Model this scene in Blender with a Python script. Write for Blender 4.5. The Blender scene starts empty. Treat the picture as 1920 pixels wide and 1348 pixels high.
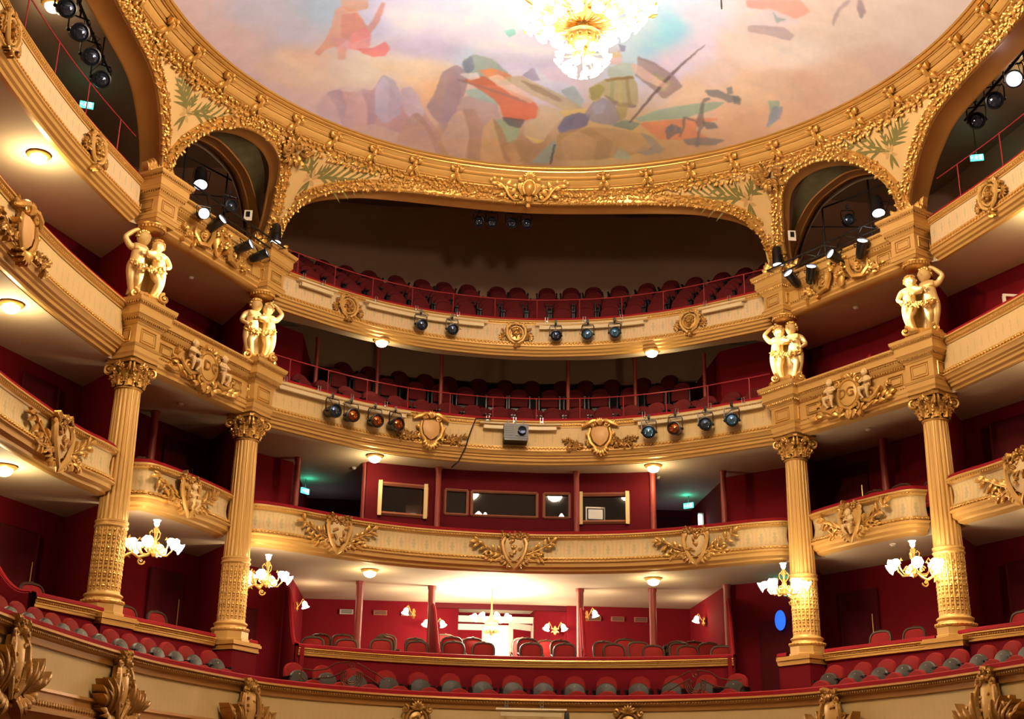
import bpy, math, random
import numpy as np
from mathutils import Vector, Matrix

# ---------------------------------------------------------------- camera, world, exposure
scene = bpy.context.scene
COL = scene.collection
PI = math.pi
CAM = Vector((-2.2682, 0.0, 0.0))
YAW, PITCH, ROLL, FPX = math.radians(4.3835), math.radians(19.7424), math.radians(0.8844), 2392.4
_f = Vector((math.sin(YAW)*math.cos(PITCH), math.cos(YAW)*math.cos(PITCH), math.sin(PITCH)))
_r = Vector((math.cos(YAW), -math.sin(YAW), 0.0))
_u = _r.cross(_f)
_r2 = _r*math.cos(ROLL) + _u*math.sin(ROLL)
_u2 = -_r*math.sin(ROLL) + _u*math.cos(ROLL)
cam_data = bpy.data.cameras.new('camera')
cam = bpy.data.objects.new('camera', cam_data)
COL.objects.link(cam)
m = Matrix((( _r2.x, _u2.x, -_f.x, CAM.x), (_r2.y, _u2.y, -_f.y, CAM.y), (_r2.z, _u2.z, -_f.z, CAM.z), (0, 0, 0, 1)))
cam.matrix_world = m
cam_data.sensor_width = 36.0
cam_data.sensor_fit = 'HORIZONTAL'
cam_data.lens = FPX*36.0/1920.0
cam_data.clip_end = 200
scene.camera = cam

world = bpy.data.worlds.new('world')
scene.world = world
world.use_nodes = True
world.node_tree.nodes['Background'].inputs[0].default_value = (1.0, 0.62, 0.34, 1)
world.node_tree.nodes['Background'].inputs[1].default_value = 0.11  # added warm ambient fill standing in for bounced light

scene.view_settings.view_transform = 'Standard'
scene.view_settings.look = 'None'
scene.view_settings.gamma = 1.0
scene.view_settings.exposure = 0.0
scene.view_settings.use_curve_mapping = False
try:
    scene.cycles.use_denoising = True
    scene.cycles.sample_clamp_indirect = 4.0
    scene.cycles.max_bounces = 5
    scene.cycles.diffuse_bounces = 3
    scene.cycles.glossy_bounces = 2
    scene.cycles.transmission_bounces = 3
    scene.cycles.caustics_reflective = False
    scene.cycles.caustics_refractive = False
except Exception:
    pass

def lamp(name, kind, loc, power, color, size=0.1, parent=None, target=None, angle=None, blend=0.3):
    d = bpy.data.lights.new(name, kind)
    d.energy = power
    d.color = color
    if kind in ('POINT', 'SPOT'):
        d.shadow_soft_size = size
    if kind == 'SPOT':
        d.spot_size = angle
        d.spot_blend = blend
    o = bpy.data.objects.new(name, d)
    COL.objects.link(o)
    o.location = loc
    if target is not None:
        o.rotation_euler = (Vector(target)-Vector(loc)).to_track_quat('-Z', 'Y').to_euler()
    if parent is not None:
        o.parent = parent
        o.matrix_parent_inverse = Matrix.Translation(parent.location).inverted() if parent.rotation_euler.z == 0 else parent.matrix_basis.inverted()
    return o

WARM = (1.0, 0.74, 0.42)

# ---------------------------------------------------------------- materials
def mat(name, color, rough=0.6, metallic=0.0, emit=None, estr=0.0, sheen=0.0, var=0.0, vscale=3.0, bump=0.0, bscale=40.0, spec=0.5):
    m = bpy.data.materials.new(name)
    m.use_nodes = True
    nt = m.node_tree
    b = nt.nodes['Principled BSDF']
    b.inputs['Base Color'].default_value = (*color, 1)
    b.inputs['Roughness'].default_value = rough
    b.inputs['Metallic'].default_value = metallic
    b.inputs['Specular IOR Level'].default_value = spec
    if sheen:
        b.inputs['Sheen Weight'].default_value = sheen
        b.inputs['Sheen Tint'].default_value = (*color, 1)
    if emit:
        b.inputs['Emission Color'].default_value = (*emit, 1)
        b.inputs['Emission Strength'].default_value = estr
        m.cycles.emission_sampling = 'NONE'
    if var or bump:
        tc = nt.nodes.new('ShaderNodeTexCoord')
    if var:
        n = nt.nodes.new('ShaderNodeTexNoise'); n.inputs['Scale'].default_value = vscale; n.inputs['Detail'].default_value = 4
        nt.links.new(tc.outputs['Object'], n.inputs['Vector'])
        mx = nt.nodes.new('ShaderNodeMix'); mx.data_type = 'RGBA'
        nt.links.new(n.outputs['Fac'], mx.inputs['Factor'])
        mx.inputs['A'].default_value = (*[c*(1-var) for c in color], 1)
        mx.inputs['B'].default_value = (*[min(1, c*(1+var)) for c in color], 1)
        nt.links.new(mx.outputs['Result'], b.inputs['Base Color'])
    if bump:
        n2 = nt.nodes.new('ShaderNodeTexNoise'); n2.inputs['Scale'].default_value = bscale; n2.inputs['Detail'].default_value = 3
        nt.links.new(tc.outputs['Object'], n2.inputs['Vector'])
        bp = nt.nodes.new('ShaderNodeBump'); bp.inputs['Strength'].default_value = bump; bp.inputs['Distance'].default_value = 0.02
        nt.links.new(n2.outputs['Fac'], bp.inputs['Height'])
        nt.links.new(bp.outputs['Normal'], b.inputs['Normal'])
    return m

M = {}
M['gold'] = mat('gilt_stucco', (0.76, 0.44, 0.12), 0.36, 0.55, var=0.22, vscale=6, bump=0.35, bscale=30)
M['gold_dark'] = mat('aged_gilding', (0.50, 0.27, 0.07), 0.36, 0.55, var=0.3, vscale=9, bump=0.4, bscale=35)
M['gold_smooth'] = mat('smooth_gilding', (0.78, 0.46, 0.13), 0.3, 0.6, var=0.1, vscale=2)
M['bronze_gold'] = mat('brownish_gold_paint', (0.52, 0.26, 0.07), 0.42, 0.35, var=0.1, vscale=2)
M['ochre'] = mat('ochre_plaster', (0.72, 0.43, 0.13), 0.42, 0.22, var=0.08, vscale=2)
M['cream'] = mat('cream_plaster', (0.80, 0.58, 0.28), 0.6, 0.0, var=0.06, vscale=4)
M['statue'] = mat('pale_gilt_statue', (0.82, 0.57, 0.23), 0.38, 0.15, var=0.1, vscale=8)
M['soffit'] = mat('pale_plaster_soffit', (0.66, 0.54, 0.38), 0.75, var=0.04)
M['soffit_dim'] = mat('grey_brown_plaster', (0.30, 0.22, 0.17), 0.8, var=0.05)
M['velvet'] = mat('red_velvet', (0.30, 0.008, 0.016), 0.8, sheen=0.10, spec=0.2, var=0.12, vscale=14)
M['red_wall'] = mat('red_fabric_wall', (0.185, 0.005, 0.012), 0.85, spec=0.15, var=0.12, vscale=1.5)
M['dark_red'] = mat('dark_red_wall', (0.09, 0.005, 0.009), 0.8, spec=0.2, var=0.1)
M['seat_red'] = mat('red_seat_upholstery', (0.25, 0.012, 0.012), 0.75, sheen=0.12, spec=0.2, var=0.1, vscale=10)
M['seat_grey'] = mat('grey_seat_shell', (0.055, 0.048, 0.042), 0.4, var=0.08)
M['brown_wall'] = mat('brown_gallery_wall', (0.52, 0.33, 0.24), 0.85, var=0.06, vscale=1)
M['black'] = mat('black_metal', (0.012, 0.012, 0.014), 0.32, 0.3)
M['dark_metal'] = mat('dark_grey_metal', (0.05, 0.05, 0.055), 0.4, 0.6)
M['steel'] = mat('brushed_steel', (0.6, 0.6, 0.6), 0.3, 0.9)
M['bar_cream'] = mat('cream_painted_steel', (0.80, 0.66, 0.40), 0.4, 0.0)
M['rail_red'] = mat('red_painted_rail', (0.36, 0.03, 0.04), 0.4, 0.1)
M['post_red'] = mat('red_brown_painted_post', (0.30, 0.045, 0.035), 0.45)
M['wood'] = mat('polished_walnut', (0.05, 0.022, 0.01), 0.45, spec=0.3, var=0.2, vscale=8)
M['wood_reddish'] = mat('reddish_wood_frame', (0.34, 0.12, 0.07), 0.45)  # reddish wood of the booth frames, cupboard door and vent frames
M['white'] = mat('white_paint', (0.85, 0.78, 0.68), 0.5)
M['bulb'] = mat('glowing_glass_shade', (1, 0.95, 0.85), 0.3, emit=(1.0, 0.93, 0.76), estr=7.5)
M['globe'] = mat('glowing_opal_globe', (1, 0.95, 0.8), 0.3, emit=(1.0, 0.86, 0.58), estr=4.5)
M['beam'] = mat('lit_spotlight_lens', (1, 1, 1), 0.2, emit=(0.88, 0.90, 1.0), estr=8)
M['lens'] = mat('dark_coated_lens', (0.10, 0.14, 0.24), 0.08, 0.85, var=0.6, vscale=25)
M['exit'] = mat('green_exit_sign', (0.1, 0.8, 0.6), 0.4, emit=(0.10, 1.0, 0.72), estr=2.6)
M['exit_white'] = mat('white_exit_pictogram', (1, 1, 1), 0.4, emit=(0.85, 1.0, 0.97), estr=3.0)
M['blue'] = mat('blue_lit_porthole', (0.02, 0.2, 0.9), 0.3, emit=(0.01, 0.16, 1.0), estr=0.9)
M['daylit'] = mat('bright_corridor_wall', (0.9, 0.88, 0.8), 0.6)
M['palm'] = mat('green_painted_palm', (0.20, 0.18, 0.05), 0.7, var=0.35, vscale=14)
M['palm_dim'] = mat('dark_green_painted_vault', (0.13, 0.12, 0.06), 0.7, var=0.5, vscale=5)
M['ribbon'] = mat('tan_painted_ribbon', (0.60, 0.38, 0.16), 0.7, var=0.2, vscale=12)
M['shield'] = mat('apricot_plaster_shield', (0.74, 0.42, 0.16), 0.5, 0.05)
M['cable'] = mat('black_cable', (0.01, 0.01, 0.01), 0.5)
M['paper'] = mat('white_paper_notice', (0.8, 0.8, 0.8), 0.6)
M['floor_wood'] = mat('dark_wood_floor', (0.20, 0.13, 0.08), 0.6)
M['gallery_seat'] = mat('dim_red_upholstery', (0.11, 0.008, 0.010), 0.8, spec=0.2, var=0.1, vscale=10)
M['spandrel'] = mat('golden_cream_plaster', (0.76, 0.52, 0.23), 0.6, 0.0, var=0.07, vscale=3)
M['booth_red'] = mat('deep_red_booth_wall', (0.11, 0.005, 0.010), 0.85, spec=0.15, var=0.1, vscale=2)  # wall red darkened in the colour to stand in for shade on the booth
M['carpet'] = mat('dark_red_carpet', (0.10, 0.008, 0.012), 0.95)
M['glass_dark'] = mat('dark_booth_glass', (0.02, 0.02, 0.03), 0.06, 0.0, spec=0.8)
M['amber'] = mat('orange_coated_lens', (0.45, 0.12, 0.03), 0.1, 0.8, var=0.9, vscale=30)
M['bluelens'] = mat('blue_coated_lens', (0.15, 0.35, 0.8), 0.1, 0.8, var=0.7, vscale=30)
M['wire'] = mat('old_bronze', (0.16, 0.07, 0.04), 0.3, 0.7)

def pattern_panel(name, base, motif, line, period, h0, h1, strength):
    """cream wall-covering with a repeating faded lattice; uses the sweep's UVs (u metres along, v height)"""
    m = bpy.data.materials.new(name); m.use_nodes = True
    nt = m.node_tree; b = nt.nodes['Principled BSDF']; b.inputs['Roughness'].default_value = 0.62
    L = nt.links
    def math_(op, a, c=None, d=None):
        n = nt.nodes.new('ShaderNodeMath'); n.operation = op
        for i, v in enumerate((a, c, d)):
            if v is None: continue
            if isinstance(v, (int, float)): n.inputs[i].default_value = v
            else: L.new(v, n.inputs[i])
        return n.outputs[0]
    uv = nt.nodes.new('ShaderNodeUVMap'); uv.uv_map = 'UVMap'
    sp = nt.nodes.new('ShaderNodeSeparateXYZ'); L.new(uv.outputs[0], sp.inputs[0])
    noise = nt.nodes.new('ShaderNodeTexNoise'); noise.inputs['Scale'].default_value = 22
    L.new(uv.outputs[0], noise.inputs['Vector'])
    u = math_('ADD', sp.outputs[0], math_('MULTIPLY', math_('SUBTRACT', noise.outputs['Fac'], 0.5), 0.05))
    v = math_('DIVIDE', math_('SUBTRACT', sp.outputs[1], h0), h1-h0)
    fu = math_('ABSOLUTE', math_('SUBTRACT', math_('FRACT', math_('DIVIDE', u, period)), 0.5))      # 0 centre .. .5 edge
    fv = math_('ABSOLUTE', math_('SUBTRACT', v, 0.5))
    # green sprig: narrow wavy vertical lozenge
    wob = math_('MULTIPLY', math_('SINE', math_('MULTIPLY', v, 34.0)), 0.035)
    sprig = math_('ADD', math_('MULTIPLY', math_('ADD', fu, wob), 4.2), math_('MULTIPLY', fv, 1.9))
    smask = math_('MULTIPLY', math_('LESS_THAN', sprig, 0.68), 0.62*strength)
    # pinkish ribbon arch round each sprig
    dist = math_('ADD', math_('MULTIPLY', fu, 1.0), math_('MULTIPLY', math_('POWER', fv, 3.0), 1.1))
    lm = math_('LESS_THAN', math_('ABSOLUTE', math_('SUBTRACT', dist, 0.36)), 0.045)
    lmask = math_('MULTIPLY', lm, 0.5*strength)
    n2 = nt.nodes.new('ShaderNodeTexNoise'); n2.inputs['Scale'].default_value = 3.0; n2.inputs['Detail'].default_value = 5
    L.new(uv.outputs[0], n2.inputs['Vector'])
    m0 = nt.nodes.new('ShaderNodeMix'); m0.data_type = 'RGBA'
    m0.inputs['A'].default_value = (*[c*0.9 for c in base], 1); m0.inputs['B'].default_value = (*[min(1, c*1.08) for c in base], 1)
    L.new(n2.outputs['Fac'], m0.inputs['Factor'])
    m1 = nt.nodes.new('ShaderNodeMix'); m1.data_type = 'RGBA'; L.new(smask, m1.inputs['Factor'])
    L.new(m0.outputs['Result'], m1.inputs['A']); m1.inputs['B'].default_value = (*motif, 1)
    m2 = nt.nodes.new('ShaderNodeMix'); m2.data_type = 'RGBA'; L.new(lmask, m2.inputs['Factor'])
    L.new(m1.outputs['Result'], m2.inputs['A']); m2.inputs['B'].default_value = (*line, 1)
    L.new(m2.outputs['Result'], b.inputs['Base Color'])
    return m

# ---------------------------------------------------------------- mesh builder
class MB:
    def __init__(s):
        s.v = []; s.f = []; s.uv = {}
    def add(s, vs, fs):
        n = len(s.v)
        s.v.extend([tuple(p) for p in vs])
        s.f.extend([tuple(n+i for i in f) for f in fs])
        return n
    def grid(s, rows, close_u=False, close_v=False):
        nr, nc = len(rows), len(rows[0])
        vs = [p for r in rows for p in r]
        fs = []
        for i in range(nr if close_v else nr-1):
            for j in range(nc if close_u else nc-1):
                a = i*nc+j; b_ = i*nc+(j+1) % nc; c = ((i+1) % nr)*nc+(j+1) % nc; d = ((i+1) % nr)*nc+j
                fs.append((a, b_, c, d))
        return s.add(vs, fs)
    def box(s, c, sx, sy, sz, rz=0.0, T=None, taper=1.0):
        co, si = math.cos(rz), math.sin(rz)
        vs = []
        for z in (-1, 1):
            k = taper if z > 0 else 1.0
            for x, y in ((-1, -1), (1, -1), (1, 1), (-1, 1)):
                px, py = x*sx/2*k, y*sy/2*k
                p = (c[0]+px*co-py*si, c[1]+px*si+py*co, c[2]+z*sz/2)
                vs.append(T(*p) if T else p)
        return s.add(vs, [(0, 3, 2, 1), (4, 5, 6, 7), (0, 1, 5, 4), (1, 2, 6, 5), (2, 3, 7, 6), (3, 0, 4, 7)])
    def ell(s, c, rx, ry, rz, n=8, k=5, T=None):
        """ellipsoid"""
        vs = []
        for i in range(1, k):
            a = PI*i/k
            for j in range(n):
                b_ = 2*PI*j/n
                vs.append((c[0]+rx*math.sin(a)*math.cos(b_), c[1]+ry*math.sin(a)*math.sin(b_), c[2]+rz*math.cos(a)))
        top = (c[0], c[1], c[2]+rz); bot = (c[0], c[1], c[2]-rz)
        vs += [top, bot]
        if T: vs = [T(*p) for p in vs]
        fs = []
        for i in range(k-2):
            for j in range(n):
                fs.append((i*n+j, (i+1)*n+j, (i+1)*n+(j+1) % n, i*n+(j+1) % n))
        t, b2 = len(vs)-2, len(vs)-1
        for j in range(n):
            fs.append((t, j, (j+1) % n)); fs.append((b2, (k-2)*n+(j+1) % n, (k-2)*n+j))
        s.add(vs, fs)
    def tube(s, pts, r, n=6, T=None, caps=True):
        pts = [Vector(p) for p in pts]
        rr = r if isinstance(r, (list, tuple)) else [r]*len(pts)
        rows = []
        up = Vector((0, 0, 1))
        prev = None
        for i, p in enumerate(pts):
            t = (pts[min(i+1, len(pts)-1)]-pts[max(i-1, 0)])
            if t.length < 1e-9: t = Vector((0, 0, 1))
            t.normalize()
            if prev is None:
                a = up if abs(t.dot(up)) < 0.9 else Vector((1, 0, 0))
                x = t.cross(a).normalized()
            else:
                x = (prev - t*prev.dot(t))
                x = x.normalized() if x.length > 1e-6 else t.cross(Vector((1, 0.3, 0))).normalized()
            prev = x
            y = t.cross(x)
            row = [p + (x*math.cos(2*PI*j/n)+y*math.sin(2*PI*j/n))*rr[i] for j in range(n)]
            rows.append([T(*q) for q in row] if T else row)
        k = s.grid(rows, close_u=True)
        if caps:
            m_ = len(rows)-1
            s.f.append(tuple(k+j for j in range(n))[::-1])
            s.f.append(tuple(k+m_*n+j for j in range(n)))
    def lathe(s, prof, c=(0, 0, 0), n=24, axis='z', a0=0.0, a1=2*PI, T=None):
        rows = []
        full = abs(a1-a0-2*PI) < 1e-6
        cnt = n if full else n+1
        for r, z in prof:
            row = []
            for j in range(cnt):
                a = a0+(a1-a0)*j/n
                p = (c[0]+r*math.cos(a), c[1]+r*math.sin(a), c[2]+z)
                row.append(T(*p) if T else p)
            rows.append(row)
        s.grid(rows, close_u=full)
    def leaf(s, T, u, v, ang, ln, wd, w0=0.01, lift=0.03, curl=0.0, n=5, ridge=0.35):
        """a pointed ridged leaf lying on the (u,v) plane of frame T, rising by lift"""
        rows = []
        ca, sa = math.cos(ang), math.sin(ang)
        for i in range(n+1):
            t = i/n
            hw = wd*0.5*(math.sin(PI*min(1, t*0.94+0.06))**0.8)*(1.0 if t < 1 else 0.05)
            cx = t*ln; bend = curl*ln*t*t
            wz = w0+lift*math.sin(PI*t*0.75)
            row = []
            for k, sgn in enumerate((-1, 0, 1)):
                lx = cx; ly = bend+sgn*hw
                row.append(T(u+lx*ca-ly*sa, v+lx*sa+ly*ca, wz+(ridge*wd*0.5 if sgn == 0 else 0)*math.sin(PI*min(t+0.08, 1))))
            rows.append(row)
        s.grid(rows)
        # thickness: a skirt down to the surface keeps the leaf a solid relief
        left = [r[0] for r in rows]; right = [r[2] for r in rows]
        def down(side, k):
            out = []
            for i in range(n+1):
                t = i/n
                hw = wd*0.5*(math.sin(PI*min(1, t*0.94+0.06))**0.8)*(1.0 if t < 1 else 0.05)
                lx = t*ln; ly = curl*ln*t*t+k*hw*0.8
                out.append(T(u+lx*ca-ly*sa, v+lx*sa+ly*ca, -0.005))
            return out
        s.grid([left, down(left, -1)]); s.grid([down(right, 1), right])
    def scroll(s, T, u, v, ang, R, turns=1.4, th=0.03, hand=1, w0=0.03, n=18, k=5, tail=0.0):
        pts, rr = [], []
        ca, sa = math.cos(ang), math.sin(ang)
        if tail:
            for i in range(4):
                t = i/4
                pts.append((u+(R*1.0)*ca - hand*sa*(-(1-t)*tail) , v+(R*1.0)*sa + hand*ca*(-(1-t)*tail), w0)); rr.append(th*(0.35+0.65*t))
        for i in range(n+1):
            t = i/n
            a = ang+hand*2*PI*turns*t
            r = R*(1-0.86*t)
            pts.append((u+r*math.cos(a), v+r*math.sin(a), w0+0.02*t)); rr.append(th*(1-0.45*t))
        s.tube(pts, rr, k, T)
        s.ell((u, v, w0+0.02), th*0.9, th*0.9, th*0.8, 6, 4, T)
    def build(s, name, material, parent=None, smooth=True, loc=None, uvs=False):
        me = bpy.data.meshes.new(name)
        me.from_pydata([tuple(p) for p in s.v], [], s.f)
        me.validate()
        if material is not None:
            me.materials.append(material)
        if uvs and s.uv:
            layer = me.uv_layers.new(name='UVMap')
            vi = np.zeros(len(me.loops), dtype=np.int32); me.loops.foreach_get('vertex_index', vi)
            arr = np.zeros((len(s.v), 2), dtype=np.float32)
            for k, val in s.uv.items(): arr[k] = val
            layer.data.foreach_set('uv', arr[vi].ravel())
        if smooth:
            me.polygons.foreach_set('use_smooth', [True]*len(me.polygons))
            try: me.set_sharp_from_angle(angle=math.radians(38))
            except Exception: pass
        o = bpy.data.objects.new(name, me)
        COL.objects.link(o)
        if loc is not None: o.location = loc
        if parent is not None:
            o.parent = parent
            if loc is None:
                o.matrix_parent_inverse = parent.matrix_basis.inverted()
        return o

def empty(name, loc=(0, 0, 0), rz=0.0):
    o = bpy.data.objects.new(name, None)
    o.empty_display_size = 0.1
    COL.objects.link(o); o.location = loc; o.rotation_euler = (0, 0, rz)
    return o
def tag(o, label, cat=None, group=None, kind=None):
    if label: o['label'] = label
    if cat: o['category'] = cat
    if group: o['group'] = group
    if kind: o['kind'] = kind
    return o
def thing(name, label, cat, loc=(0, 0, 0), rz=0.0, group=None):
    return tag(empty(name, loc, rz), label, cat, group)
def struct(o):
    o['kind'] = 'structure'; return o
CHILD = {}
def note(o):
    if o.parent: CHILD.setdefault(o.parent.name, []).append(o)
def kids(o):
    return [c for c in COL.objects if c.parent == o]
def copy_tree(o, parent=None, kmap=None):
    c = o.copy(); COL.objects.link(c)
    if parent is not None:
        c.parent = parent
    for ch in kmap[o.name] if kmap is not None and o.name in kmap else []:
        copy_tree(ch, c, kmap)
    return c
def tree_map(o):
    km = {}
    def rec(x):
        ks = kids(x)
        km[x.name] = ks
        for k in ks: rec(k)
    rec(o)
    return km
ORD = ['zeroth', 'first', 'second', 'third', 'fourth', 'fifth', 'sixth', 'seventh', 'eighth', 'ninth', 'tenth', 'eleventh', 'twelfth', 'thirteenth',
       'fourteenth', 'fifteenth', 'sixteenth', 'seventeenth', 'eighteenth', 'nineteenth', 'twentieth', 'twenty-first', 'twenty-second', 'twenty-third',
       'twenty-fourth', 'twenty-fifth', 'twenty-sixth', 'twenty-seventh', 'twenty-eighth', 'twenty-ninth', 'thirtieth']

# ---------------------------------------------------------------- plan curves (metres; hall axis is x = 0)
def catmull(pts, step=0.12):
    P = [Vector((p[0], p[1])) for p in pts]
    P = [P[0]*2-P[1]]+P+[P[-1]*2-P[-2]]
    out = []
    for i in range(1, len(P)-2):
        n = max(2, int((P[i+1]-P[i]).length/step))
        for k in range(n):
            t = k/n
            a, b_, c, d = P[i-1], P[i], P[i+1], P[i+2]
            out.append(0.5*((2*b_)+(-a+c)*t+(2*a-5*b_+4*c-d)*t*t+(-a+3*b_-3*c+d)*t**3))
    out.append(P[-2])
    return out
class Path:
    """plan curve; map(s, z, out): point s metres along, height z, pushed 'out' toward the auditorium"""
    def __init__(s, pts, smooth=True, flip=False, step=0.12):
        s.p = catmull(pts, step) if smooth else [Vector(q) for q in pts]
        s.L = [0.0]
        for a, b_ in zip(s.p, s.p[1:]): s.L.append(s.L[-1]+(b_-a).length)
        s.len = s.L[-1]; s.flip = flip
        s.nrm = []
        for i in range(len(s.p)):
            t = (s.p[min(i+1, len(s.p)-1)]-s.p[max(i-1, 0)]).normalized()
            n = Vector((t.y, -t.x))
            s.nrm.append(-n if flip else n)
    def at(s, d):
        d = max(0.0, min(s.len-1e-6, d))
        lo, hi = 0, len(s.L)-1
        while hi-lo > 1:
            m_ = (lo+hi)//2
            if s.L[m_] <= d: lo = m_
            else: hi = m_
        t = (d-s.L[lo])/max(1e-9, s.L[hi]-s.L[lo])
        return s.p[lo].lerp(s.p[hi], t), s.nrm[lo].lerp(s.nrm[hi], t).normalized()
    def map(s, d, z, out=0.0):
        p, n = s.at(d)
        return Vector((p.x+n.x*out, p.y+n.y*out, z))
    def near(s, x, y):
        best = min(range(len(s.p)), key=lambda i: (s.p[i].x-x)**2+(s.p[i].y-y)**2)
        return s.L[best]
    def frame(s, d0, z0, out0=0.0, sgn=1, scale=1.0):
        """ornament frame centred at d0,z0: T(u,v,w)"""
        return lambda u, v, w: s.map(d0+sgn*u*scale, z0+v*scale, out0+w*scale)
    def sweep(s, mb, prof, d0=None, d1=None, uv=False):
        d0 = 0.0 if d0 is None else d0; d1 = s.len if d1 is None else d1
        ds = [d0]+[l for l in s.L if d0+1e-4 < l < d1-1e-4]+[d1]
        rows = []
        for d in ds:
            p, n = s.at(d)
            rows.append([(p.x+n.x*o, p.y+n.y*o, z) for o, z in prof])
        k = mb.grid(rows)
        if uv:
            nc = len(prof)
            for i, d in enumerate(ds):
                for j, (o, z) in enumerate(prof): mb.uv[k+i*nc+j] = (d, z)
def mirror_pts(pts): return [(-x, y) for x, y in pts]

def plane_frame(origin, udir, wdir):
    """T(u,v,w) with v = up"""
    o = Vector(origin); ud = Vector(udir).normalized(); wd = Vector(wdir).normalized(); vd = wd.cross(ud)
    if vd.z < 0: vd = -vd
    return lambda u, v, w: o+ud*u+vd*v+wd*w

HALF = [(0, 28.45), (0.85, 28.4), (2.1, 28.13), (3.2, 27.66), (3.97, 27.18), (4.65, 26.65), (5.2, 26.2), (5.5, 25.93)]
centre_pts = mirror_pts(HALF[::-1])+HALF[1:]
I_P = Vector((5.73, 25.5)); O_P = Vector((7.5, 22.4))
SIDE = [(7.66, 22.1), (8.02, 20.65), (8.27, 19.45), (8.48, 18.0), (8.60, 16.5), (8.55, 14.8), (8.3, 13.0)]
T2_HALF = [(0, 28.15), (0.85, 28.1), (2.1, 27.86), (3.2, 27.42), (4.2, 26.78), (4.9, 26.25), (5.45, 25.98), (5.62, 26.0)]
T2_centre = mirror_pts(T2_HALF[::-1])+T2_HALF[1:]
T2_MID = [(6.05, 25.6), (5.95, 25.3), (6.15, 24.72), (6.5, 23.95), (6.88, 23.25), (7.12, 22.98), (7.42, 22.98)]
T2_SIDE = [(7.78, 22.35), (7.56, 22.15), (7.62, 21.75), (7.86, 21.1), (8.06, 20.3), (8.22, 19.4), (8.4, 18.2), (8.52, 16.5), (8.5, 14.8), (8.3, 13.0)]
T0_HALF = [(0, 26.42), (1.2, 26.33), (2.3, 26.05), (3.3, 25.55), (4.28, 24.8), (5.0, 23.95), (5.55, 22.9), (6.0, 21.85), (6.36, 20.9), (6.66, 19.7), (6.88, 18.6), (7.05, 17.6), (7.25, 16.3), (7.35, 14.8), (7.3, 13.2), (7.1, 11.5)]
T0_pts = mirror_pts(T0_HALF[::-1])+T0_HALF[1:]
p_centre = Path(centre_pts)                         # runs left -> right; auditorium is on the right hand => (t.y,-t.x)
p_t2c = Path(T2_centre)
p_t0 = Path(T0_pts)
def side_paths(pts, step=0.12):
    return Path(pts, step=step), Path(mirror_pts(pts), flip=True, step=step)   # right, left
p_sR, p_sL = side_paths(SIDE)
p_t2mR, p_t2mL = side_paths(T2_MID, 0.05)
p_t2sR, p_t2sL = side_paths(T2_SIDE, 0.08)
RNG = random.Random(7)
# ================================================================ the room shell
WALL_PTS = [(10.9, 9.0), (11.0, 12.0), (10.55, 17.0), (9.8, 21.4), (8.7, 24.0), (7.75, 25.9), (6.75, 27.5), (5.1, 29.05), (5.02, 32.75)]
def wall_strip(name, pts, z0, z1, material, thick=0.12):
    mb = MB()
    P = [Vector(q) for q in pts]
    rows = []
    outs = []
    for i, p in enumerate(P):
        t = (P[min(i+1, len(P)-1)]-P[max(i-1, 0)]).normalized()
        n = Vector((t.y, -t.x))
        outs.append((p, n))
    sgn = 1
    c = sum(P, Vector((0, 0)))/len(P)
    if (outs[len(P)//2][1]).dot(c-Vector((0, 17))) < 0: sgn = -1
    inner = [(p.x, p.y) for p, n in outs]; outer = [(p.x+n.x*thick*sgn, p.y+n.y*thick*sgn) for p, n in outs]
    mb.grid([[(*a, z0) for a in inner], [(*a, z1) for a in inner], [(*a, z1) for a in outer], [(*a, z0) for a in outer]], close_v=True)
    return struct(mb.build(name, material, smooth=False))
wall_strip('wall_right', WALL_PTS, 0.9, 10.9, M['red_wall'])
wall_strip('wall_left', mirror_pts(WALL_PTS), 0.9, 10.9, M['red_wall'])
wall_strip('wall_back', [(-5.05, 34.3), (0, 34.35), (5.05, 34.3)], 2.2, 5.3, M['red_wall'])
# back wall of the three-bay box with an alcove in its middle bay
mb = MB()
for sx in (-1, 1):
    mb.grid([[(sx*5.08, 32.7, 2.2), (sx*1.75, 32.7, 2.2)], [(sx*5.08, 32.7, 5.2), (sx*1.75, 32.7, 5.2)]])
    mb.grid([[(sx*1.75, 32.7, 2.2), (sx*1.75, 32.9, 2.2), (sx*1.0, 33.5, 2.2), (sx*0.95, 34.3, 2.2)], [(sx*1.75, 32.7, 5.2), (sx*1.75, 32.9, 5.2), (sx*1.0, 33.5, 5.2), (sx*0.95, 34.3, 5.2)]])
struct(mb.build('wall_box_back', M['red_wall'], smooth=False))
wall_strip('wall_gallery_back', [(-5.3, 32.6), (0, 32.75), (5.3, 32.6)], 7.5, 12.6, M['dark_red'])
# upper gallery (brown) walls
up = [(10.9, 9.0), (11.0, 12.0), (10.6, 17.0), (10.2, 21.4), (9.6, 25.0), (8.6, 28.6), (6.6, 31.0), (3.5, 32.2), (0, 32.5)]
wall_strip('wall_upper', mirror_pts(up)[:-1]+up[::-1], 11.0, 17.2, M['brown_wall'])
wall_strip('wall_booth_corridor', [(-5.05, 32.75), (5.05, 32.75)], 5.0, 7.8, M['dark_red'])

def poly_slab(name, pts, z, th, material, zf=None):
    """horizontal slab from an outline; underside at z"""
    mb = MB()
    n = len(pts)
    zz = [(zf(*p) if zf else z) for p in pts]
    mb.v = [(p[0], p[1], q) for p, q in zip(pts, zz)]+[(p[0], p[1], q+th) for p, q in zip(pts, zz)]
    mb.f = [tuple(range(n))[::-1], tuple(range(n, 2*n))]+[(i, (i+1) % n, n+(i+1) % n, n+i) for i in range(n)]
    return mb.build(name, material, smooth=False)
fl = poly_slab('floor', [(-14, -3), (14, -3), (14, 35), (-14, 35)], -1.62, 0.1, M['floor_wood']); struct(fl)
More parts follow.
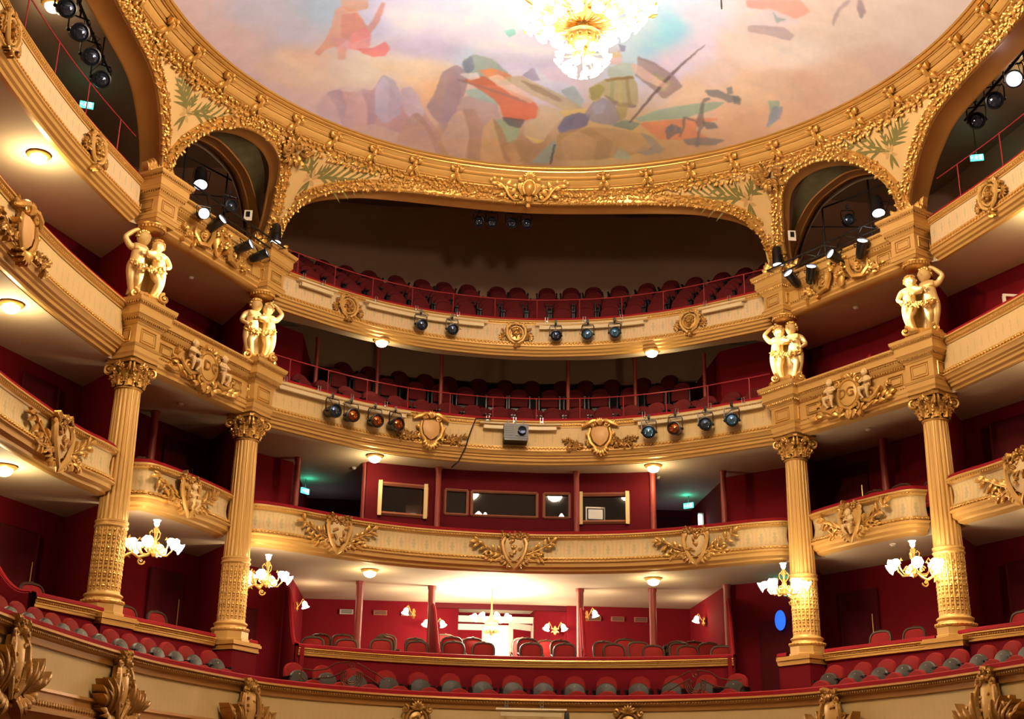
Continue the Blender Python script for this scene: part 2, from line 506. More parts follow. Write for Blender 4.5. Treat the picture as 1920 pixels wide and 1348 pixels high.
# wall below the lowest balcony
mb = MB(); p_t0.sweep(mb, [(-0.25, -1.5), (-0.25, 1.0)]); struct(mb.build('wall_stalls', M['red_wall']))

# partitions that run from the columns to the outer wall
def partition(name, a, b_, z0, z1, material, thick=0.1):
    a = Vector(a); b_ = Vector(b_); d = (b_-a); mb = MB()
    mb.box(((a.x+b_.x)/2, (a.y+b_.y)/2, (z0+z1)/2), d.length, thick, z1-z0, math.atan2(d.y, d.x))
    return struct(mb.build(name, material, smooth=False))
for s, nm in ((1, 'right'), (-1, 'left')):
    partition('wall_partition_'+nm, (s*7.75, 22.72), (s*8.7, 24.0), 1.6, 10.4, M['red_wall'])
    partition('wall_partition_'+nm, (s*5.98, 26.0), (s*6.75, 27.5), 1.6, 10.4, M['red_wall'])
    partition('wall_partition_'+nm, (s*5.05, 28.95), (s*4.98, 32.7), 2.2, 5.2, M['red_wall'], 0.08)
# gallery levels: floors with their plaster undersides
def half_outline(front, wall):
    return front+wall[::-1]
def level(name, front_half, z, th, material, clip_wall):
    """slab between a balcony front curve and the outer wall, for both sides and the centre"""
    pts = mirror_pts(clip_wall[::1])
    front = mirror_pts(front_half[::-1])+front_half[1:]     # left -> right along the front
    outline = front+clip_wall                                # right front end -> along right wall to back -> mirrored left wall
    outline = outline+mirror_pts(clip_wall[::-1])
    return poly_slab(name, outline, z, th, material)
def pv(path_pts): return [(float(v.x), float(v.y)) for v in path_pts]
def inset(path, k, n, d0=0.0):
    out = []
    for i in range(n+1):
        q = path.map(d0+(path.len-d0)*i/n, 0, -k); out.append((abs(q.x), q.y))
    return out
front34 = inset(p_centre, 0.24, 12, p_centre.len/2)+[(5.75, 25.6), (7.55, 22.45)]+inset(p_sR, 0.24, 20)
front2 = inset(p_t2c, 0.2, 14, p_t2c.len/2)+inset(p_t2mR, 0.2, 14)+inset(p_t2sR, 0.2, 24)
wall_clip = [(10.98, 13.0), (10.55, 17.0), (9.8, 21.4), (8.7, 24.0), (7.75, 25.9), (6.75, 27.5), (5.1, 29.05), (5.02, 32.75)]
s1 = level('ceiling_boxes', front2, 5.13, 0.22, M['soffit'], wall_clip[:-1]+[(5.02, 34.3)]); struct(s1)
s2 = level('ceiling_second_gallery', front34, 7.70, 0.2, M['soffit'], wall_clip); struct(s2)
# third gallery: flat plaster soffit at the sides, a thin strip then a rising dark underside in the centre
side_pts = [(5.62, 25.98), (5.75, 25.6), (7.55, 22.45)]+inset(p_sR, 0.18, 20)+wall_clip[:6]
for s in (1, -1):
    pts = [(s*x, y) for x, y in side_pts]
    pts = pts+[(s*6.75, 27.5), (s*5.4, 26.95)]
    struct(poly_slab('ceiling_third_gallery', pts, 10.42, 0.2, M['soffit']))
hc = inset(p_centre, 0.18, 12, p_centre.len/2)
inner = [(0, 28.98), (2.0, 28.72), (3.6, 28.05), (4.6, 27.4), (5.4, 26.95)]
mb = MB()
ci = pv(catmull(inner, 0.05)); m_ = len(hc)-1
ho = [hc[i] for i in range(m_+1)]; hi_ = [ci[int(round(i*(len(ci)-1)/m_))] for i in range(m_+1)]
ho = mirror_pts(ho[::-1])+ho[1:]; hi_ = mirror_pts(hi_[::-1])+hi_[1:]
mb.grid([[(x, y, 10.42) for x, y in ho], [(x, y, 10.42) for x, y in hi_], [(x, y, 10.54) for x, y in hi_], [(x, y, 10.54) for x, y in ho]], close_v=True)
struct(mb.build('ceiling_third_gallery', M['soffit'], smooth=False))
mb = MB()
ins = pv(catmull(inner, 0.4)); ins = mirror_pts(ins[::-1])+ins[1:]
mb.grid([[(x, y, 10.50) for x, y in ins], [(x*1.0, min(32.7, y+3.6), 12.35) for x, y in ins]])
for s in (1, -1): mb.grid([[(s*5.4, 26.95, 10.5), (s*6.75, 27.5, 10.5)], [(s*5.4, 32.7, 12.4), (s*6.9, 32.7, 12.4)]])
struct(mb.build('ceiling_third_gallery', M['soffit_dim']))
# upper gallery ceilings
mb = MB()
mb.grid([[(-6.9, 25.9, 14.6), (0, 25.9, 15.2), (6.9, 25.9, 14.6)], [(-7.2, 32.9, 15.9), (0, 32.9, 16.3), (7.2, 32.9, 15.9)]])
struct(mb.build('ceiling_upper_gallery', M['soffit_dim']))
for s in (1, -1):
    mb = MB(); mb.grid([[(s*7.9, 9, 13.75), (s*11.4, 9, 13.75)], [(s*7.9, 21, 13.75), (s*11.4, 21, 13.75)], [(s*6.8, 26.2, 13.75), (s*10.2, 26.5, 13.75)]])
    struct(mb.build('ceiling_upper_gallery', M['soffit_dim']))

# ---------------------------------------------------------------- pendentive shell with the five arched openings
CY = 17.9
BASE = [(0, 25.7), (5.55, 25.7), (7.5, 22.3), (7.75, 21.2), (8.2, 18.5), (8.35, 15.5), (8.35, 9)]
def Rb(th):
    dx, dy = abs(math.cos(th)), math.sin(th)
    for (x1, y1), (x2, y2) in zip(BASE, BASE[1:]):
        a11, a12, a21, a22 = dx, -(x2-x1), dy, -(y2-y1); b1, b2 = x1, y1-CY
        det = a11*a22-a12*a21
        if abs(det) < 1e-9: continue
        s = (b1*a22-a12*b2)/det; u = (a11*b2-a21*b1)/det
        if s > 0 and -1e-6 <= u <= 1.000001: return s
    return 8.35/max(0.2, dx) if dx > 0.2 else 8.35
def shellR(th, z):
    k = min(max((z-11.3)/1.75, 0), 1.2); b_ = Rb(th)
    return b_+(7.75-b_)*k**1.5
def shell(thd, z, out=0.0):
    """point on the pendentive shell; out>0 pulls toward the hall axis"""
    th = math.radians(thd); r = shellR(th, z)-out
    return Vector((r*math.cos(th), CY+r*math.sin(th), z))
def dens(pts, n):
    P = catmull(pts, 0.0001+1e9) if False else None
    Q = [Vector(p) for p in pts]; Q = [Q[0]*2-Q[1]]+Q+[Q[-1]*2-Q[-2]]
    fine = []
    for i in range(1, len(Q)-2):
        for k in range(12):
            t = k/12; a, b_, c, d = Q[i-1], Q[i], Q[i+1], Q[i+2]
            fine.append(0.5*((2*b_)+(-a+c)*t+(2*a-5*b_+4*c-d)*t*t+(-a+3*b_-3*c+d)*t**3))
    fine.append(Q[-2])
    W = [shell(p.x, p.y) for p in fine]
    L = [0]
    for a, b_ in zip(W, W[1:]): L.append(L[-1]+(b_-a).length)
    out = []; j = 0
    for i in range(n+1):
        d = L[-1]*i/n
        while j < len(L)-2 and L[j+1] < d: j += 1
        t = (d-L[j])/max(1e-9, L[j+1]-L[j])
        out.append(fine[j].lerp(fine[j+1], t))
    return out, L[-1]
A_half = [(54.9, 11.40), (54.5, 11.8), (54.6, 12.1), (55.6, 12.38), (57.4, 12.56), (60.8, 12.70), (65, 12.81), (72, 12.9), (80, 12.945), (90, 12.95)]
ARCHES = {
 'centre': A_half+[(180-a, z) for a, z in A_half[::-1][1:]],
 'small_right': [(32.9, 11.45), (32.6, 11.85), (33.2, 12.22), (35, 12.58), (37.5, 12.84), (40.5, 12.97), (43.8, 12.99), (46.8, 12.9), (49, 12.7), (50.6, 12.3), (51.6, 11.9), (51.9, 11.45)],
 'side_right': [(-30.9, 11.5), (-30.5, 11.75), (-28.2, 12.1), (-25, 12.45), (-21, 12.75), (-16, 12.91), (-10, 13.0), (0, 13.03), (10, 13.0), (16, 12.91), (21, 12.75), (25, 12.45), (28.2, 12.1), (30.5, 11.75), (30.9, 11.45)],
}
ARCHES['small_left'] = [(180-a, z) for a, z in ARCHES['small_right'][::-1]]
ARCHES['side_left'] = [(180-a, z) for a, z in ARCHES['side_right'][::-1]]
order = ['side_right', 'small_right', 'centre', 'small_left', 'side_left']
tops = {'side_right': (-31.7, 31.7), 'small_right': (31.7, 53.2), 'centre': (53.2, 126.8), 'small_left': (126.8, 148.3), 'side_left': (148.3, 211.7)}
ZT = 13.12
arch_desc = {'centre': 'widest flat arch in the middle', 'small_right': 'small arch between the two right-hand piers', 'small_left': 'small arch between the two left-hand piers',
             'side_right': 'large side arch on the right', 'side_left': 'large side arch on the left'}
garland_mb = {}
def leaf_band(mb, pts_fn, L, width, seed, dens_=1.0, size=1.0):
    """oak-leaf and berry moulding: pts_fn(d, across) -> (pos, along, across_dir, normal)"""
    rg = random.Random(seed)
    n = int(L/0.085*dens_)
    for i in range(n):
        d = (i+0.5)*L/n
        for lane in (-1, 0, 1):
            c = lane*width*0.3+rg.uniform(-0.02, 0.02)
            P, A, B, N = pts_fn(d+rg.uniform(-0.03, 0.03), c)
            T = lambda u, v, w, P=P, A=A, B=B, N=N: P+A*u+B*v+N*w
            ang = lane*0.8+rg.uniform(-0.5, 0.5)+(PI if rg.random() < 0.18 else 0)
            mb.leaf(T, -0.03, 0, ang, rg.uniform(0.075, 0.115)*size, rg.uniform(0.042, 0.06)*size, 0.015, rg.uniform(0.03, 0.06), rg.uniform(-0.3, 0.3), n=3, ridge=0.5)
        if rg.random() < 0.5:
            P, A, B, N = pts_fn(d, rg.uniform(-0.35, 0.35)*width)
            T = lambda u, v, w, P=P, A=A, B=B, N=N: P+A*u+B*v+N*w
            r = rg.uniform(0.014, 0.024)
            mb.ell((0, 0, 0.045), r, r, r, 5, 4, T)
pend_mb = MB(); 
arch_lines = {}
for nm in order:
    n = 150 if nm == 'centre' else (110 if 'side' in nm else 70)
    line, L = dens(ARCHES[nm], n)
    arch_lines[nm] = (line, L)
    t0, t1 = tops[nm]
    rows = []
    for i, p in enumerate(line):
        tt = t0+(t1-t0)*i/n
        # keep the top point roughly above the arch point where that is possible
        tt = tt if i in (0, n) else 0.35*tt+0.65*min(max(p.x, min(t0, t1)), max(t0, t1))
        row = []
        for k in range(9):
            f = k/8
            row.append(shell(p.x+(tt-p.x)*f, p.y+(ZT-p.y)*f))
        rows.append(row)
    def fan(p, ta, tb):
        return [[shell(p.x+(ta+(tb-ta)*q/5-p.x)*k/8, p.y+(ZT-p.y)*k/8) for k in range(9)] for q in range(6)]
    pe = line[0]; te = 0.35*t0+0.65*min(max(pe.x, min(t0, t1)), max(t0, t1))
    pf_ = line[n]; tf = 0.35*t1+0.65*min(max(pf_.x, min(t0, t1)), max(t0, t1))
    pend_mb.grid(fan(pe, t0, te)); pend_mb.grid(rows[1:-1]); pend_mb.grid([fan(pe, te, te)[0], rows[1]]); pend_mb.grid([rows[-2], fan(pf_, tf, tf)[0]]); pend_mb.grid(fan(pf_, tf, t1))
    # strip from springing line down to the pier tops
for ta, (pa, pb) in ((31.7, (30.9, 32.9)), (53.2, (51.9, 54.9)), (126.8, (128.1, 125.1)), (148.3, (149.1, 147.1))):
    pend_mb.grid([[shell(pa+(ta-pa)*k/8+(pb-pa)*(1-k/8)*q/4, 11.45+(ZT-11.45)*k/8) for k in range(9)] for q in range(5)])
# narrow piers between the arches
for a0, a1 in ((30.9, 32.9), (51.9, 54.9), (125.1, 128.1), (147.1, 149.1), (-36, -30.9), (210.9, 216)):
    rows = []
    for k in range(6):
        z = 11.2+(11.47-11.2)*k/5
        rows.append([shell(a0+(a1-a0)*j/4, z, -0.01) for j in range(5)])
    pend_mb.grid(rows)
pend = thing('pendentive_arcade', 'cream and gilt arcade of arches springing from the piers under the painted dome', 'arcade', (0, 25.7, 11.3))
pend_mb.build('spandrel', M['spandrel'], pend)
for nm in order:
    line, L = arch_lines[nm]
    n = len(line)-1
    W = [shell(p.x, p.y) for p in line]
    tang = [(W[min(i+1, n)]-W[max(i-1, 0)]).normalized() for i in range(n+1)]
    nrm = []
    for p in line:
        a = shell(p.x+0.3, p.y); b_ = shell(p.x-0.3, p.y); c = shell(p.x, p.y+0.02)
        N = (a-b_).cross(c-shell(p.x, p.y)).normalized()
        inward = Vector((0, CY, p.y))-shell(p.x, p.y)
        if N.dot(inward) < 0: N = -N
        nrm.append(N)
    outd = []
    for i in range(n+1):
        o_ = nrm[i].cross(tang[i]).normalized()
        mid = Vector(((W[0].x+W[n].x)/2, (W[0].y+W[n].y)/2, 11.5))
        if o_.dot(W[i]-mid) < 0: o_ = -o_
        outd.append(o_)
    bw = 0.24
    cum = [0]
    for a, b_ in zip(W, W[1:]): cum.append(cum[-1]+(b_-a).length)
    def pf(d, c, W=W, tang=tang, nrm=nrm, outd=outd, cum=cum, n=n):
        d = max(0, min(cum[-1]-1e-5, d)); i = 0; lo, hi = 0, n
        while hi-lo > 1:
            m_ = (lo+hi)//2
            if cum[m_] <= d: lo = m_
            else: hi = m_
        t = (d-cum[lo])/max(1e-9, cum[hi]-cum[lo])
        P = W[lo].lerp(W[hi], t)+outd[lo]*(bw*0.5+c)+nrm[lo]*0.02
        return P, tang[lo], outd[lo], nrm[lo]
    # bed of the moulding
    mb = MB()
    mb.grid([[W[i]+outd[i]*a+nrm[i]*h for a, h in ((-0.01, 0.0), (0.0, 0.04), (0.03, 0.055), (0.05, 0.03), (bw-0.03, 0.03), (bw-0.015, 0.05), (bw, 0.03), (bw+0.005, -0.01))] for i in range(n+1)])
    arc = mb.build('arch_moulding', M['gold_smooth'], pend)
    mb = MB(); leaf_band(mb, pf, cum[-1], bw-0.04, 11+len(nm), 1.35, size=0.98)
    mb.build('leaf_band', M['gold'], arc)
    # soffit of the arch: smooth brownish gold, going outward from the hall
    rad = []
    for i in range(n+1):
        v = Vector((W[i].x, W[i].y-CY, 0)).normalized(); rad.append(v)
    dep = 0.42 if nm == 'centre' else (0.5 if 'side' in nm else 0.34)
    mb = MB()
    ctr = Vector((sum(w.x for w in W)/len(W), sum(w.y for w in W)/len(W), 11.4))
    def inward(i, k): return (ctr-W[i]).normalized()*k
    prof = [(0.0, 0.0), (0.015, 0.012), (0.05, 0.0), (dep-0.08, 0.0), (dep-0.05, 0.02), (dep, 0.02), (dep, -0.12)]
    mb.grid([[W[i]+rad[i]*a-outd[i]*h for a, h in prof] for i in range(n+1)])
    mb.build('arch_soffit', M['bronze_gold'], arc)
    if 'small' in nm:
        mir = (lambda l: l) if nm == 'small_right' else (lambda l: [(180-q, z) for q, z in l])
        far = [(32.9, 11.45), (32.3, 11.85), (32.6, 12.25), (33.6, 12.55), (35.2, 12.78)]
        Bc = mir([(31.5, 11.45), (31.2, 11.9), (32.2, 12.3), (34.0, 12.65), (36.5, 12.88), (39.0, 12.96), (40.4, 13.01), (43.0, 13.02), (45.8, 12.91), (48.3, 12.67), (49.8, 12.4), (51.0, 12.1), (52.0, 11.76), (52.0, 11.4)])
        Cc = mir([(30.9, 11.45), (30.6, 11.85), (31.0, 12.2), (32.2, 12.5), (34.0, 12.72), (35.7, 12.86), (37.4, 12.93), (40.5, 12.98), (43.9, 12.89), (47.2, 12.73), (49.7, 12.51), (51.9, 12.26), (53.7, 11.98), (54.2, 11.4)])
        Dc = mir([(30.5, 11.45), (30.2, 11.85), (30.8, 12.2), (32.2, 12.48), (34.2, 12.70), (36.8, 12.88), (38.1, 12.95), (40.7, 12.99), (43.6, 12.93), (46.6, 12.8), (48.9, 12.6), (50.8, 12.37), (52.8, 12.02), (53.6, 11.4)])
        def curve(c, off):
            L_, _ = dens(c, 70)
            return [shell(p.x, p.y, -off) for p in L_]
        c0 = [W[i]+rad[i]*dep for i in range(n+1)]
        if (c0[0]-curve(Bc, .35)[0]).length > 1.0: Bc, Cc, Dc = Bc[::-1], Cc[::-1], Dc[::-1]
        c1, c2, c3 = curve(Bc, 0.36), curve(Cc, 0.8), curve(Dc, 1.15)
        def keep(i):
            q = c2[i]; an = math.degrees(math.atan2(q.y-CY, abs(q.x))); return an > 34.6
        RNGI = [i for i in range(71) if keep(i)]
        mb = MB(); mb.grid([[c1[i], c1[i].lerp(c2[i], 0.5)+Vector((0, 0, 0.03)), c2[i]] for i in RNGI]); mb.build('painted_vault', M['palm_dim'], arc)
        mb = MB(); mb.grid([[c2[i], c2[i].lerp(c3[i], 0.08)-Vector((0, 0, 0.02)), c2[i].lerp(c3[i], 0.16), c2[i].lerp(c3[i], 0.84), c2[i].lerp(c3[i], 0.92)-Vector((0, 0, 0.02)), c3[i], c3[i]+rad[min(i, n)]*0.3+Vector((0, 0, 0.15))] for i in RNGI])
        mb.build('rear_rib', M['bronze_gold'], arc)
        mb = MB(); mb.grid([[c3[i]+rad[min(i, n)]*0.25, c3[i]+rad[min(i, n)]*0.25+Vector((0, 0, 0.5))] for i in RNGI]); mb.build('rib_backing', M['soffit_dim'], arc)
    # back cover so the shell has thickness
    mb = MB()
    mb.grid([[W[i]+rad[i]*dep+outd[i]*0.1, W[i]+rad[i]*dep+outd[i]*0.45] for i in range(n+1) if outd[i].z > 0.35])
    mb.build('arch_backing', M['soffit_dim'], arc)

# painted palm sprays on the spandrels (flat brushwork on the plaster)
def palm(th0, z0, flip, stems, size, ribs=True):
    mb = MB()
    N0 = shell(th0, z0)
    def T(u, v, w):
        r = shellR(math.radians(th0), z0)
        th = th0-flip*math.degrees(u/r); z = z0+v*0.93
        return shell(th, z, 0.006+w*0.05)
    for (ang, ln, cv, nb) in stems:
        for k in range(nb):
            t = (k+1)/nb
            u = math.cos(ang)*ln*t*0.75; v = math.sin(ang)*ln*t*0.75+cv*t*t*0.3
            for sgn in (-1, 1):
                mb.leaf(T, u, v, ang+sgn*(0.45-0.2*t), ln*0.42*(1.15-0.5*t), 0.045*size, 0.0, 0.0, sgn*0.3, n=6, ridge=0)
        mb.leaf(T, 0, 0, ang, ln*1.05, 0.045*size, 0.0, 0.0, cv, n=7, ridge=0)
    o = mb.build('painted_palm', M['palm'], pend)
    mb = MB()
    for a in (0.4, 1.5, 2.6, 3.4, 5.4):
        mb.leaf(T, math.cos(a)*0.02, math.sin(a)*0.02-0.02, a, 0.13*size, 0.07*size, 0.002, 0, 0.3, n=4, ridge=0)
    mb.build('painted_ribbon', M['ribbon'], o)
    mb = MB()
    for a in (4.2, 4.75): mb.leaf(T, 0, -0.05, a, 0.26*size, 0.06*size, 0.002, 0, 0.1, n=4, ridge=0)
    mb.build('painted_stalk', M['palm'], o)
for s in (0, 1):
    A = (lambda a: 180-a) if s else (lambda a: a)
    f = 1
    def tipvec(b0, tip):
        r = shellR(math.radians(b0[0]), b0[1]); u = math.radians(b0[0]-tip[0])*r*(1 if not s else -1); v = (tip[1]-b0[1])/0.93
        return math.atan2(v, u), math.hypot(u, v)
    for b0, tips, sz in (((54.6, 12.76), (((65.0, 13.02), 0.05, 6), ((60.0, 12.98), 0.2, 4), ((56.5, 13.04), 0.2, 3), ((53.0, 13.06), -0.2, 3), ((51.0, 13.02), -0.2, 3)), 1.1),
                         ((30.4, 12.66), (((36.8, 13.02), 0.15, 4), ((33.5, 13.0), 0.2, 3), ((30.0, 13.02), 0.1, 3), ((25.5, 13.03), -0.1, 5), ((27.5, 12.98), -0.2, 4)), 1.15)):
        st_ = []
        for tip, cv, nb in tips:
            an, ln = tipvec(b0, tip); st_.append((an, ln, cv if not s else -cv, nb))
        palm(A(b0[0]), b0[1], f, st_, sz)

# ---------------------------------------------------------------- dome ring: cornice, brackets, leaf garland
def ring_pt(th, r, z): return (r*math.cos(th), CY+r*math.sin(th), z)
ring = thing('dome_cornice', 'round gilt cornice with brackets and leaf garland framing the ceiling painting', 'cornice', (0, CY, 13.5))
def ring_sweep(prof, n=220):
    mb = MB()
    mb.grid([[ring_pt(2*PI*i/n, r, z) for r, z in prof] for i in range(n)], close_v=True)
    return mb
ring_sweep([(7.13, 13.62), (7.12, 13.585), (7.15, 13.56), (7.18, 13.575), (7.19, 13.555), (7.185, 13.53), (7.22, 13.515), (7.25, 13.53), (7.26, 13.50)]).build('gilt_rim', M['gold_smooth'], ring)
ring_sweep([(7.26, 13.50), (7.27, 13.52), (7.37, 13.46), (7.39, 13.47), (7.40, 13.44), (7.43, 13.42), (7.42, 13.375), (7.43, 13.36), (7.53, 13.30), (7.545, 13.31), (7.55, 13.27)]).build('frieze', M['ochre'], ring)
ring_sweep([(7.53, 13.285), (7.52, 13.265), (7.54, 13.25), (7.565, 13.26), (7.57, 13.23), (7.62, 13.22), (7.72, 13.10), (7.76, 13.06)]).build('lower_rim', M['gold_smooth'], ring)
ring_sweep([(7.385, 13.44), (7.375, 13.41), (7.40, 13.385), (7.42, 13.40), (7.415, 13.43)]).build('fillet', M['gold_smooth'], ring)
def gar(d, c):
    th = math.radians(-40)+d/7.68
    P = Vector(ring_pt(th, 7.66+c*0.45, 13.15-c*0.75))
    A = Vector((-math.sin(th), math.cos(th), 0)); N = Vector((-math.cos(th)*0.8, -math.sin(th)*0.8, -0.6)); B = N.cross(A)
    return P, A, B, N
mb = MB(); leaf_band(mb, gar, math.radians(260)*7.68, 0.24, 5, 1.25, 1.05)
mb.build('leaf_garland', M['gold'], ring)
def bracket(th):
    """scrolled bracket: cluster above, drop below"""
    mb = MB()
    er = Vector((math.cos(th), math.sin(th), 0)); et = Vector((-math.sin(th), math.cos(th), 0))
    O = Vector((0, CY, 0))+er*7.40
    dn = (er*0.5-Vector((0, 0, 1))*0.40); dn.normalize()
    N = Vector((-er.x*0.62, -er.y*0.62, -0.78)).normalized(); dn = et.cross(N).normalized()
    if dn.z > 0: dn = -dn
    O.z = 13.40
    T = lambda u, v, w: O+et*(u*1.3)-dn*(v*1.1)+N*(w*1.5)
    for sg in (-1, 1):
        mb.scroll(T, sg*0.055, 0.10, 0.3, 0.05, 1.2, 0.018, sg, 0.04, 12, 5)
        mb.scroll(T, sg*0.045, -0.08, PI, 0.045, 1.2, 0.016, -sg, 0.03, 12, 5)
        mb.leaf(T, sg*0.03, 0.0, PI/2+sg*-0.5, 0.16, 0.07, 0.02, 0.05, 0)
        mb.leaf(T, sg*0.02, -0.02, -PI/2+sg*0.35, 0.2, 0.07, 0.02, 0.04, 0)
    mb.ell((0, 0.15, 0.05), 0.04, 0.045, 0.04, 7, 5, T)
    mb.ell((0, 0.03, 0.05), 0.035, 0.05, 0.04, 7, 5, T)
    mb.tube([T(0, 0.16, 0.02), T(0, 0.0, 0.06), T(0, -0.12, 0.03), T(0, -0.24, 0.02)], [0.04, 0.05, 0.035, 0.03], 6)
    mb.ell((0, -0.22, 0.03), 0.04, 0.05, 0.035, 7, 5, T)
    mb.build('bracket', M['gold'], ring)
for sg in (-1, 1):
    for i in range(15):
        bracket(math.radians(90+sg*(12.8+7.45*i)))
# mask of a woman's face with scrolls at the head of the central arch
def face_frame():
    O = Vector((0, CY+7.52, 13.22)); N = Vector((0, -0.86, -0.51)).normalized(); U = Vector((1, 0, 0)); V = N.cross(U)
    if V.z < 0: V = -V
    return lambda u, v, w: O+U*u+V*v+N*w
FT = face_frame()
mask = thing('mask_keystone', 'gilt female face mask with acanthus scrolls at the crown of the central arch', 'relief ornament', (0, 25.3, 13.2))
def head_rows(T, c, rx, ry, rz, mb, feats=True, n=20, k=18):
    """a head in frame T (u right, v up, w forward) with brow, eyes, nose, lips and chin"""
    rows = []
    for i in range(k+1):
        a = PI*i/k
        row = []
        for j in range(n):
            b_ = 2*PI*j/n
            x = math.sin(a)*math.sin(b_); y = math.cos(a); z = math.sin(a)*math.cos(b_)
            jaw = 1.0-0.32*max(0, -y)**1.3
            X = x*rx*jaw; Y = y*ry; Z = z*rz*(1.0-0.12*max(0, -y))
            if z > 0.2 and feats:
                nx = abs(x)
                Z += rz*0.30*math.exp(-((nx/0.14)**2))*math.exp(-(((y+0.12)/0.20)**2))     # nose
                Z -= rz*0.13*math.exp(-(((nx-0.36)/0.17)**2))*math.exp(-(((y-0.05)/0.12)**2))   # eye sockets
                Z += rz*0.05*math.exp(-(((y-0.20)/0.07)**2))*math.exp(-((nx/0.6)**2))           # brow
                Z += rz*0.09*math.exp(-((nx/0.24)**2))*math.exp(-(((y+0.44)/0.07)**2))          # lips
                Z -= rz*0.05*math.exp(-((nx/0.2)**2))*math.exp(-(((y+0.55)/0.05)**2))
                Z += rz*0.10*math.exp(-((nx/0.22)**2))*math.exp(-(((y+0.75)/0.14)**2))          # chin
            row.append(T(c[0]+X, c[1]+Y, c[2]+Z))
        rows.append(row)
    mb.grid(rows, close_u=True)
mb = MB()
head_rows(FT, (0, 0.0, 0.10), 0.115, 0.165, 0.12, mb)
mb.build('face', M['gold_smooth'], mask)
mb = MB()
for i in range(22):
    a = math.radians(-50+280*i/21)
    mb.ell((math.cos(a)*0.135, 0.02+math.sin(a)*0.165, 0.09), 0.035, 0.035, 0.03, 6, 4, FT)
mb.build('hair', M['gold'], mask)
mb = MB()
for i in range(7):   # shell crest
    a = math.radians(30+20*i)
    mb.leaf(FT, 0, 0.22, a, 0.17, 0.05, 0.05, 0.04, 0)
for sg in (-1, 1):
    mb.scroll(FT, sg*0.09, 0.22, PI/2, 0.05, 1.2, 0.022, sg, 0.06)
    # wings
    mb.grid([[FT(sg*(0.12+0.13*t), 0.13-0.02*t, 0.07), FT(sg*(0.13+0.13*t), 0.0, 0.10-0.03*t), FT(sg*(0.12+0.06*t), -0.16+0.03*t, 0.06)] for t in (0, 0.33, 0.66, 1)])
    mb.leaf(FT, sg*0.13, 0.14, PI/2-sg*0.9, 0.16, 0.09, 0.05, 0.04)
    mb.scroll(FT, sg*0.16, -0.2, PI/2, 0.05, 1.2, 0.02, -sg, 0.04)
# lower drop
mb.tube([FT(0, -0.2, 0.05), FT(0, -0.27, 0.08), FT(0, -0.33, 0.05), FT(0, -0.40, 0.06), FT(0, -0.46, 0.04)], [0.09, 0.07, 0.04, 0.055, 0.012], 8)
mb.build('crest', M['gold'], mask)
mb = MB()
for sg in (-1, 1):
    mb.tube([FT(sg*0.2, -0.27, 0.03), FT(sg*0.33, -0.26, 0.05), FT(sg*0.44, -0.16, 0.06), FT(sg*0.52, -0.02, 0.06), FT(sg*0.62, 0.08, 0.05), FT(sg*0.78, 0.14, 0.03)], [0.012, 0.03, 0.035, 0.03, 0.022, 0.01], 6)
    for (u, v, a, l, wd) in ((0.40, -0.18, 1.9, 0.2, 0.09), (0.44, -0.14, 1.1, 0.22, 0.09), (0.5, -0.05, 1.75, 0.24, 0.09), (0.54, 0.0, 0.2, 0.2, 0.09), (0.62, 0.07, 1.4, 0.16, 0.08), (0.66, 0.1, -0.2, 0.2, 0.08),
                             (0.72, 0.12, 0.8, 0.15, 0.07), (0.78, 0.14, 0.1, 0.13, 0.07), (0.36, -0.22, 2.6, 0.14, 0.08), (0.5, -0.12, -0.5, 0.2, 0.08), (0.3, -0.05, 1.3, 0.16, 0.09), (0.28, -0.1, 0.6, 0.14, 0.08)):
        mb.leaf(FT, sg*u, v, a if sg > 0 else PI-a, l, wd, 0.02, 0.05, 0.15*sg)
    mb.scroll(FT, sg*0.27, -0.12, 0, 0.06, 1.1, 0.022, sg, 0.04)
mb.build('acanthus_scroll', M['gold'], mask)
# scroll clusters where the small arches meet the cornice
for s in (1, -1):
    th = 49.8 if s > 0 else 130.2
    P = shell(th, 13.0); er = Vector((math.cos(math.radians(th)), math.sin(math.radians(th)), 0)); et = Vector((-er.y, er.x, 0))
    N = Vector((-er.x*0.75, -er.y*0.75, -0.66)).normalized(); V = et.cross(N); V = V if V.z > 0 else -V
    T = lambda u, v, w: P+et*u+V*v+N*(w+0.05)
    c = thing('scroll_cluster', 'gilt scrolled leaf boss over the small arch on the '+('right' if s > 0 else 'left'), 'relief ornament', tuple(P))
    mb = MB()
    rg = random.Random(3)
    for i in range(26):
        u, v = rg.uniform(-0.32, 0.32), rg.uniform(-0.2, 0.2)
        mb.leaf(T, u*0.6, v*0.6, math.atan2(v, u)+rg.uniform(-0.4, 0.4), rg.uniform(0.14, 0.24), 0.09, 0.03, 0.07, rg.uniform(-0.3, 0.3), n=4)
    for u, v, r, h in ((-0.2, 0.08, 0.1, 1), (0.22, 0.0, 0.11, -1), (0.02, -0.12, 0.09, 1), (0.02, 0.12, 0.08, -1)):
        mb.scroll(T, u, v, 0.5, r, 1.4, 0.03, h, 0.08)
    mb.build('leaves', M['gold_dark'], c)
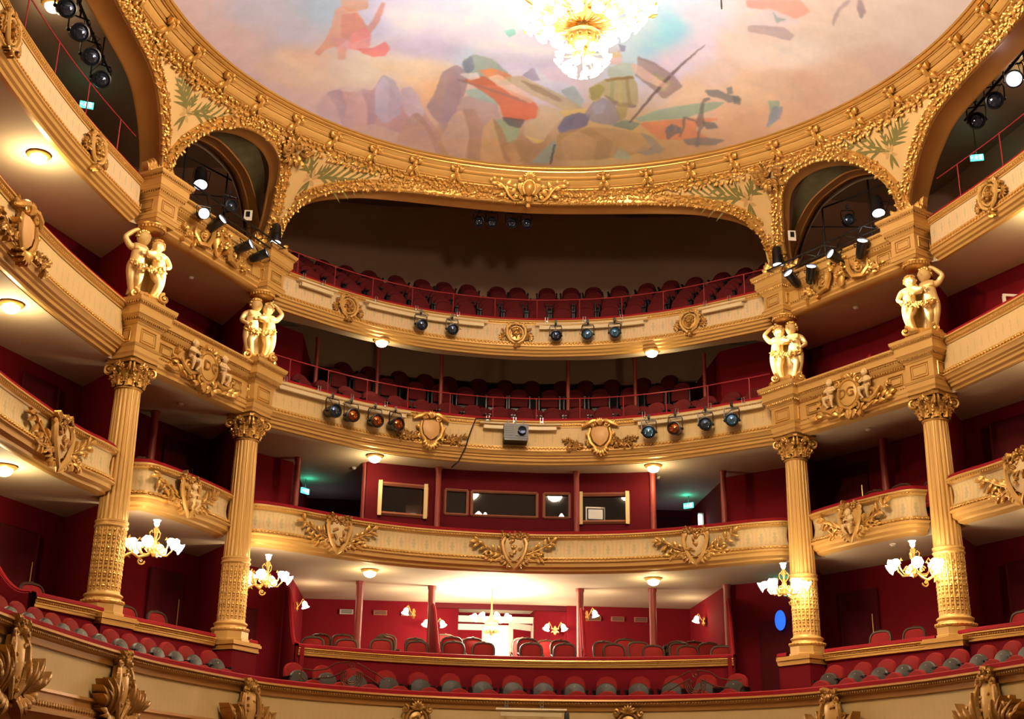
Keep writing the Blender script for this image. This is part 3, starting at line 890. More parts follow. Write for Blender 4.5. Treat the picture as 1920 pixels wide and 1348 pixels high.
# ================================================================ ornament designs (all in a frame T(u right, v up, w toward the hall))
def spray(mb, T, u0, v0, ang, ln, n, lw, seed, bend=0.0, berries=True):
    """a laurel / oak branch with paired leaves"""
    rg = random.Random(seed)
    pts = []
    for i in range(7):
        t = i/6
        pts.append((u0+math.cos(ang)*ln*t, v0+math.sin(ang)*ln*t+bend*t*t, 0.04+0.02*math.sin(PI*t)))
    mb.tube(pts, [0.02*(1-0.6*i/6) for i in range(7)], 5, T)
    for i in range(n):
        t = (i+0.6)/n
        u = u0+math.cos(ang)*ln*t; v = v0+math.sin(ang)*ln*t+bend*t*t
        a0 = ang+math.atan2(2*bend*t, ln)
        for sg in (-1, 1):
            mb.leaf(T, u, v, a0+sg*rg.uniform(0.5, 1.15), lw*rg.uniform(1.8, 2.6)*(1-0.2*t), lw*rg.uniform(0.5, 0.75), 0.02, rg.uniform(0.03, 0.08), -sg*rg.uniform(-0.15, 0.25), n=4, ridge=0.5)
            if berries and rg.random() < 0.7:
                mb.ell((u+rg.uniform(-0.04, 0.04), v+rg.uniform(-0.05, 0.05), 0.06), 0.016, 0.016, 0.016, 5, 4, T)
    mb.leaf(T, u0+math.cos(ang)*ln*0.97, v0+math.sin(ang)*ln*0.97+bend, ang+math.atan2(2*bend, ln), lw*2, lw*0.75, 0.03, 0.05, 0, n=4)
def plate(mb, T, outline, w0, w1, dome=0.0, k=4):
    """bulging plaque with a bevelled edge"""
    cu = sum(p[0] for p in outline)/len(outline); cv = sum(p[1] for p in outline)/len(outline)
    rows = []
    rows.append([T(cu+(u-cu)*1.0, cv+(v-cv)*1.0, w0) for u, v in outline])
    rows.append([T(cu+(u-cu)*1.0, cv+(v-cv)*1.0, w1*0.7) for u, v in outline])
    for i in range(k+1):
        f = 0.93*(1-i/k)+0.02
        rows.append([T(cu+(u-cu)*f, cv+(v-cv)*f, w1+dome*(1-f*f)) for u, v in outline])
    mb.grid(rows, close_u=True)
def rim(mb, T, outline, r, w):
    mb.tube([(u, v, w) for u, v in outline]+[(outline[0][0], outline[0][1], w)], r, 6, T, caps=False)
def ring_of(rx, ry, n=24, cu=0, cv=0, a0=0): return [(cu+rx*math.cos(a0+2*PI*i/n), cv+ry*math.sin(a0+2*PI*i/n)) for i in range(n)]

def cart_armorial(parent, T, seed, w=1.0, putto=False):
    """first-tier ornament: shield with scrolled frame, floral crest, pendant tip and two leafy branches"""
    mb = MB()
    sh = [(-0.19, 0.24), (0, 0.27), (0.19, 0.24), (0.24, 0.05), (0.20, -0.12), (0.10, -0.24), (0, -0.30), (-0.10, -0.24), (-0.20, -0.12), (-0.24, 0.05)]
    plate(mb, T, sh, 0, 0.07, 0.05)
    c = mb.build('cartouche', M['cream' if not putto else 'ochre'], parent)
    mb = MB()
    for sg in (-1, 1):
        mb.tube([(sg*0.22, 0.28, 0.06), (sg*0.28, 0.12, 0.09), (sg*0.25, -0.06, 0.10), (sg*0.17, -0.24, 0.10), (sg*0.05, -0.40, 0.09), (0, -0.46, 0.06)], [0.03, 0.045, 0.04, 0.045, 0.04, 0.02], 6, T)
        mb.scroll(T, sg*0.27, 0.22, PI/2, 0.075, 1.2, 0.028, sg, 0.07)
        mb.scroll(T, sg*0.26, -0.22, -PI/2, 0.065, 1.2, 0.026, sg, 0.07)
        mb.scroll(T, sg*0.11, -0.36, 0, 0.05, 1.1, 0.022, sg, 0.07)
        for i in range(4): mb.leaf(T, sg*(0.1+0.05*i), -0.30+0.03*i, -PI/2+sg*(0.5+0.25*i), 0.15, 0.06, 0.04, 0.04, 0, n=4)
    mb.build('scroll_frame', M['ochre'], c)
    mb = MB(); rg = random.Random(seed)
    for i in range(30):
        u = rg.uniform(-0.27, 0.27); v = 0.27+rg.uniform(-0.05, 0.07)
        mb.leaf(T, u, v, rg.uniform(0, 2*PI), rg.uniform(0.07, 0.12), 0.05, 0.07, 0.05, 0.2, n=3)
        if i % 2: mb.ell((u, v, 0.11), 0.03, 0.03, 0.025, 6, 4, T)
    mb.ell((0, 0.30, 0.11), 0.06, 0.055, 0.05, 8, 5, T)
    for i in range(8): mb.leaf(T, rg.uniform(-0.12, 0.12), rg.uniform(-0.12, 0.12), rg.uniform(0, 6), 0.14, 0.06, 0.10, 0.05, 0.3, n=4)
    mb.build('floral_crest', M['gold_dark'], c)
    for sg in (-1, 1):
        mb = MB()
        spray(mb, T, sg*0.22, -0.14, PI/2-sg*(PI/2-0.22), 0.66, 5, 0.10, seed*3+sg, 0.16)
        spray(mb, T, sg*0.26, -0.18, PI/2-sg*(PI/2+0.05), 0.36, 3, 0.085, seed*5+sg, 0.0)
        mb.build('leaf_spray', M['gold'], c)
    if putto:
        putto_relief(c, T, 0.02, -0.06, 0.52, 1)
    return c
def putto_relief(parent, T, u, v, s, hand):
    """small seated child in relief: a head with curls, plump torso and bent limbs"""
    mb = MB()
    head_rows(T, (u, v+0.36*s, 0.16), 0.085*s*1.3, 0.10*s*1.3, 0.09*s*1.3, mb, n=12, k=10)
    for i in range(12):
        a = i/12*PI*1.3-0.45; mb.ell((u+math.cos(a)*0.105*s, v+0.40*s+math.sin(a)*0.10*s, 0.15), 0.035*s, 0.035*s, 0.04*s, 5, 4, T)
    mb.tube([(u, v+0.30*s, 0.12), (u+hand*0.01, v+0.20*s, 0.12), (u+hand*0.03, v+0.05*s, 0.12), (u+hand*0.02, v-0.08*s, 0.12)], [0.05*s, 0.125*s, 0.115*s, 0.12*s], 10, T)
    for sg in (-1, 1):
        mb.tube([(u+sg*0.11*s, v+0.22*s, 0.13), (u+sg*0.22*s, v+0.12*s, 0.16), (u+sg*0.10*s, v+0.04*s, 0.24), (u+sg*0.03*s, v+0.05*s, 0.26)], [0.05*s, 0.045*s, 0.035*s, 0.03*s], 7, T)
        mb.tube([(u+sg*0.06*s, v-0.1*s, 0.13), (u+sg*0.17*s, v-0.16*s, 0.24), (u+sg*0.15*s, v-0.30*s, 0.24), (u+sg*0.10*s, v-0.45*s, 0.18), (u+sg*0.16*s, v-0.49*s, 0.22)], [0.08*s, 0.075*s, 0.05*s, 0.04*s, 0.03*s], 7, T)
    return mb.build('putto', M['cream'], parent)
def cart_medallion(parent, T, seed):
    """upper-tier ornament: round wreath with a tight bouquet, side flowers and a pendant"""
    mb = MB()
    for sg in (-1, 1):
        mb.tube([(sg*0.03, 0.24, 0.05), (sg*0.14, 0.22, 0.06), (sg*0.22, 0.12, 0.06), (sg*0.22, -0.04, 0.07), (sg*0.15, -0.18, 0.07), (sg*0.04, -0.25, 0.06)], [0.02, 0.03, 0.035, 0.04, 0.035, 0.025], 6, T)
        mb.scroll(T, sg*0.20, 0.19, PI/2, 0.06, 1.2, 0.022, sg, 0.06)
    rim(mb, T, ring_of(0.165, 0.175), 0.022, 0.05)
    c = mb.build('medallion_frame', M['ochre'], parent)
    mb = MB(); plate(mb, T, ring_of(0.16, 0.17), 0, 0.03, 0.02); mb.build('medallion', M['gold_smooth'], c)
    rg = random.Random(seed); mb = MB()
    for i in range(26):
        a, r = rg.uniform(0, 2*PI), rg.uniform(0, 0.12)
        mb.leaf(T, math.cos(a)*r, math.sin(a)*r, rg.uniform(0, 2*PI), 0.07, 0.045, 0.06, 0.05, 0.2, n=3)
        if i % 2: mb.ell((math.cos(a)*r, math.sin(a)*r, 0.10), 0.025, 0.025, 0.025, 5, 4, T)
    for sg in (-1, 1):
        for i in range(12):
            v = 0.10-0.25*i/12
            mb.leaf(T, sg*(0.28+rg.uniform(-0.03, 0.03)), v, rg.uniform(0, 6), 0.08, 0.045, 0.03, 0.04, 0.2, n=3)
        for i in range(6): mb.leaf(T, sg*0.3, -0.08, PI/2-sg*(0.3+0.5*i), 0.13, 0.05, 0.02, 0.03, 0, n=3)
    for i in range(9): mb.leaf(T, rg.uniform(-0.05, 0.05), -0.28, rg.uniform(3.5, 6), 0.1, 0.05, 0.05, 0.05, 0, n=3)
    mb.ell((0, -0.32, 0.08), 0.045, 0.06, 0.05, 7, 5, T)
    for i in range(5): mb.leaf(T, 0, 0.2, math.radians(50+20*i), 0.11, 0.035, 0.05, 0.03, 0, n=3)
    mb.build('bouquet', M['gold_dark'], c)
    return c
def cart_shell(parent, T, seed):
    """second-tier ornament: smooth apricot shield below a shell crest, palmette foot and flower sprays"""
    mb = MB()
    sh = [(-0.16, 0.17), (0, 0.20), (0.16, 0.17), (0.19, 0.02), (0.15, -0.12), (0.06, -0.20), (0, -0.23), (-0.06, -0.20), (-0.15, -0.12), (-0.19, 0.02)]
    plate(mb, T, sh, 0, 0.08, 0.05); c = mb.build('shield', M['shield'], parent)
    mb = MB()
    for sg in (-1, 1):
        mb.tube([(sg*0.02, 0.31, 0.08), (sg*0.14, 0.30, 0.1), (sg*0.26, 0.24, 0.1), (sg*0.38, 0.18, 0.06)], [0.03, 0.045, 0.045, 0.02], 6, T)
        mb.scroll(T, sg*0.33, 0.24, PI/2, 0.075, 1.2, 0.025, sg, 0.05)
        mb.scroll(T, sg*0.14, 0.22, 0, 0.055, 1.2, 0.02, -sg, 0.09)
        mb.tube([(sg*0.2, 0.15, 0.08), (sg*0.24, 0.0, 0.09), (sg*0.2, -0.14, 0.09), (sg*0.08, -0.27, 0.08)], [0.025, 0.035, 0.035, 0.03], 6, T)
        mb.scroll(T, sg*0.22, -0.15, -PI/2, 0.05, 1.2, 0.02, sg, 0.07)
        mb.leaf(T, sg*0.2, 0.0, PI/2-sg*1.2, 0.12, 0.06, 0.07, 0.05)
    for i in range(5):
        a = math.radians(50+20*i); mb.leaf(T, 0, 0.22, a, 0.15, 0.05, 0.08, 0.05, 0, n=4)
    for i in range(7):
        a = math.radians(-90+(i-3)*24); mb.leaf(T, 0, -0.24, a, 0.19, 0.065, 0.06, 0.07, 0, n=5); 
        mb.ell((math.cos(a)*0.17, -0.24+math.sin(a)*0.17, 0.06), 0.022, 0.022, 0.02, 5, 4, T)
    mb.build('scroll_frame', M['gold'], c)
    rg = random.Random(seed)
    for sg in (-1, 1):
        mb = MB()
        for i in range(34):
            t = rg.random(); u = 0.24+0.42*t; v = -0.17-0.06*t+rg.uniform(-0.04, 0.13*(1-t))
            mb.leaf(T, sg*u, v, rg.uniform(0, 6.3), 0.085, 0.05, 0.03, 0.05, 0.2, n=3)
            if i % 3 == 0: mb.ell((sg*u, v, 0.07), 0.024, 0.024, 0.022, 5, 4, T)
        spray(mb, T, sg*0.4, -0.16, PI/2-sg*(PI/2-0.25), 0.3, 4, 0.055, seed+sg)
        mb.build('flower_spray', M['gold_dark'], c)
    return c
def cart_trophy(parent, T, seed, w=1.0):
    """lowest-tier ornament: tall scrolled shield with bundles of big curved leaves"""
    mb = MB()
    plate(mb, T, [(-0.14, 0.3), (0.0, 0.34), (0.14, 0.3), (0.18, 0.02), (0.12, -0.25), (0.0, -0.36), (-0.12, -0.25), (-0.18, 0.02)], 0, 0.09, 0.07)
    c = mb.build('cartouche', M['ochre'], parent); mb = MB(); rg = random.Random(seed)
    for sg in (-1, 1):
        mb.tube([(sg*0.13, 0.36, 0.08), (sg*0.2, 0.2, 0.11), (sg*0.22, 0.0, 0.12), (sg*0.16, -0.2, 0.12), (sg*0.05, -0.38, 0.1)], [0.03, 0.045, 0.05, 0.05, 0.03], 6, T)
        mb.scroll(T, sg*0.16, 0.33, PI/2, 0.08, 1.3, 0.03, sg, 0.1)
        mb.scroll(T, sg*0.31, 0.0, PI/2, 0.10, 1.3, 0.035, sg, 0.1)
        for i in range(10):
            t = i/9
            mb.leaf(T, sg*(0.18+0.30*t), -0.34+0.06*t, PI/2-sg*(0.1+0.6*t+rg.uniform(-0.2, 0.2)), rg.uniform(0.36, 0.55)-0.12*t, rg.uniform(0.045, 0.07), 0.04+rg.uniform(0, 0.05), 0.12, -sg*rg.uniform(-0.1, 0.3), n=6)
        for i in range(5):
            mb.leaf(T, sg*(0.12+0.05*i), -0.30, -PI/2+sg*(0.3+0.28*i), 0.3, 0.09, 0.04, 0.1, sg*0.2, n=5)
        for i in range(10): mb.leaf(T, sg*rg.uniform(0.3, 0.58), rg.uniform(-0.3, 0.05), rg.uniform(0, 6), 0.1, 0.06, 0.05, 0.06, 0.2, n=3)
    for i in range(14):
        mb.leaf(T, rg.uniform(-0.12, 0.12), 0.36+rg.uniform(-0.04, 0.06), rg.uniform(0, PI), 0.13, 0.06, 0.08, 0.06, 0.2, n=3)
    mb.ell((0, 0.36, 0.13), 0.06, 0.06, 0.05, 7, 5, T)
    for i in range(12): mb.ell((rg.uniform(-0.13, 0.13), rg.uniform(-0.3, 0.25), 0.13), 0.03, 0.03, 0.03, 5, 4, T)
    mb.build('trophy', M['gold_dark'], c)
    return c
def cart_round(parent, T, seed):
    """lowest-tier middle ornament: round shield in a scrolled ring under a palmette"""
    mb = MB(); plate(mb, T, ring_of(0.17, 0.18, 20, 0, -0.12), 0, 0.06, 0.05); c = mb.build('cartouche', M['ochre'], parent); mb = MB(); rg = random.Random(seed)
    rim(mb, T, ring_of(0.22, 0.23, 26, 0, -0.12), 0.028, 0.06); rim(mb, T, ring_of(0.28, 0.29, 26, 0, -0.12), 0.03, 0.03)
    for i in range(7):
        mb.leaf(T, 0, 0.10, math.radians(15+25*i), 0.17, 0.06, 0.06, 0.06, 0, n=4)
    for sg in (-1, 1):
        mb.scroll(T, sg*0.26, 0.10, PI/2, 0.08, 1.2, 0.03, sg, 0.06); mb.scroll(T, sg*0.30, -0.34, PI/2, 0.08, 1.2, 0.03, -sg, 0.06)
        for i in range(12): mb.leaf(T, sg*rg.uniform(0.38, 0.72), -0.22+rg.uniform(-0.12, 0.03), rg.uniform(0, 3), 0.13, 0.06, 0.03, 0.05, 0.2, n=4)
    for i in range(8): mb.leaf(T, rg.uniform(-0.1, 0.1), -0.12+rg.uniform(-0.1, 0.1), rg.uniform(0, 6), 0.1, 0.05, 0.09, 0.04, 0.2, n=3)
    mb.build('scroll_frame', M['gold_dark'], c)
    return c

# ================================================================ the balconies
def bead_row(mb, path, z, out, d0, d1, step, rx, rz, ry=None):
    n = max(1, int((d1-d0)/step))
    for i in range(n):
        d = d0+(i+0.5)*(d1-d0)/n
        T = path.frame(d, z, out)
        mb.ell((0, 0, 0), rx, rz, ry or rx, 6, 4, T)
def egg_band(mb, path, z, out, d0, d1, step, h, seed=1):
    """leaf-and-dart moulding"""
    n = max(1, int((d1-d0)/step))
    for i in range(n):
        d = d0+(i+0.5)*(d1-d0)/n
        T = path.frame(d, z, out)
        mb.ell((0, 0, 0), step*0.30, h*0.5, 0.022, 6, 4, T)
        mb.leaf(T, -step*0.5, h*0.35, -PI/2+0.5, h*0.9, step*0.28, 0.0, 0.02, 0.2, n=2, ridge=0.6)
        mb.leaf(T, step*0.5, h*0.35, -PI/2-0.5, h*0.9, step*0.28, 0.0, 0.02, -0.2, n=2, ridge=0.6)
panel4 = pattern_panel('pale_patterned_panel', (0.78, 0.58, 0.33), (0.42, 0.43, 0.28), (0.68, 0.40, 0.22), 0.235, 10.72, 11.14, 0.75)
panel3 = pattern_panel('faded_patterned_panel', (0.80, 0.57, 0.26), (0.50, 0.40, 0.20), (0.70, 0.46, 0.24), 0.20, 8.08, 8.55, 0.5)
panel2 = pattern_panel('lattice_patterned_panel', (0.80, 0.60, 0.30), (0.44, 0.40, 0.20), (0.70, 0.42, 0.15), 0.29, 5.42, 5.85, 0.8)
panel0 = pattern_panel('plain_damask_panel', (0.70, 0.50, 0.22), (0.60, 0.42, 0.17), (0.76, 0.55, 0.26), 0.13, 1.35, 2.05, 0.35)
def P4(z): return dict(rail=[(-0.18, z), (-0.16, z+0.035), (-0.02, z+0.04), (0.03, z+0.02), (0.03, z-0.03), (-0.02, z-0.04)],
    top=[(0.03, z-0.035), (0.075, z-0.045), (0.085, z-0.075), (0.06, z-0.09), (0.05, z-0.125), (0.02, z-0.135), (0.015, z-0.16)],
    panel=[(0.0, z-0.15), (0.0, z-0.40), (0.005, z-0.60)], bandz=z-0.635, bandh=0.10, bando=0.045,
    low=[(0.0, z-0.58), (0.04, z-0.59), (0.04, z-0.68), (0.075, z-0.695), (0.075, z-0.715), (0.04, z-0.73), (0.02, z-0.78), (-0.03, z-0.80), (-0.05, z-0.84), (-0.10, z-0.86), (-0.12, z-0.90), (-0.2, z-0.90)],
    beadz=z-0.108, beado=0.058)
def P3(z): return dict(rail=P4(z)['rail'],
    top=[(0.03, z-0.035), (0.085, z-0.05), (0.095, z-0.085), (0.06, z-0.10), (0.055, z-0.15), (0.02, z-0.165), (0.015, z-0.20)],
    panel=[(0.0, z-0.19), (-0.005, z-0.42), (0.0, z-0.68)], bandz=z-0.705, bandh=0.085, bando=0.035,
    low=[(0.0, z-0.65), (0.03, z-0.66), (0.03, z-0.745), (0.075, z-0.76), (0.08, z-0.785), (0.05, z-0.80), (0.02, z-0.86), (-0.03, z-0.88), (-0.035, z-0.91), (-0.08, z-0.93), (-0.09, z-0.98), (-0.15, z-1.0), (-0.17, z-1.045), (-0.26, z-1.05)],
    beadz=z-0.127, beado=0.058)
def P2(z): return dict(rail=P4(z)['rail'],
    top=[(0.03, z-0.035), (0.08, z-0.05), (0.09, z-0.08), (0.055, z-0.095), (0.05, z-0.125), (0.01, z-0.14), (0.0, z-0.165)],
    panel=[(-0.01, z-0.155), (-0.035, z-0.25), (-0.045, z-0.36), (-0.03, z-0.46), (0.01, z-0.57)], bandz=z-0.60, bandh=0.075, bando=0.06,
    low=[(0.01, z-0.55), (0.045, z-0.56), (0.055, z-0.635), (0.09, z-0.65), (0.09, z-0.67), (0.04, z-0.69), (0.03, z-0.77), (-0.01, z-0.79), (-0.05, z-0.81), (-0.06, z-0.85), (-0.12, z-0.87), (-0.14, z-0.885), (-0.24, z-0.89)],
    beadz=z-0.11, beado=0.055)
def P0(z): return dict(rail=[(-0.22, z-0.01), (-0.20, z+0.04), (-0.02, z+0.045), (0.05, z+0.02), (0.05, z-0.045), (-0.02, z-0.05)],
    top=[(0.04, z-0.045), (0.11, z-0.055), (0.125, z-0.09), (0.08, z-0.11), (0.075, z-0.16), (0.05, z-0.18), (0.03, z-0.185), (0.02, z-0.27), (0.0, z-0.28)],
    panel=[(-0.01, z-0.27), (-0.02, z-0.5), (-0.01, z-0.80)], bandz=z-0.99, bandh=0.11, bando=0.05,
    low=[(0.0, z-0.78), (0.045, z-0.79), (0.05, z-0.83), (0.02, z-0.85), (0.02, z-0.93), (0.05, z-0.94), (0.05, z-1.05), (0.10, z-1.07), (0.10, z-1.11), (0.04, z-1.13), (-0.02, z-1.2), (-0.1, z-1.27), (-0.25, z-1.3)],
    beadz=z-0.135, beado=0.085)
def balcony(name, label, path, prof, panel_mat, d0=None, d1=None, tone='gold', floor_z=None, seed=1):
    p, n = path.at(path.len/2)
    t = thing(name, label, 'balcony', (p.x, p.y, prof['low'][-1][1]))
    mb = MB(); path.sweep(mb, prof['rail'], d0, d1); mb.build('velvet_handrail', M['velvet'], t)
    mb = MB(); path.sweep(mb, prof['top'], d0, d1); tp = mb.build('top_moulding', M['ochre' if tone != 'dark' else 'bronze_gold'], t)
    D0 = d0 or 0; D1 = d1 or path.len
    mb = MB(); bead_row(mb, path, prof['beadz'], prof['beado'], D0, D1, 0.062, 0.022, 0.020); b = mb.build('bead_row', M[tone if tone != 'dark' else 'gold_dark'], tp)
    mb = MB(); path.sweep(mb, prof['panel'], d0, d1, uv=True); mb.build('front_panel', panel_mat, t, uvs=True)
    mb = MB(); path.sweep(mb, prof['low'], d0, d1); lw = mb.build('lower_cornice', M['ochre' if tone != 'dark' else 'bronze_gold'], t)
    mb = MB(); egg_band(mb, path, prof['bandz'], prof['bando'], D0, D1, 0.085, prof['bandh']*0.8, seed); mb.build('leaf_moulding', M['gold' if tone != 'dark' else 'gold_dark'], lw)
    # inner face, closing the parapet from behind
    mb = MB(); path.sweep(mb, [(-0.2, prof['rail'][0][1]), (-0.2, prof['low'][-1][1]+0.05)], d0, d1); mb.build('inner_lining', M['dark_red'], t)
    return t
Z4, Z3, Z2, Z0 = 11.28, 8.76, 6.02, 2.30
b4 = balcony('balcony', 'top balcony front with round flower medallions, above all other balconies in the centre', p_centre, P4(Z4), panel4, seed=1)
b4R = balcony('balcony', 'top side balcony front right of the outer right pier', p_sR, P4(Z4), panel4, seed=2)
b4L = balcony('balcony', 'top side balcony front left of the outer left pier', p_sL, P4(Z4), panel4, seed=3)
b3 = balcony('balcony', 'third level centre balcony with two smooth apricot shields and stage lamps hung on it', p_centre, P3(Z3), panel3, seed=4)
b3R = balcony('balcony', 'third level side balcony beyond the outer right statue', p_sR, P3(Z3), panel3, seed=5)
b3L = balcony('balcony', 'third level side balcony beyond the outer left statue', p_sL, P3(Z3), panel3, seed=6)
b2 = balcony('balcony', 'second level centre balcony with three leafy armorial cartouches, between the inner columns', p_t2c, P2(Z2), panel2, seed=7)
b2mR = balcony('balcony', 'short box balcony with a carved putto between the two right columns', p_t2mR, P2(Z2), panel2, seed=8)
b2mL = balcony('balcony', 'short box balcony with a carved putto between the two left columns', p_t2mL, P2(Z2), panel2, seed=9)
b2R = balcony('balcony', 'box balcony right of the outer right column, running out of frame', p_t2sR, P2(Z2), panel2, seed=10)
b2L = balcony('balcony', 'box balcony left of the outer left column, running out of frame', p_t2sL, P2(Z2), panel2, seed=11)
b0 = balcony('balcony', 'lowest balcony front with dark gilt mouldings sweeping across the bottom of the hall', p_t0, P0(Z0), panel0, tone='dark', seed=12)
mb = MB()
ct = [(0, 27.9), (0, 28)]
# floor of the lowest balcony
outl = [(x*1.03, y+0.12) for x, y in T0_pts]
wl = [(10.9, 11.5), (11.0, 12.0), (10.55, 17.0), (9.8, 21.4), (8.7, 24.0), (7.75, 25.9), (6.75, 27.5), (5.1, 29.05), (5.02, 32.7)]
struct(poly_slab('floor_balcony', outl+wl+mirror_pts(wl[::-1]), 1.45, 0.12, M['carpet']))
lv = catmull(HALF, 0.3)
def cart_at(fn, path, x, y, z, parent, seed, w=0.03, sc=1.0, sgn=1, **kw):
    d = path.near(x, y)
    # u must run left->right in the view: centre path does; right side path runs right-to-near (also rightward in view)
    left = path.flip
    T = path.frame(d, z, w, -1 if left else 1, sc)
    return fn(parent, T, seed, **kw)
for x in (-3.98, 0.0, 3.98):
    cart_at(cart_medallion, p_centre, x, 28.45 if x == 0 else 27.18, Z4-0.40, b4, 21+int(x))
for p, b in ((p_sR, b4R), (p_sL, b4L)):
    s = -1 if p.flip else 1
    cart_at(cart_medallion, p, s*8.12, 20.3, Z4-0.40, b, 31, sc=1.1)
    cart_at(cart_medallion, p, s*8.58, 16.75, Z4-0.40, b, 33, sc=1.1)
for x in (-2.0, 2.0): cart_at(cart_shell, p_centre, x, 28.13, Z3-0.43, b3, 41+int(x), sc=1.15)
for p, b in ((p_sR, b3R), (p_sL, b3L)):
    s = -1 if p.flip else 1
    cart_at(cart_shell, p, s*8.50, 18.3, Z3-0.45, b, 44, sc=1.3)
for x, y in ((-3.9, 27.0), (0, 28.15), (3.9, 27.0)): cart_at(cart_armorial, p_t2c, x, y, Z2-0.39, b2, 51+int(x), sc=0.98)
for p, b in ((p_t2mR, b2mR), (p_t2mL, b2mL)):
    s = -1 if p.flip else 1
    cart_at(cart_armorial, p, s*(6.45 if s > 0 else 6.6), 24.15 if s > 0 else 23.9, Z2-0.40, b, 55, sc=0.98, putto=True)
for p, b in ((p_t2sR, b2R), (p_t2sL, b2L)):
    s = -1 if p.flip else 1
    cart_at(cart_armorial, p, s*8.04, 20.3, Z2-0.42, b, 58, sc=1.12)
for s, x, y, k in ((-1, 7.2, 16.6, 0), (-1, 6.59, 19.97, 0), (-1, 5.1, 23.77, 0), (-1, 2.0, 26.13, 1), (1, 2.2, 26.07, 1), (1, 5.42, 23.1, 0), (1, 6.7, 19.5, 0), (1, 7.2, 16.6, 0)):
    for _ in (0,):
        d = p_t0.near(s*x, y); T = p_t0.frame(d, Z0-0.60 if not k else Z0-0.42, 0.03, 1, 1.12 if not k else 1.0)
        (cart_round if k else cart_trophy)(b0, T, 61+int(x)+s)
# red guard rails on the two upper tiers
def guard(label, path, z, d0, d1, n, parent_name='guard_rail', h=0.52, out=-0.1):
    p, _ = path.at((d0+d1)/2)
    t = thing(parent_name, label, 'railing', (p.x, p.y, z))
    mb = MB(); k = max(8, int((d1-d0)/0.25))
    mb.tube([path.map(d0+(d1-d0)*i/k, z+h, out) for i in range(k+1)], 0.013, 6); mb.build('top_rail', M['rail_red'], t)
    for i in range(n):
        d = d0+(d1-d0)*(i+0.5)/n
        mb = MB(); mb.tube([path.map(d, z, out), path.map(d, z+h, out)], 0.012, 6); mb.build('baluster', M['rail_red'], t)
    return t
guard('thin red guard rail above the top centre balcony', p_centre, Z4+0.03, 0.15, p_centre.len-0.15, 12)
guard('thin red guard rail above the third level centre balcony', p_centre, Z3+0.03, 0.15, p_centre.len-0.15, 12)
guard('thin red guard rail on the top side balcony at right', p_sR, Z4+0.03, 0.25, p_sR.len-0.2, 7, h=0.75)
guard('thin red guard rail on the top side balcony at left', p_sL, Z4+0.03, 0.25, p_sL.len-0.2, 7, h=0.75)

# ---------------------------------------------------------------- box fronts of the ground tier
def box_front(label, pts, z, name='box_front', h=1.6, smooth=True, pillow=True):
    path = Path(pts, smooth=smooth) if pts[0][0] < pts[-1][0] or True else None
    return path
def make_box_front(label, pts, z, flip=False, smooth=True, zb=1.55, cut=None):
    path = Path(pts, smooth=smooth, flip=flip)
    p, n = path.at(path.len/2)
    t = thing('parapet', label, 'parapet', (p.x, p.y, zb))
    mb = MB(); path.sweep(mb, [(-0.2, z-0.01), (-0.18, z+0.03), (-0.02, z+0.035), (0.05, z+0.015), (0.06, z-0.04), (0.04, z-0.055)]); mb.build('velvet_handrail', M['velvet'], t)
    mb = MB(); path.sweep(mb, [(0.04, z-0.05), (0.075, z-0.055), (0.08, z-0.075), (0.06, z-0.085), (0.055, z-0.10), (0.045, z-0.125), (0.06, z-0.135), (0.06, z-0.155), (0.045, z-0.16), (0.045, z-0.205), (0.03, z-0.215), (0.0, z-0.22)])
    mo = mb.build('gilt_moulding', M['gold_smooth'], t)
    mb = MB(); bead_row(mb, path, z-0.113, 0.055, 0, path.len, 0.05, 0.018, 0.014); mb.build('bead_row', M['gold_dark'], mo)
    mb = MB(); path.sweep(mb, [(0.0, z-0.2), (0.0, zb), (-0.1, zb), (-0.1, z-0.02)]); mb.build('fabric_panel', M['red_wall'], t)
    return t, path
BF = [(0, 27.92), (1.3, 27.82), (2.6, 27.5), (3.6, 27.1), (4.5, 26.62)]
make_box_front('long red box front with gilt moulding across the three middle boxes', mirror_pts(BF[::-1])+BF[1:], 3.24)
for s, nm in ((1, 'right'), (-1, 'left')):
    fl_ = s < 0
    # return of the centre front back to the wall
    mb = MB(); mb.box((s*4.62, 27.8, 2.4), 0.08, 2.5, 1.66, s*-0.18); o = mb.build('box_end_wall', M['red_wall'], smooth=False)
    tag(o, 'red upholstered end panel closing the middle box front at '+nm, 'panel')
    make_box_front('red box front between the two %s-hand columns' % nm, [(s*5.98, 25.12), (s*6.6, 24.02), (s*7.3, 22.82)], 3.2, flip=fl_)
    make_box_front('short red box front behind the inner %s column' % nm, [(s*5.28, 26.05), (s*5.42, 25.85)], 3.2, flip=fl_, smooth=False)
    make_box_front('red box front outside the outer %s column' % nm, [(s*7.42, 22.15), (s*7.55, 21.75), (s*8.15, 20.62)] if True else None, 3.2, flip=fl_, smooth=False)
    make_box_front('red box front return at the far %s edge' % nm, [(s*8.15, 20.62), (s*9.3, 21.0)], 3.2, flip=not fl_, smooth=False) if False else None
    P_ = Path([(s*8.17, 20.6), (s*9.6, 21.25)], smooth=False, flip=(s > 0) ^ False)
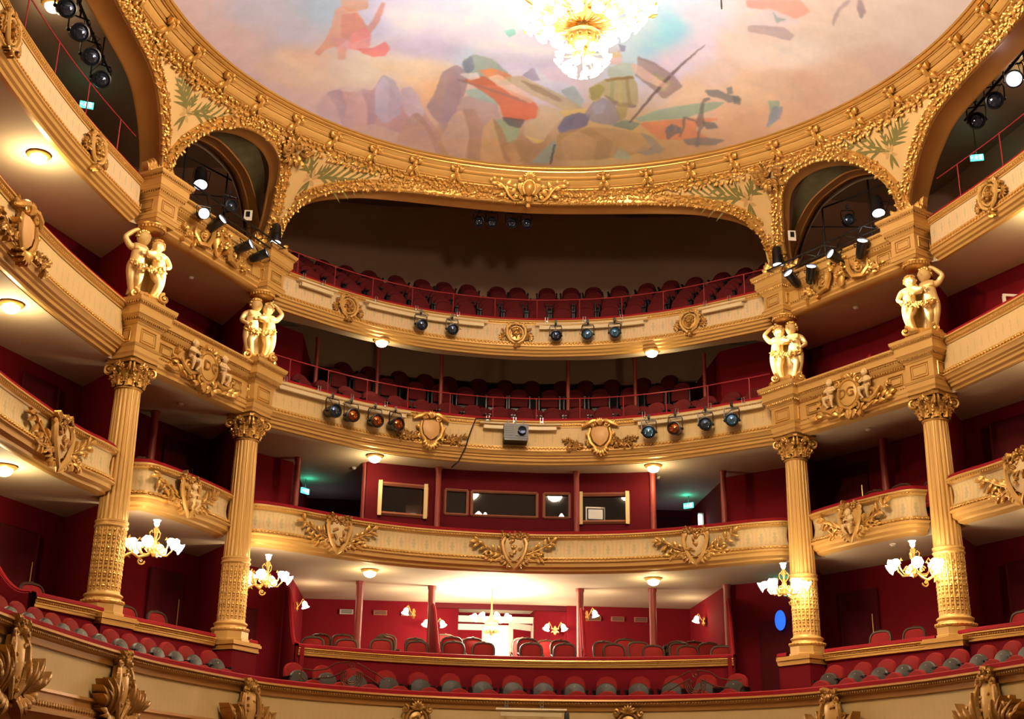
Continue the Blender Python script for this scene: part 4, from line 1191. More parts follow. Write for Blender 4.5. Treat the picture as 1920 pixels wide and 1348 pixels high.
# S-shaped red dividers between boxes
def divider(label, a, b_, z0, top):
    """upholstered partition whose top edge swoops down toward the front"""
    a = Vector(a); b_ = Vector(b_); n = (b_-a).normalized(); side = Vector((n.y, -n.x))*0.05
    rows = []
    N = 20
    for i in range(N+1):
        t = i/N
        z = top-(top-z0-0.0)*(0.5-0.5*math.cos(PI*min(1, t*1.05)))
        q = a.lerp(b_, t)
        rows.append([(q.x+side.x, q.y+side.y, 1.6), (q.x+side.x, q.y+side.y, z), (q.x, q.y, z+0.03), (q.x-side.x, q.y-side.y, z), (q.x-side.x, q.y-side.y, 1.6)])
    mb = MB(); mb.grid(rows)
    t = thing('box_divider', label, 'partition', (a.x, a.y, 1.6)); mb.build('upholstered_panel', M['red_wall'], t)
    mb = MB(); mb.tube([Vector(r[2]) for r in rows], 0.028, 6); mb.build('piping', M['velvet'], t)
    return t
for s, nm in ((1, 'right'), (-1, 'left')):
    divider('curved red partition between the middle box and its %s neighbour' % nm, (s*1.74, 29.9), (s*1.55, 27.85), 3.27, 4.6)
    divider('curved red partition at the %s end of the middle boxes' % nm, (s*5.02, 29.0), (s*4.52, 26.72), 3.27, 4.75)
    divider('curved red partition beyond the outer %s column' % nm, (s*9.9, 21.1), (s*8.2, 20.62), 3.2, 4.9)
# ================================================================ columns, piers, entablatures, statues
def T_round(c, r, a):
    """frame on a cylinder of radius r about c, centred at angle a: u along the arc, v up, w outward"""
    return lambda u, v, w: Vector((c[0]+(r+w)*math.cos(a+u/r), c[1]+(r+w)*math.sin(a+u/r), c[2]+v))
OI = (I_P-O_P).normalized()                    # right-hand side direction, outer -> inner pier
def make_column(label, loc):
    t = thing('column', label, 'column', loc)
    x, y, _ = loc
    c = (x, y, 0)
    mb = MB()
    mb.lathe([(0.36, 3.10), (0.385, 3.12), (0.385, 3.16), (0.36, 3.17), (0.36, 3.30)], c, 8)
    mb.lathe([(0.335, 3.30), (0.36, 3.32), (0.365, 3.345), (0.35, 3.37), (0.315, 3.385), (0.305, 3.41), (0.315, 3.43), (0.33, 3.445), (0.33, 3.465), (0.31, 3.48), (0.285, 3.49), (0.275, 3.52)], c, 40)
    mb.build('base', M['ochre'], t)
    mb = MB()
    for i in range(26): 
        T = T_round((x, y, 3.345), 0.355, 2*PI*i/26); mb.leaf(T, 0, -0.03, PI/2, 0.06, 0.055, 0, 0.015, 0, n=2)
    mb.build('torus_leaves', M['gold'], t)
    def fluted(z0, z1, r0, r1, nf=20, nz=10, depth=0.13):
        mb = MB(); rows = []
        for k in range(nz+1):
            tt = k/nz; z = z0+(z1-z0)*tt; r = r0+(r1-r0)*tt
            e = min(1.0, min(k, nz-k)/0.9)
            row = []
            for i in range(nf*8):
                ph = (i % 8)/8
                d = max(0, math.sin(PI*(ph-0.14)/0.72)) if 0.14 < ph < 0.86 else 0
                rr = r*(1-depth*e*(d**0.6)*0.7)
                a = 2*PI*i/(nf*8)
                row.append((x+rr*math.cos(a), y+rr*math.sin(a), z))
            rows.append(row)
        mb.grid(rows, close_u=True)
        return mb
    fluted(3.52, 4.64, 0.272, 0.27).build('lower_shaft', M['ochre'], t)
    mb = MB()
    for i in range(20):
        a = 2*PI*(i+0.5)/20
        T = T_round((x, y, 3.5), 0.255, a)
        for k in range(15):
            v = 0.06+k*0.072
            mb.ell((0, v, 0.005), 0.020, 0.026, 0.018, 5, 4, T)
            if k % 3 == 0: mb.leaf(T, 0, v, PI/2, 0.09, 0.05, 0.0, 0.02, 0, n=2)
    mb.build('husk_chains', M['gold'], t)
    mb = MB()
    mb.lathe([(0.27, 4.62), (0.285, 4.63), (0.295, 4.65), (0.285, 4.67), (0.275, 4.68), (0.275, 4.71), (0.288, 4.72), (0.288, 4.745), (0.265, 4.76)], c, 40)
    mb.build('collar', M['ochre'], t)
    fluted(4.76, 7.14, 0.262, 0.225, nz=12).build('shaft', M['ochre'], t)
    mb = MB()
    mb.lathe([(0.225, 7.13), (0.25, 7.145), (0.255, 7.165), (0.24, 7.18), (0.222, 7.19), (0.222, 7.3), (0.235, 7.42), (0.28, 7.54), (0.32, 7.58)], c, 32)
    rot = math.atan2(OI.y, OI.x)*(1 if x > 0 else -1)+(0 if x > 0 else PI)
    for k in range(4):          # abacus with concave sides
        pass
    ab = []
    for k in range(4):
        a0 = rot+PI/4+k*PI/2
        ab += [(x+0.44*math.cos(a0-0.09), y+0.44*math.sin(a0-0.09)), (x+0.44*math.cos(a0+0.09), y+0.44*math.sin(a0+0.09)), (x+0.30*math.cos(a0+PI/4), y+0.30*math.sin(a0+PI/4))]
    mb.grid([[(u, v, z) for u, v in ab] for z in (7.60, 7.64)], close_u=True)
    mb.grid([[(x+(u-x)*s, y+(v-y)*s, z) for u, v in ab] for s, z in ((0.1, 7.60), (1, 7.60))], close_u=True)
    mb.grid([[(x+(u-x)*s, y+(v-y)*s, z) for u, v in ab] for s, z in ((0.93, 7.64), (0.96, 7.67), (1.04, 7.685), (0.1, 7.69))], close_u=True)
    cap = mb.build('capital', M['gold_dark'], t)
    mb = MB(); rg = random.Random(5)
    for row, (v0, ln, r, cnt, off) in enumerate(((7.19, 0.20, 0.235, 8, 0), (7.25, 0.27, 0.245, 8, 0.5))):
        for i in range(cnt):
            a = rot+2*PI*(i+off)/cnt
            er = Vector((math.cos(a), math.sin(a), 0)); et = Vector((-math.sin(a), math.cos(a), 0))
            rows = []
            for k in range(7):
                tt = k/6; w = 0.085*math.sin(PI*min(1, 0.25+0.75*tt*0.93))**0.7
                rr = r+0.02+0.10*tt**3; z = v0+ln*(tt if tt < 0.85 else 0.85-(tt-0.85)*0.8)
                cc = Vector((x, y, z))+er*rr
                rows.append([cc-et*w-er*0.015, cc-et*w*0.5+er*0.01, cc+er*0.03, cc+et*w*0.5+er*0.01, cc+et*w-er*0.015])
            mb.grid(rows)
            for sg in (-1, 1):
                for k in (1, 3, 5):
                    tt = k/6; rr = r+0.03+0.1*tt**3
                    T = lambda u, v, w, er=er, et=et, rr=rr: Vector((x, y, v))+er*(rr+w)+et*u
                    mb.leaf(T, sg*0.05, v0+ln*tt*0.85, PI/2-sg*0.6, 0.06, 0.035, 0.01, 0.02, 0, n=2)
    mb.build('acanthus_leaves', M['gold'], cap)
    mb = MB()
    for k in range(4):
        a = rot+PI/4+k*PI/2
        er = Vector((math.cos(a), math.sin(a), 0)); et = Vector((-er.y, er.x, 0))
        for sg in (-1, 1):
            T = lambda u, v, w, er=er, et=et, sg=sg: Vector((x, y, 7.50))+er*(0.37+u)+Vector((0, 0, v))+et*(sg*(w+0.03))
            mb.scroll(T, 0.0, 0.0, PI*0.75, 0.095, 1.5, 0.024, -1, 0.0, n=20)
            mb.tube([T(-0.14, -0.10, 0.03), T(-0.10, 0.02, 0.02), T(-0.05, 0.07, 0.0)], [0.018, 0.022, 0.024], 5)
        a2 = rot+k*PI/2
        T2 = T_round((x, y, 7.56), 0.31, a2)
        for i in range(6): mb.leaf(T2, 0, 0.02, i*PI/3, 0.065, 0.045, 0.01, 0.03, 0, n=2)
        for sg in (-1, 1): mb.scroll(T2, sg*0.10, -0.03, PI/2, 0.05, 1.2, 0.015, sg, 0.02, 10)
    mb.build('volutes', M['gold'], cap)
    return t
make_column('fluted gilt column nearest the right edge, with reliefs on its lower third', (O_P.x, O_P.y, 3.1))
make_column('fluted gilt column right of the middle boxes, carrying the inner right statue', (I_P.x, I_P.y, 3.1))
make_column('fluted gilt column left of the middle boxes, carrying the inner left statue', (-I_P.x, I_P.y, 3.1))
make_column('fluted gilt column nearest the left edge, with reliefs on its lower third', (-O_P.x, O_P.y, 3.1))
# pedestals under the columns
for x, y, nm in ((O_P.x, O_P.y, 'outer right'), (I_P.x, I_P.y, 'inner right'), (-I_P.x, I_P.y, 'inner left'), (-O_P.x, O_P.y, 'outer left')):
    t = thing('pedestal', 'red pedestal with gilt cap under the %s column' % nm, 'pedestal', (x, y, 1.57))
    rot = math.atan2(OI.y, OI.x)*(1 if x > 0 else -1)
    mb = MB(); mb.box((x, y, 2.25), 0.78, 0.78, 1.36, rot); mb.build('shaft', M['red_wall'], t, smooth=False)
    mb = MB()
    for z, w, h in ((2.945, 0.84, 0.03), (2.99, 0.82, 0.06), (3.05, 0.90, 0.05), (3.09, 0.86, 0.03)): mb.box((x, y, z), w, w, h, rot)
    mb.build('gilt_cap', M['gold_smooth'], t, smooth=False)

def rect_stack(mb, x, y, rot, items):
    """stack of rectangular mouldings: (z0, z1, width0, width1)"""
    co, si = math.cos(rot), math.sin(rot)
    for z0, z1, w0, w1 in items:
        vs = []
        for z, w in ((z0, w0), (z1, w1)):
            for a, b_ in ((-1, -1), (1, -1), (1, 1), (-1, 1)):
                px, py = a*w/2, b_*w/2
                vs.append((x+px*co-py*si, y+px*si+py*co, z))
        mb.add(vs, [(0, 3, 2, 1), (4, 5, 6, 7), (0, 1, 5, 4), (1, 2, 6, 5), (2, 3, 7, 6), (3, 0, 4, 7)])
def pier(label, x, y, z0, z1, upper):
    """moulded block above a column (or above a statue) with sunk panels, dentils and beads"""
    rot = math.atan2(OI.y, OI.x)*(1 if x > 0 else -1)
    t = thing('pier_block', label, 'pier', (x, y, z0))
    h = z1-z0
    mb = MB()
    if not upper:
        rect_stack(mb, x, y, rot, [(z0, z0+0.05, 0.62, 0.64), (z0+0.05, z0+0.10, 0.60, 0.66), (z0+0.10, z0+0.20, 0.66, 0.68), (z0+0.20, z0+0.24, 0.70, 0.76), (z0+0.24, z0+0.62, 0.64, 0.64),
                                   (z0+0.62, z0+0.66, 0.66, 0.70), (z0+0.66, z0+0.74, 0.72, 0.80), (z0+0.74, z0+0.78, 0.80, 0.88), (z0+0.78, z0+0.95, 0.90, 0.90), (z0+0.95, z0+1.02, 0.92, 1.02), (z0+1.02, z0+1.08, 1.02, 1.04)])
        pz, ph = z0+0.43, 0.26
        dz = [(z0+0.70, 0.40), (z0+0.98, 0.49)]
        face = 0.32
    else:
        rect_stack(mb, x, y, rot, [(z0, z0+0.05, 0.50, 0.56), (z0+0.05, z0+0.12, 0.60, 0.64), (z0+0.12, z0+0.17, 0.66, 0.60), (z0+0.17, z0+0.50, 0.56, 0.56), (z0+0.50, z0+0.55, 0.58, 0.64),
                                   (z0+0.55, z0+0.63, 0.66, 0.74), (z0+0.63, z0+0.67, 0.76, 0.80), (z0+0.67, z0+0.82, 0.82, 0.82), (z0+0.82, z0+0.90, 0.84, 0.94), (z0+0.90, z0+0.95, 0.95, 0.96)])
        pz, ph = z0+0.335, 0.22
        dz = [(z0+0.59, 0.355), (z0+0.86, 0.455)]
        face = 0.28
    body = mb.build('block', M['ochre'], t, smooth=False)
    mb = MB(); mbd = MB()
    for k in range(4):
        a = rot+k*PI/2
        n = Vector((math.cos(a), math.sin(a), 0)); tdir = Vector((-n.y, n.x, 0))
        T = lambda u, v, w, n=n, tdir=tdir: Vector((x, y, pz))+n*(face+w)+tdir*u+Vector((0, 0, v))
        w2 = face*0.62
        rim(mb, T, [(-w2, -ph/2), (w2, -ph/2), (w2, ph/2), (-w2, ph/2)], 0.014, 0.01)
        rim(mb, T, [(-w2+0.045, -ph/2+0.045), (w2-0.045, -ph/2+0.045), (w2-0.045, ph/2-0.045), (-w2+0.045, ph/2-0.045)], 0.008, 0.005)
        mb.build('sunk_panel', M['gold_smooth'], body); mb = MB()
        for z, f in dz:
            mbd = MB()
            m_ = int(2*f/0.052)
            for i in range(m_+1):
                u = -f+2*f*i/m_
                q = Vector((x, y, z))+n*f+tdir*u
                mbd.ell(tuple(q), 0.021, 0.021, 0.028, 5, 4)
            mbd.build('egg_row', M['gold_dark'], body)
    return t
names4 = ((O_P.x, O_P.y, 'outer right'), (I_P.x, I_P.y, 'inner right'), (-I_P.x, I_P.y, 'inner left'), (-O_P.x, O_P.y, 'outer left'))
for x, y, nm in names4:
    pier('moulded gilt pier block on the capital of the %s column' % nm, x, y, 7.69, 8.77, False)
    pier('moulded gilt pier block resting on the heads of the %s statue' % nm, x*0.985, y, 10.42, 11.37, True)
# straight entablatures between the piers
def entab(label, s, z_top, kind):
    A, B = Vector((s*O_P.x, O_P.y)), Vector((s*I_P.x, I_P.y))
    pts = [(A.x, A.y), (B.x, B.y)] if s > 0 else [(B.x, B.y), (A.x, A.y)]
    # run left -> right in the view for right side: O is right; keep normal toward hall
    if s > 0: pts = pts[::-1]
    else: pts = pts[::-1]
    path = Path(pts, smooth=False, flip=False)
    if path.nrm[0].dot(Vector((-s, -0.4))) < 0: path = Path(pts, smooth=False, flip=True)
    p, n = path.at(path.len/2)
    z = z_top
    t = thing('entablature', label, 'entablature', (p.x, p.y, z-1.0))
    mb = MB(); path.sweep(mb, [(-0.02, z), (0.0, z+0.03), (0.22, z+0.035), (0.26, z+0.015), (0.26, z-0.02)]); mb.build('velvet_handrail', M['velvet'], t)
    if kind == 3:
        prof = [(0.26, z-0.02), (0.36, z-0.03), (0.37, z-0.07), (0.30, z-0.11), (0.29, z-0.24), (0.26, z-0.25), (0.25, z-0.30), (0.19, z-0.36), (0.19, z-0.40), (0.14, z-0.42), (0.14, z-0.80), (0.18, z-0.83), (0.18, z-0.90), (0.15, z-0.92), (0.15, z-0.98), (0.10, z-1.0), (0.10, z-1.06), (0.0, z-1.08), (-0.1, z-1.08)]
        rows = [(z-0.09, 0.34), (z-0.275, 0.265), (z-0.38, 0.205), (z-0.815, 0.175)]
    else:
        prof = [(0.26, z-0.02), (0.36, z-0.03), (0.37, z-0.07), (0.31, z-0.10), (0.30, z-0.24), (0.26, z-0.26), (0.24, z-0.32), (0.19, z-0.35), (0.15, z-0.37), (0.15, z-0.62), (0.19, z-0.64), (0.19, z-0.68), (0.17, z-0.70), (0.17, z-0.74), (0.12, z-0.78), (0.12, z-0.82), (0.07, z-0.85), (0.0, z-0.88), (-0.1, z-0.88)]
        rows = [(z-0.085, 0.345), (z-0.29, 0.255), (z-0.66, 0.20)]
    mb = MB(); path.sweep(mb, prof); f = mb.build('frieze', M['ochre'], t)
    for zz, o in rows:
        mb = MB(); bead_row(mb, path, zz, o, 0.3, path.len-0.3, 0.062, 0.022, 0.024); mb.build('bead_row', M['gold_dark'], f)
    T0_ = path.frame(path.len/2, z-(0.60 if kind == 3 else 0.5), 0.16, 1)
    # make u run left->right in the picture
    u1 = T0_(1, 0, 0)-T0_(0, 0, 0)
    sg = 1 if (u1.x > 0) else -1
    T = path.frame(path.len/2, z-(0.60 if kind == 3 else 0.5), 0.16, sg)
    for c in (-1.08, 1.08):
        mb = MB()
        rim(mb, T, [(c-0.17, -0.12), (c+0.17, -0.12), (c+0.17, 0.10), (c-0.17, 0.10)], 0.013, 0.0)
        rim(mb, T, [(c-0.12, -0.08), (c+0.12, -0.08), (c+0.12, 0.06), (c-0.12, 0.06)], 0.008, 0.0)
        mb.build('sunk_panel', M['gold_smooth'], f)
    mb = MB(); path.sweep(mb, [(-0.1, z), (-0.1, z-0.84)]); mb.build('inner_lining', M['dark_red'], t)
    rg = random.Random(17)
    if kind == 3:
        mb = MB(); plate(mb, T, ring_of(0.24, 0.27, 24), 0, 0.14, 0.06); c = mb.build('monogram_shield', M['ochre'], t)
        mb = MB(); rim(mb, T, ring_of(0.27, 0.30, 26), 0.035, 0.12)
        for sg2 in (-1, 1):
            mb.scroll(T, sg2*0.26, 0.24, PI/2, 0.08, 1.2, 0.028, sg2, 0.14); mb.scroll(T, sg2*0.2, -0.28, -PI/2, 0.08, 1.2, 0.028, sg2, 0.14)
            mb.tube([(sg2*0.30, -0.20, 0.12), (sg2*0.5, -0.27, 0.14), (sg2*0.68, -0.20, 0.15), (sg2*0.78, -0.05, 0.12)], [0.03, 0.05, 0.045, 0.02], 6, T)
            mb.scroll(T, sg2*0.56, -0.12, -PI/2, 0.12, 1.3, 0.035, sg2, 0.12)
            for i in range(10):
                t_ = i/9; mb.leaf(T, sg2*(0.15+0.75*t_), -0.36+0.12*t_+rg.uniform(-0.03, 0.03), PI/2-sg2*(PI/2+rg.uniform(-0.6, 0.5)), 0.22, 0.09, 0.04, 0.08, 0.2*sg2, n=4)
            for i in range(10):
                mb.leaf(T, sg2*rg.uniform(0.62, 1.0), rg.uniform(-0.2, 0.05), rg.uniform(0, 6), 0.14, 0.06, 0.03, 0.06, 0.2, n=4)
        for i in range(18): mb.leaf(T, rg.uniform(-0.24, 0.24), -0.34+rg.uniform(-0.06, 0.05), rg.uniform(3.3, 6.1), 0.17, 0.08, 0.05, 0.08, 0, n=4)
        for i in range(10): mb.leaf(T, rg.uniform(-0.12, 0.12), 0.33, rg.uniform(0, PI), 0.13, 0.07, 0.1, 0.06, 0, n=3)
        mb.build('trophy_scrolls', M['gold'], c)
        putto_relief(c, T, -0.46, 0.10, 0.62, -1); putto_relief(c, T, 0.46, 0.08, 0.62, 1)
        # initials on the shield
        cu = bpy.data.curves.new('monogram', 'FONT'); cu.body = 'DG'; cu.size = 0.27; cu.extrude = 0.012; cu.align_x = 'CENTER'; cu.align_y = 'CENTER'
        tmp = bpy.data.objects.new('monogram', cu); COL.objects.link(tmp)
        bpy.context.view_layer.update()
        me = bpy.data.meshes.new_from_object(tmp.evaluated_get(bpy.context.evaluated_depsgraph_get()))
        for v in me.vertices: v.co = T(v.co.x, v.co.y, 0.205+v.co.z)
        bpy.data.objects.remove(tmp)
        me.materials.clear(); me.materials.append(M['gold_dark'])
        o = bpy.data.objects.new('monogram', me); COL.objects.link(o); o.parent = c; o.matrix_parent_inverse = c.matrix_world.inverted() if False else Matrix.Identity(4)
        o.matrix_parent_inverse = (t.matrix_basis @ c.matrix_parent_inverse).inverted() if False else Matrix.Identity(4)
    else:
        mb = MB(); mb.lathe([(0.02, -0.28), (0.07, -0.24), (0.10, -0.12), (0.16, 0.0), (0.17, 0.10), (0.13, 0.16), (0.16, 0.20), (0.12, 0.22)], (0, 0, 0), 12, T=lambda x_, y_, z_: T(x_, z_, 0.08+y_*0.6)); c = mb.build('urn', M['gold'], t)
        mb = MB()
        for i in range(26): 
            u, v = rg.uniform(-0.17, 0.17), rg.uniform(-0.1, 0.30); mb.leaf(T, u, v, rg.uniform(0, 6), 0.11, 0.06, 0.16, 0.06, 0.2, n=3); mb.ell((u, v, 0.2), 0.03, 0.03, 0.03, 5, 4, T)
        for sg2 in (-1, 1):
            mb.tube([(sg2*0.14, 0.26, 0.12), (sg2*0.24, 0.20, 0.14), (sg2*0.26, 0.0, 0.14), (sg2*0.36, -0.18, 0.12), (sg2*0.58, -0.22, 0.1), (sg2*0.72, -0.06, 0.08), (sg2*0.70, 0.12, 0.06)], [0.03, 0.045, 0.055, 0.06, 0.055, 0.045, 0.02], 6, T)
            mb.scroll(T, sg2*0.50, -0.02, PI/2, 0.12, 1.4, 0.035, sg2, 0.08); mb.scroll(T, sg2*0.86, -0.1, PI/2, 0.10, 1.4, 0.03, -sg2, 0.06)
            for i in range(16): 
                u, v = sg2*rg.uniform(0.6, 1.05), rg.uniform(-0.25, 0.0); mb.leaf(T, u, v, rg.uniform(0, 6), 0.12, 0.06, 0.04, 0.05, 0.2, n=3)
                if i % 3 == 0: mb.ell((u, v, 0.08), 0.03, 0.03, 0.025, 5, 4, T)
            for i in range(6): mb.leaf(T, sg2*0.28, 0.05, PI/2-sg2*(0.2+0.35*i), 0.2, 0.07, 0.05, 0.07, 0, n=4)
        mb.build('scrolls_and_flowers', M['gold'], c)
    return t
for s, nm in ((1, 'right'), (-1, 'left')):
    entab('gilt entablature with putti and monogram shield between the two %s columns' % nm, s, 8.74, 3)
    entab('upper gilt entablature with an urn and scrolls between the two %s statues' % nm, s, 11.27, 4)
# small gilt acroteria at arch springings on the pier tops
for x, y, nm in names4:
    s = 1 if x > 0 else -1
    t = thing('palmette', 'gilt palmette cluster on the %s pier where the arches spring' % nm, 'relief ornament', (x, y-0.1, 11.38))
    mb = MB(); rg = random.Random(int(x*10)+90)
    base = shell(math.degrees(math.atan2(y-CY, x)), 11.5); er = Vector((x, y-CY, 0)).normalized(); et = Vector((-er.y, er.x, 0))
    T = lambda u, v, w: base+et*u-er*(w+0.02)+Vector((0, 0, v-0.1))
    for i in range(30):
        u = rg.uniform(-0.33, 0.33); mb.leaf(T, u, rg.uniform(-0.06, 0.06), PI/2-u*1.4+rg.uniform(-0.3, 0.3), rg.uniform(0.14, 0.28), 0.09, 0.05, 0.1, rg.uniform(-0.3, 0.3), n=4)
    for i in range(8): mb.ell((rg.uniform(-0.28, 0.28), rg.uniform(0, 0.15), 0.12), 0.035, 0.035, 0.035, 6, 4, T)
    mb.build('leaves', M['gold'], t)

# ---------------------------------------------------------------- statues: pairs of children carrying the upper piers
def skin_body(name, joints, edges, parent, material, sub=2):
    me = bpy.data.meshes.new(name)
    keys = list(joints)
    me.from_pydata([joints[k][0] for k in keys], [(keys.index(a), keys.index(b_)) for a, b_ in edges], [])
    o = bpy.data.objects.new(name, me); COL.objects.link(o)
    sk = o.modifiers.new('skin', 'SKIN'); sk.use_smooth_shade = True
    for i, k in enumerate(keys):
        r = joints[k][1]; me.skin_vertices[0].data[i].radius = (r, r) if not isinstance(r, tuple) else r
    me.skin_vertices[0].data[0].use_root = True
    sd = o.modifiers.new('sub', 'SUBSURF'); sd.levels = sub; sd.render_levels = sub
    me.materials.append(material)
    bpy.context.view_layer.update()
    me2 = bpy.data.meshes.new_from_object(o.evaluated_get(bpy.context.evaluated_depsgraph_get()))
    o.modifiers.clear()
    o.data = me2; me2.materials.clear(); me2.materials.append(material); me2.polygons.foreach_set('use_smooth', [True]*len(me2.polygons))
    bpy.data.meshes.remove(me)
    o.parent = parent
    return o
def child_figure(parent, cx, out, arm_up, face_a, H, zb, yoff, stride):
    """chubby child; 'out' is the side (+1/-1) away from its companion; local -y faces the hall"""
    k = H
    def P(x, y, z): return (cx+out*x*k+out*0.05*k*math.sin(z*PI), yoff+y*k, zb+z*k)
    R = lambda r: r*k
    J = {'pelvis': (P(0.0, 0, 0.42), R(0.105)), 'waist': (P(0.0, -0.03, 0.51), R(0.100)), 'chest': (P(-0.005, -0.01, 0.62), R(0.105)), 'neck0': (P(-0.01, 0.0, 0.695), R(0.070)), 'neck': (P(-0.02, -0.01, 0.735), R(0.042)),
         'head': (P(-0.03, -0.02, 0.80), R(0.060)),
         'hipO': (P(0.06, 0, 0.38), R(0.088)), 'kneeO': (P(0.075, -0.03, 0.22), R(0.058)), 'calfO': (P(0.065, 0.0, 0.13), R(0.052)), 'ankO': (P(0.06, 0.02, 0.035), R(0.030)), 'toeO': (P(0.08, -0.06, 0.012), R(0.024)),
         'hipI': (P(-0.055, 0, 0.38), R(0.088)), 'kneeI': (P(-0.03+stride, -0.09, 0.23), R(0.058)), 'calfI': (P(-0.02+stride*0.6, -0.02, 0.13), R(0.052)), 'ankI': (P(-0.03+stride*0.4, 0.02, 0.04), R(0.030)), 'toeI': (P(-0.035+stride*0.4, -0.06, 0.012), R(0.024)),
         'shO': (P(0.115, 0, 0.67), R(0.052)), 'shI': (P(-0.12, 0, 0.67), R(0.050))}
    if arm_up: J.update({'elO': (P(0.215, -0.02, 0.79), R(0.042)), 'wrO': (P(0.115, -0.03, 0.905), R(0.028)), 'haO': (P(0.05, -0.03, 0.935), R(0.032))})
    else: J.update({'elO': (P(0.165, -0.03, 0.54), R(0.042)), 'wrO': (P(0.10, -0.13, 0.47), R(0.028)), 'haO': (P(0.055, -0.155, 0.455), R(0.032))})
    J.update({'elI': (P(-0.20, -0.10, 0.62), R(0.040)), 'wrI': (P(-0.11, -0.165, 0.575), R(0.028)), 'haI': (P(-0.055, -0.165, 0.585), R(0.032))})
    E = [('pelvis', 'waist'), ('waist', 'chest'), ('chest', 'neck0'), ('neck0', 'neck'), ('neck', 'head'), ('neck0', 'shO'), ('shO', 'elO'), ('elO', 'wrO'), ('wrO', 'haO'), ('neck0', 'shI'), ('shI', 'elI'), ('elI', 'wrI'), ('wrI', 'haI')]
    for q in 'OI': E += [('pelvis', 'hip'+q), ('hip'+q, 'knee'+q), ('knee'+q, 'calf'+q), ('calf'+q, 'ank'+q), ('ank'+q, 'toe'+q)]
    body = skin_body('child_body', J, E, parent, M['statue'])
    hc_ = Vector(J['head'][0])+Vector((0, -0.012, 0.02))
    ca, sa = math.cos(face_a), math.sin(face_a)
    tilt = -out*0.22
    def T(u, v, w):
        u2 = u*math.cos(tilt)-v*math.sin(tilt); v2 = u*math.sin(tilt)+v*math.cos(tilt)
        return hc_+Vector((u2*ca+w*sa, u2*sa-w*ca, v2))
    mb = MB(); head_rows(T, (0, 0, 0), 0.090*k, 0.105*k, 0.098*k, mb, n=24, k=20); mb.build('head', M['statue'], body, loc=(0, 0, 0))
    mb = MB(); rg = random.Random(int(cx*100)+5)
    for i in range(64):
        a = rg.uniform(0, 2*PI); el = rg.uniform(0.0, 1.5)
        d = Vector((math.cos(a)*math.cos(el), math.sin(el), math.sin(a)*math.cos(el)))
        if d.z > 0.25 and d.y < 0.62: continue
        mb.ell((d.x*0.092*k, d.y*0.105*k+0.006*k, d.z*0.098*k), 0.026*k, 0.024*k, 0.026*k, 6, 4, T)
    mb.build('curly_hair', M['gold_smooth'], body, loc=(0, 0, 0))
    mb = MB()
    for hk, wk in (('haO', 'wrO'), ('haI', 'wrI')):
        h = Vector(J[hk][0]); d = (h-Vector(J[wk][0])).normalized(); side = d.cross(Vector((0, 1, 0.2))).normalized()
        for i in range(5):
            o_ = side*((i-2)*0.015*k); dd = d if i else (d*0.4-side).normalized(); ln = (0.7, 0.92, 1.0, 0.95, 0.8)[i]
            mb.tube([h+o_, h+o_+dd*0.03*k*ln, h+o_+dd*0.048*k*ln+Vector((0, -0.010, -0.008))], [0.011*k, 0.009*k, 0.006*k], 5)
    mb.build('fingers', M['statue'], body, loc=(0, 0, 0))
    return body
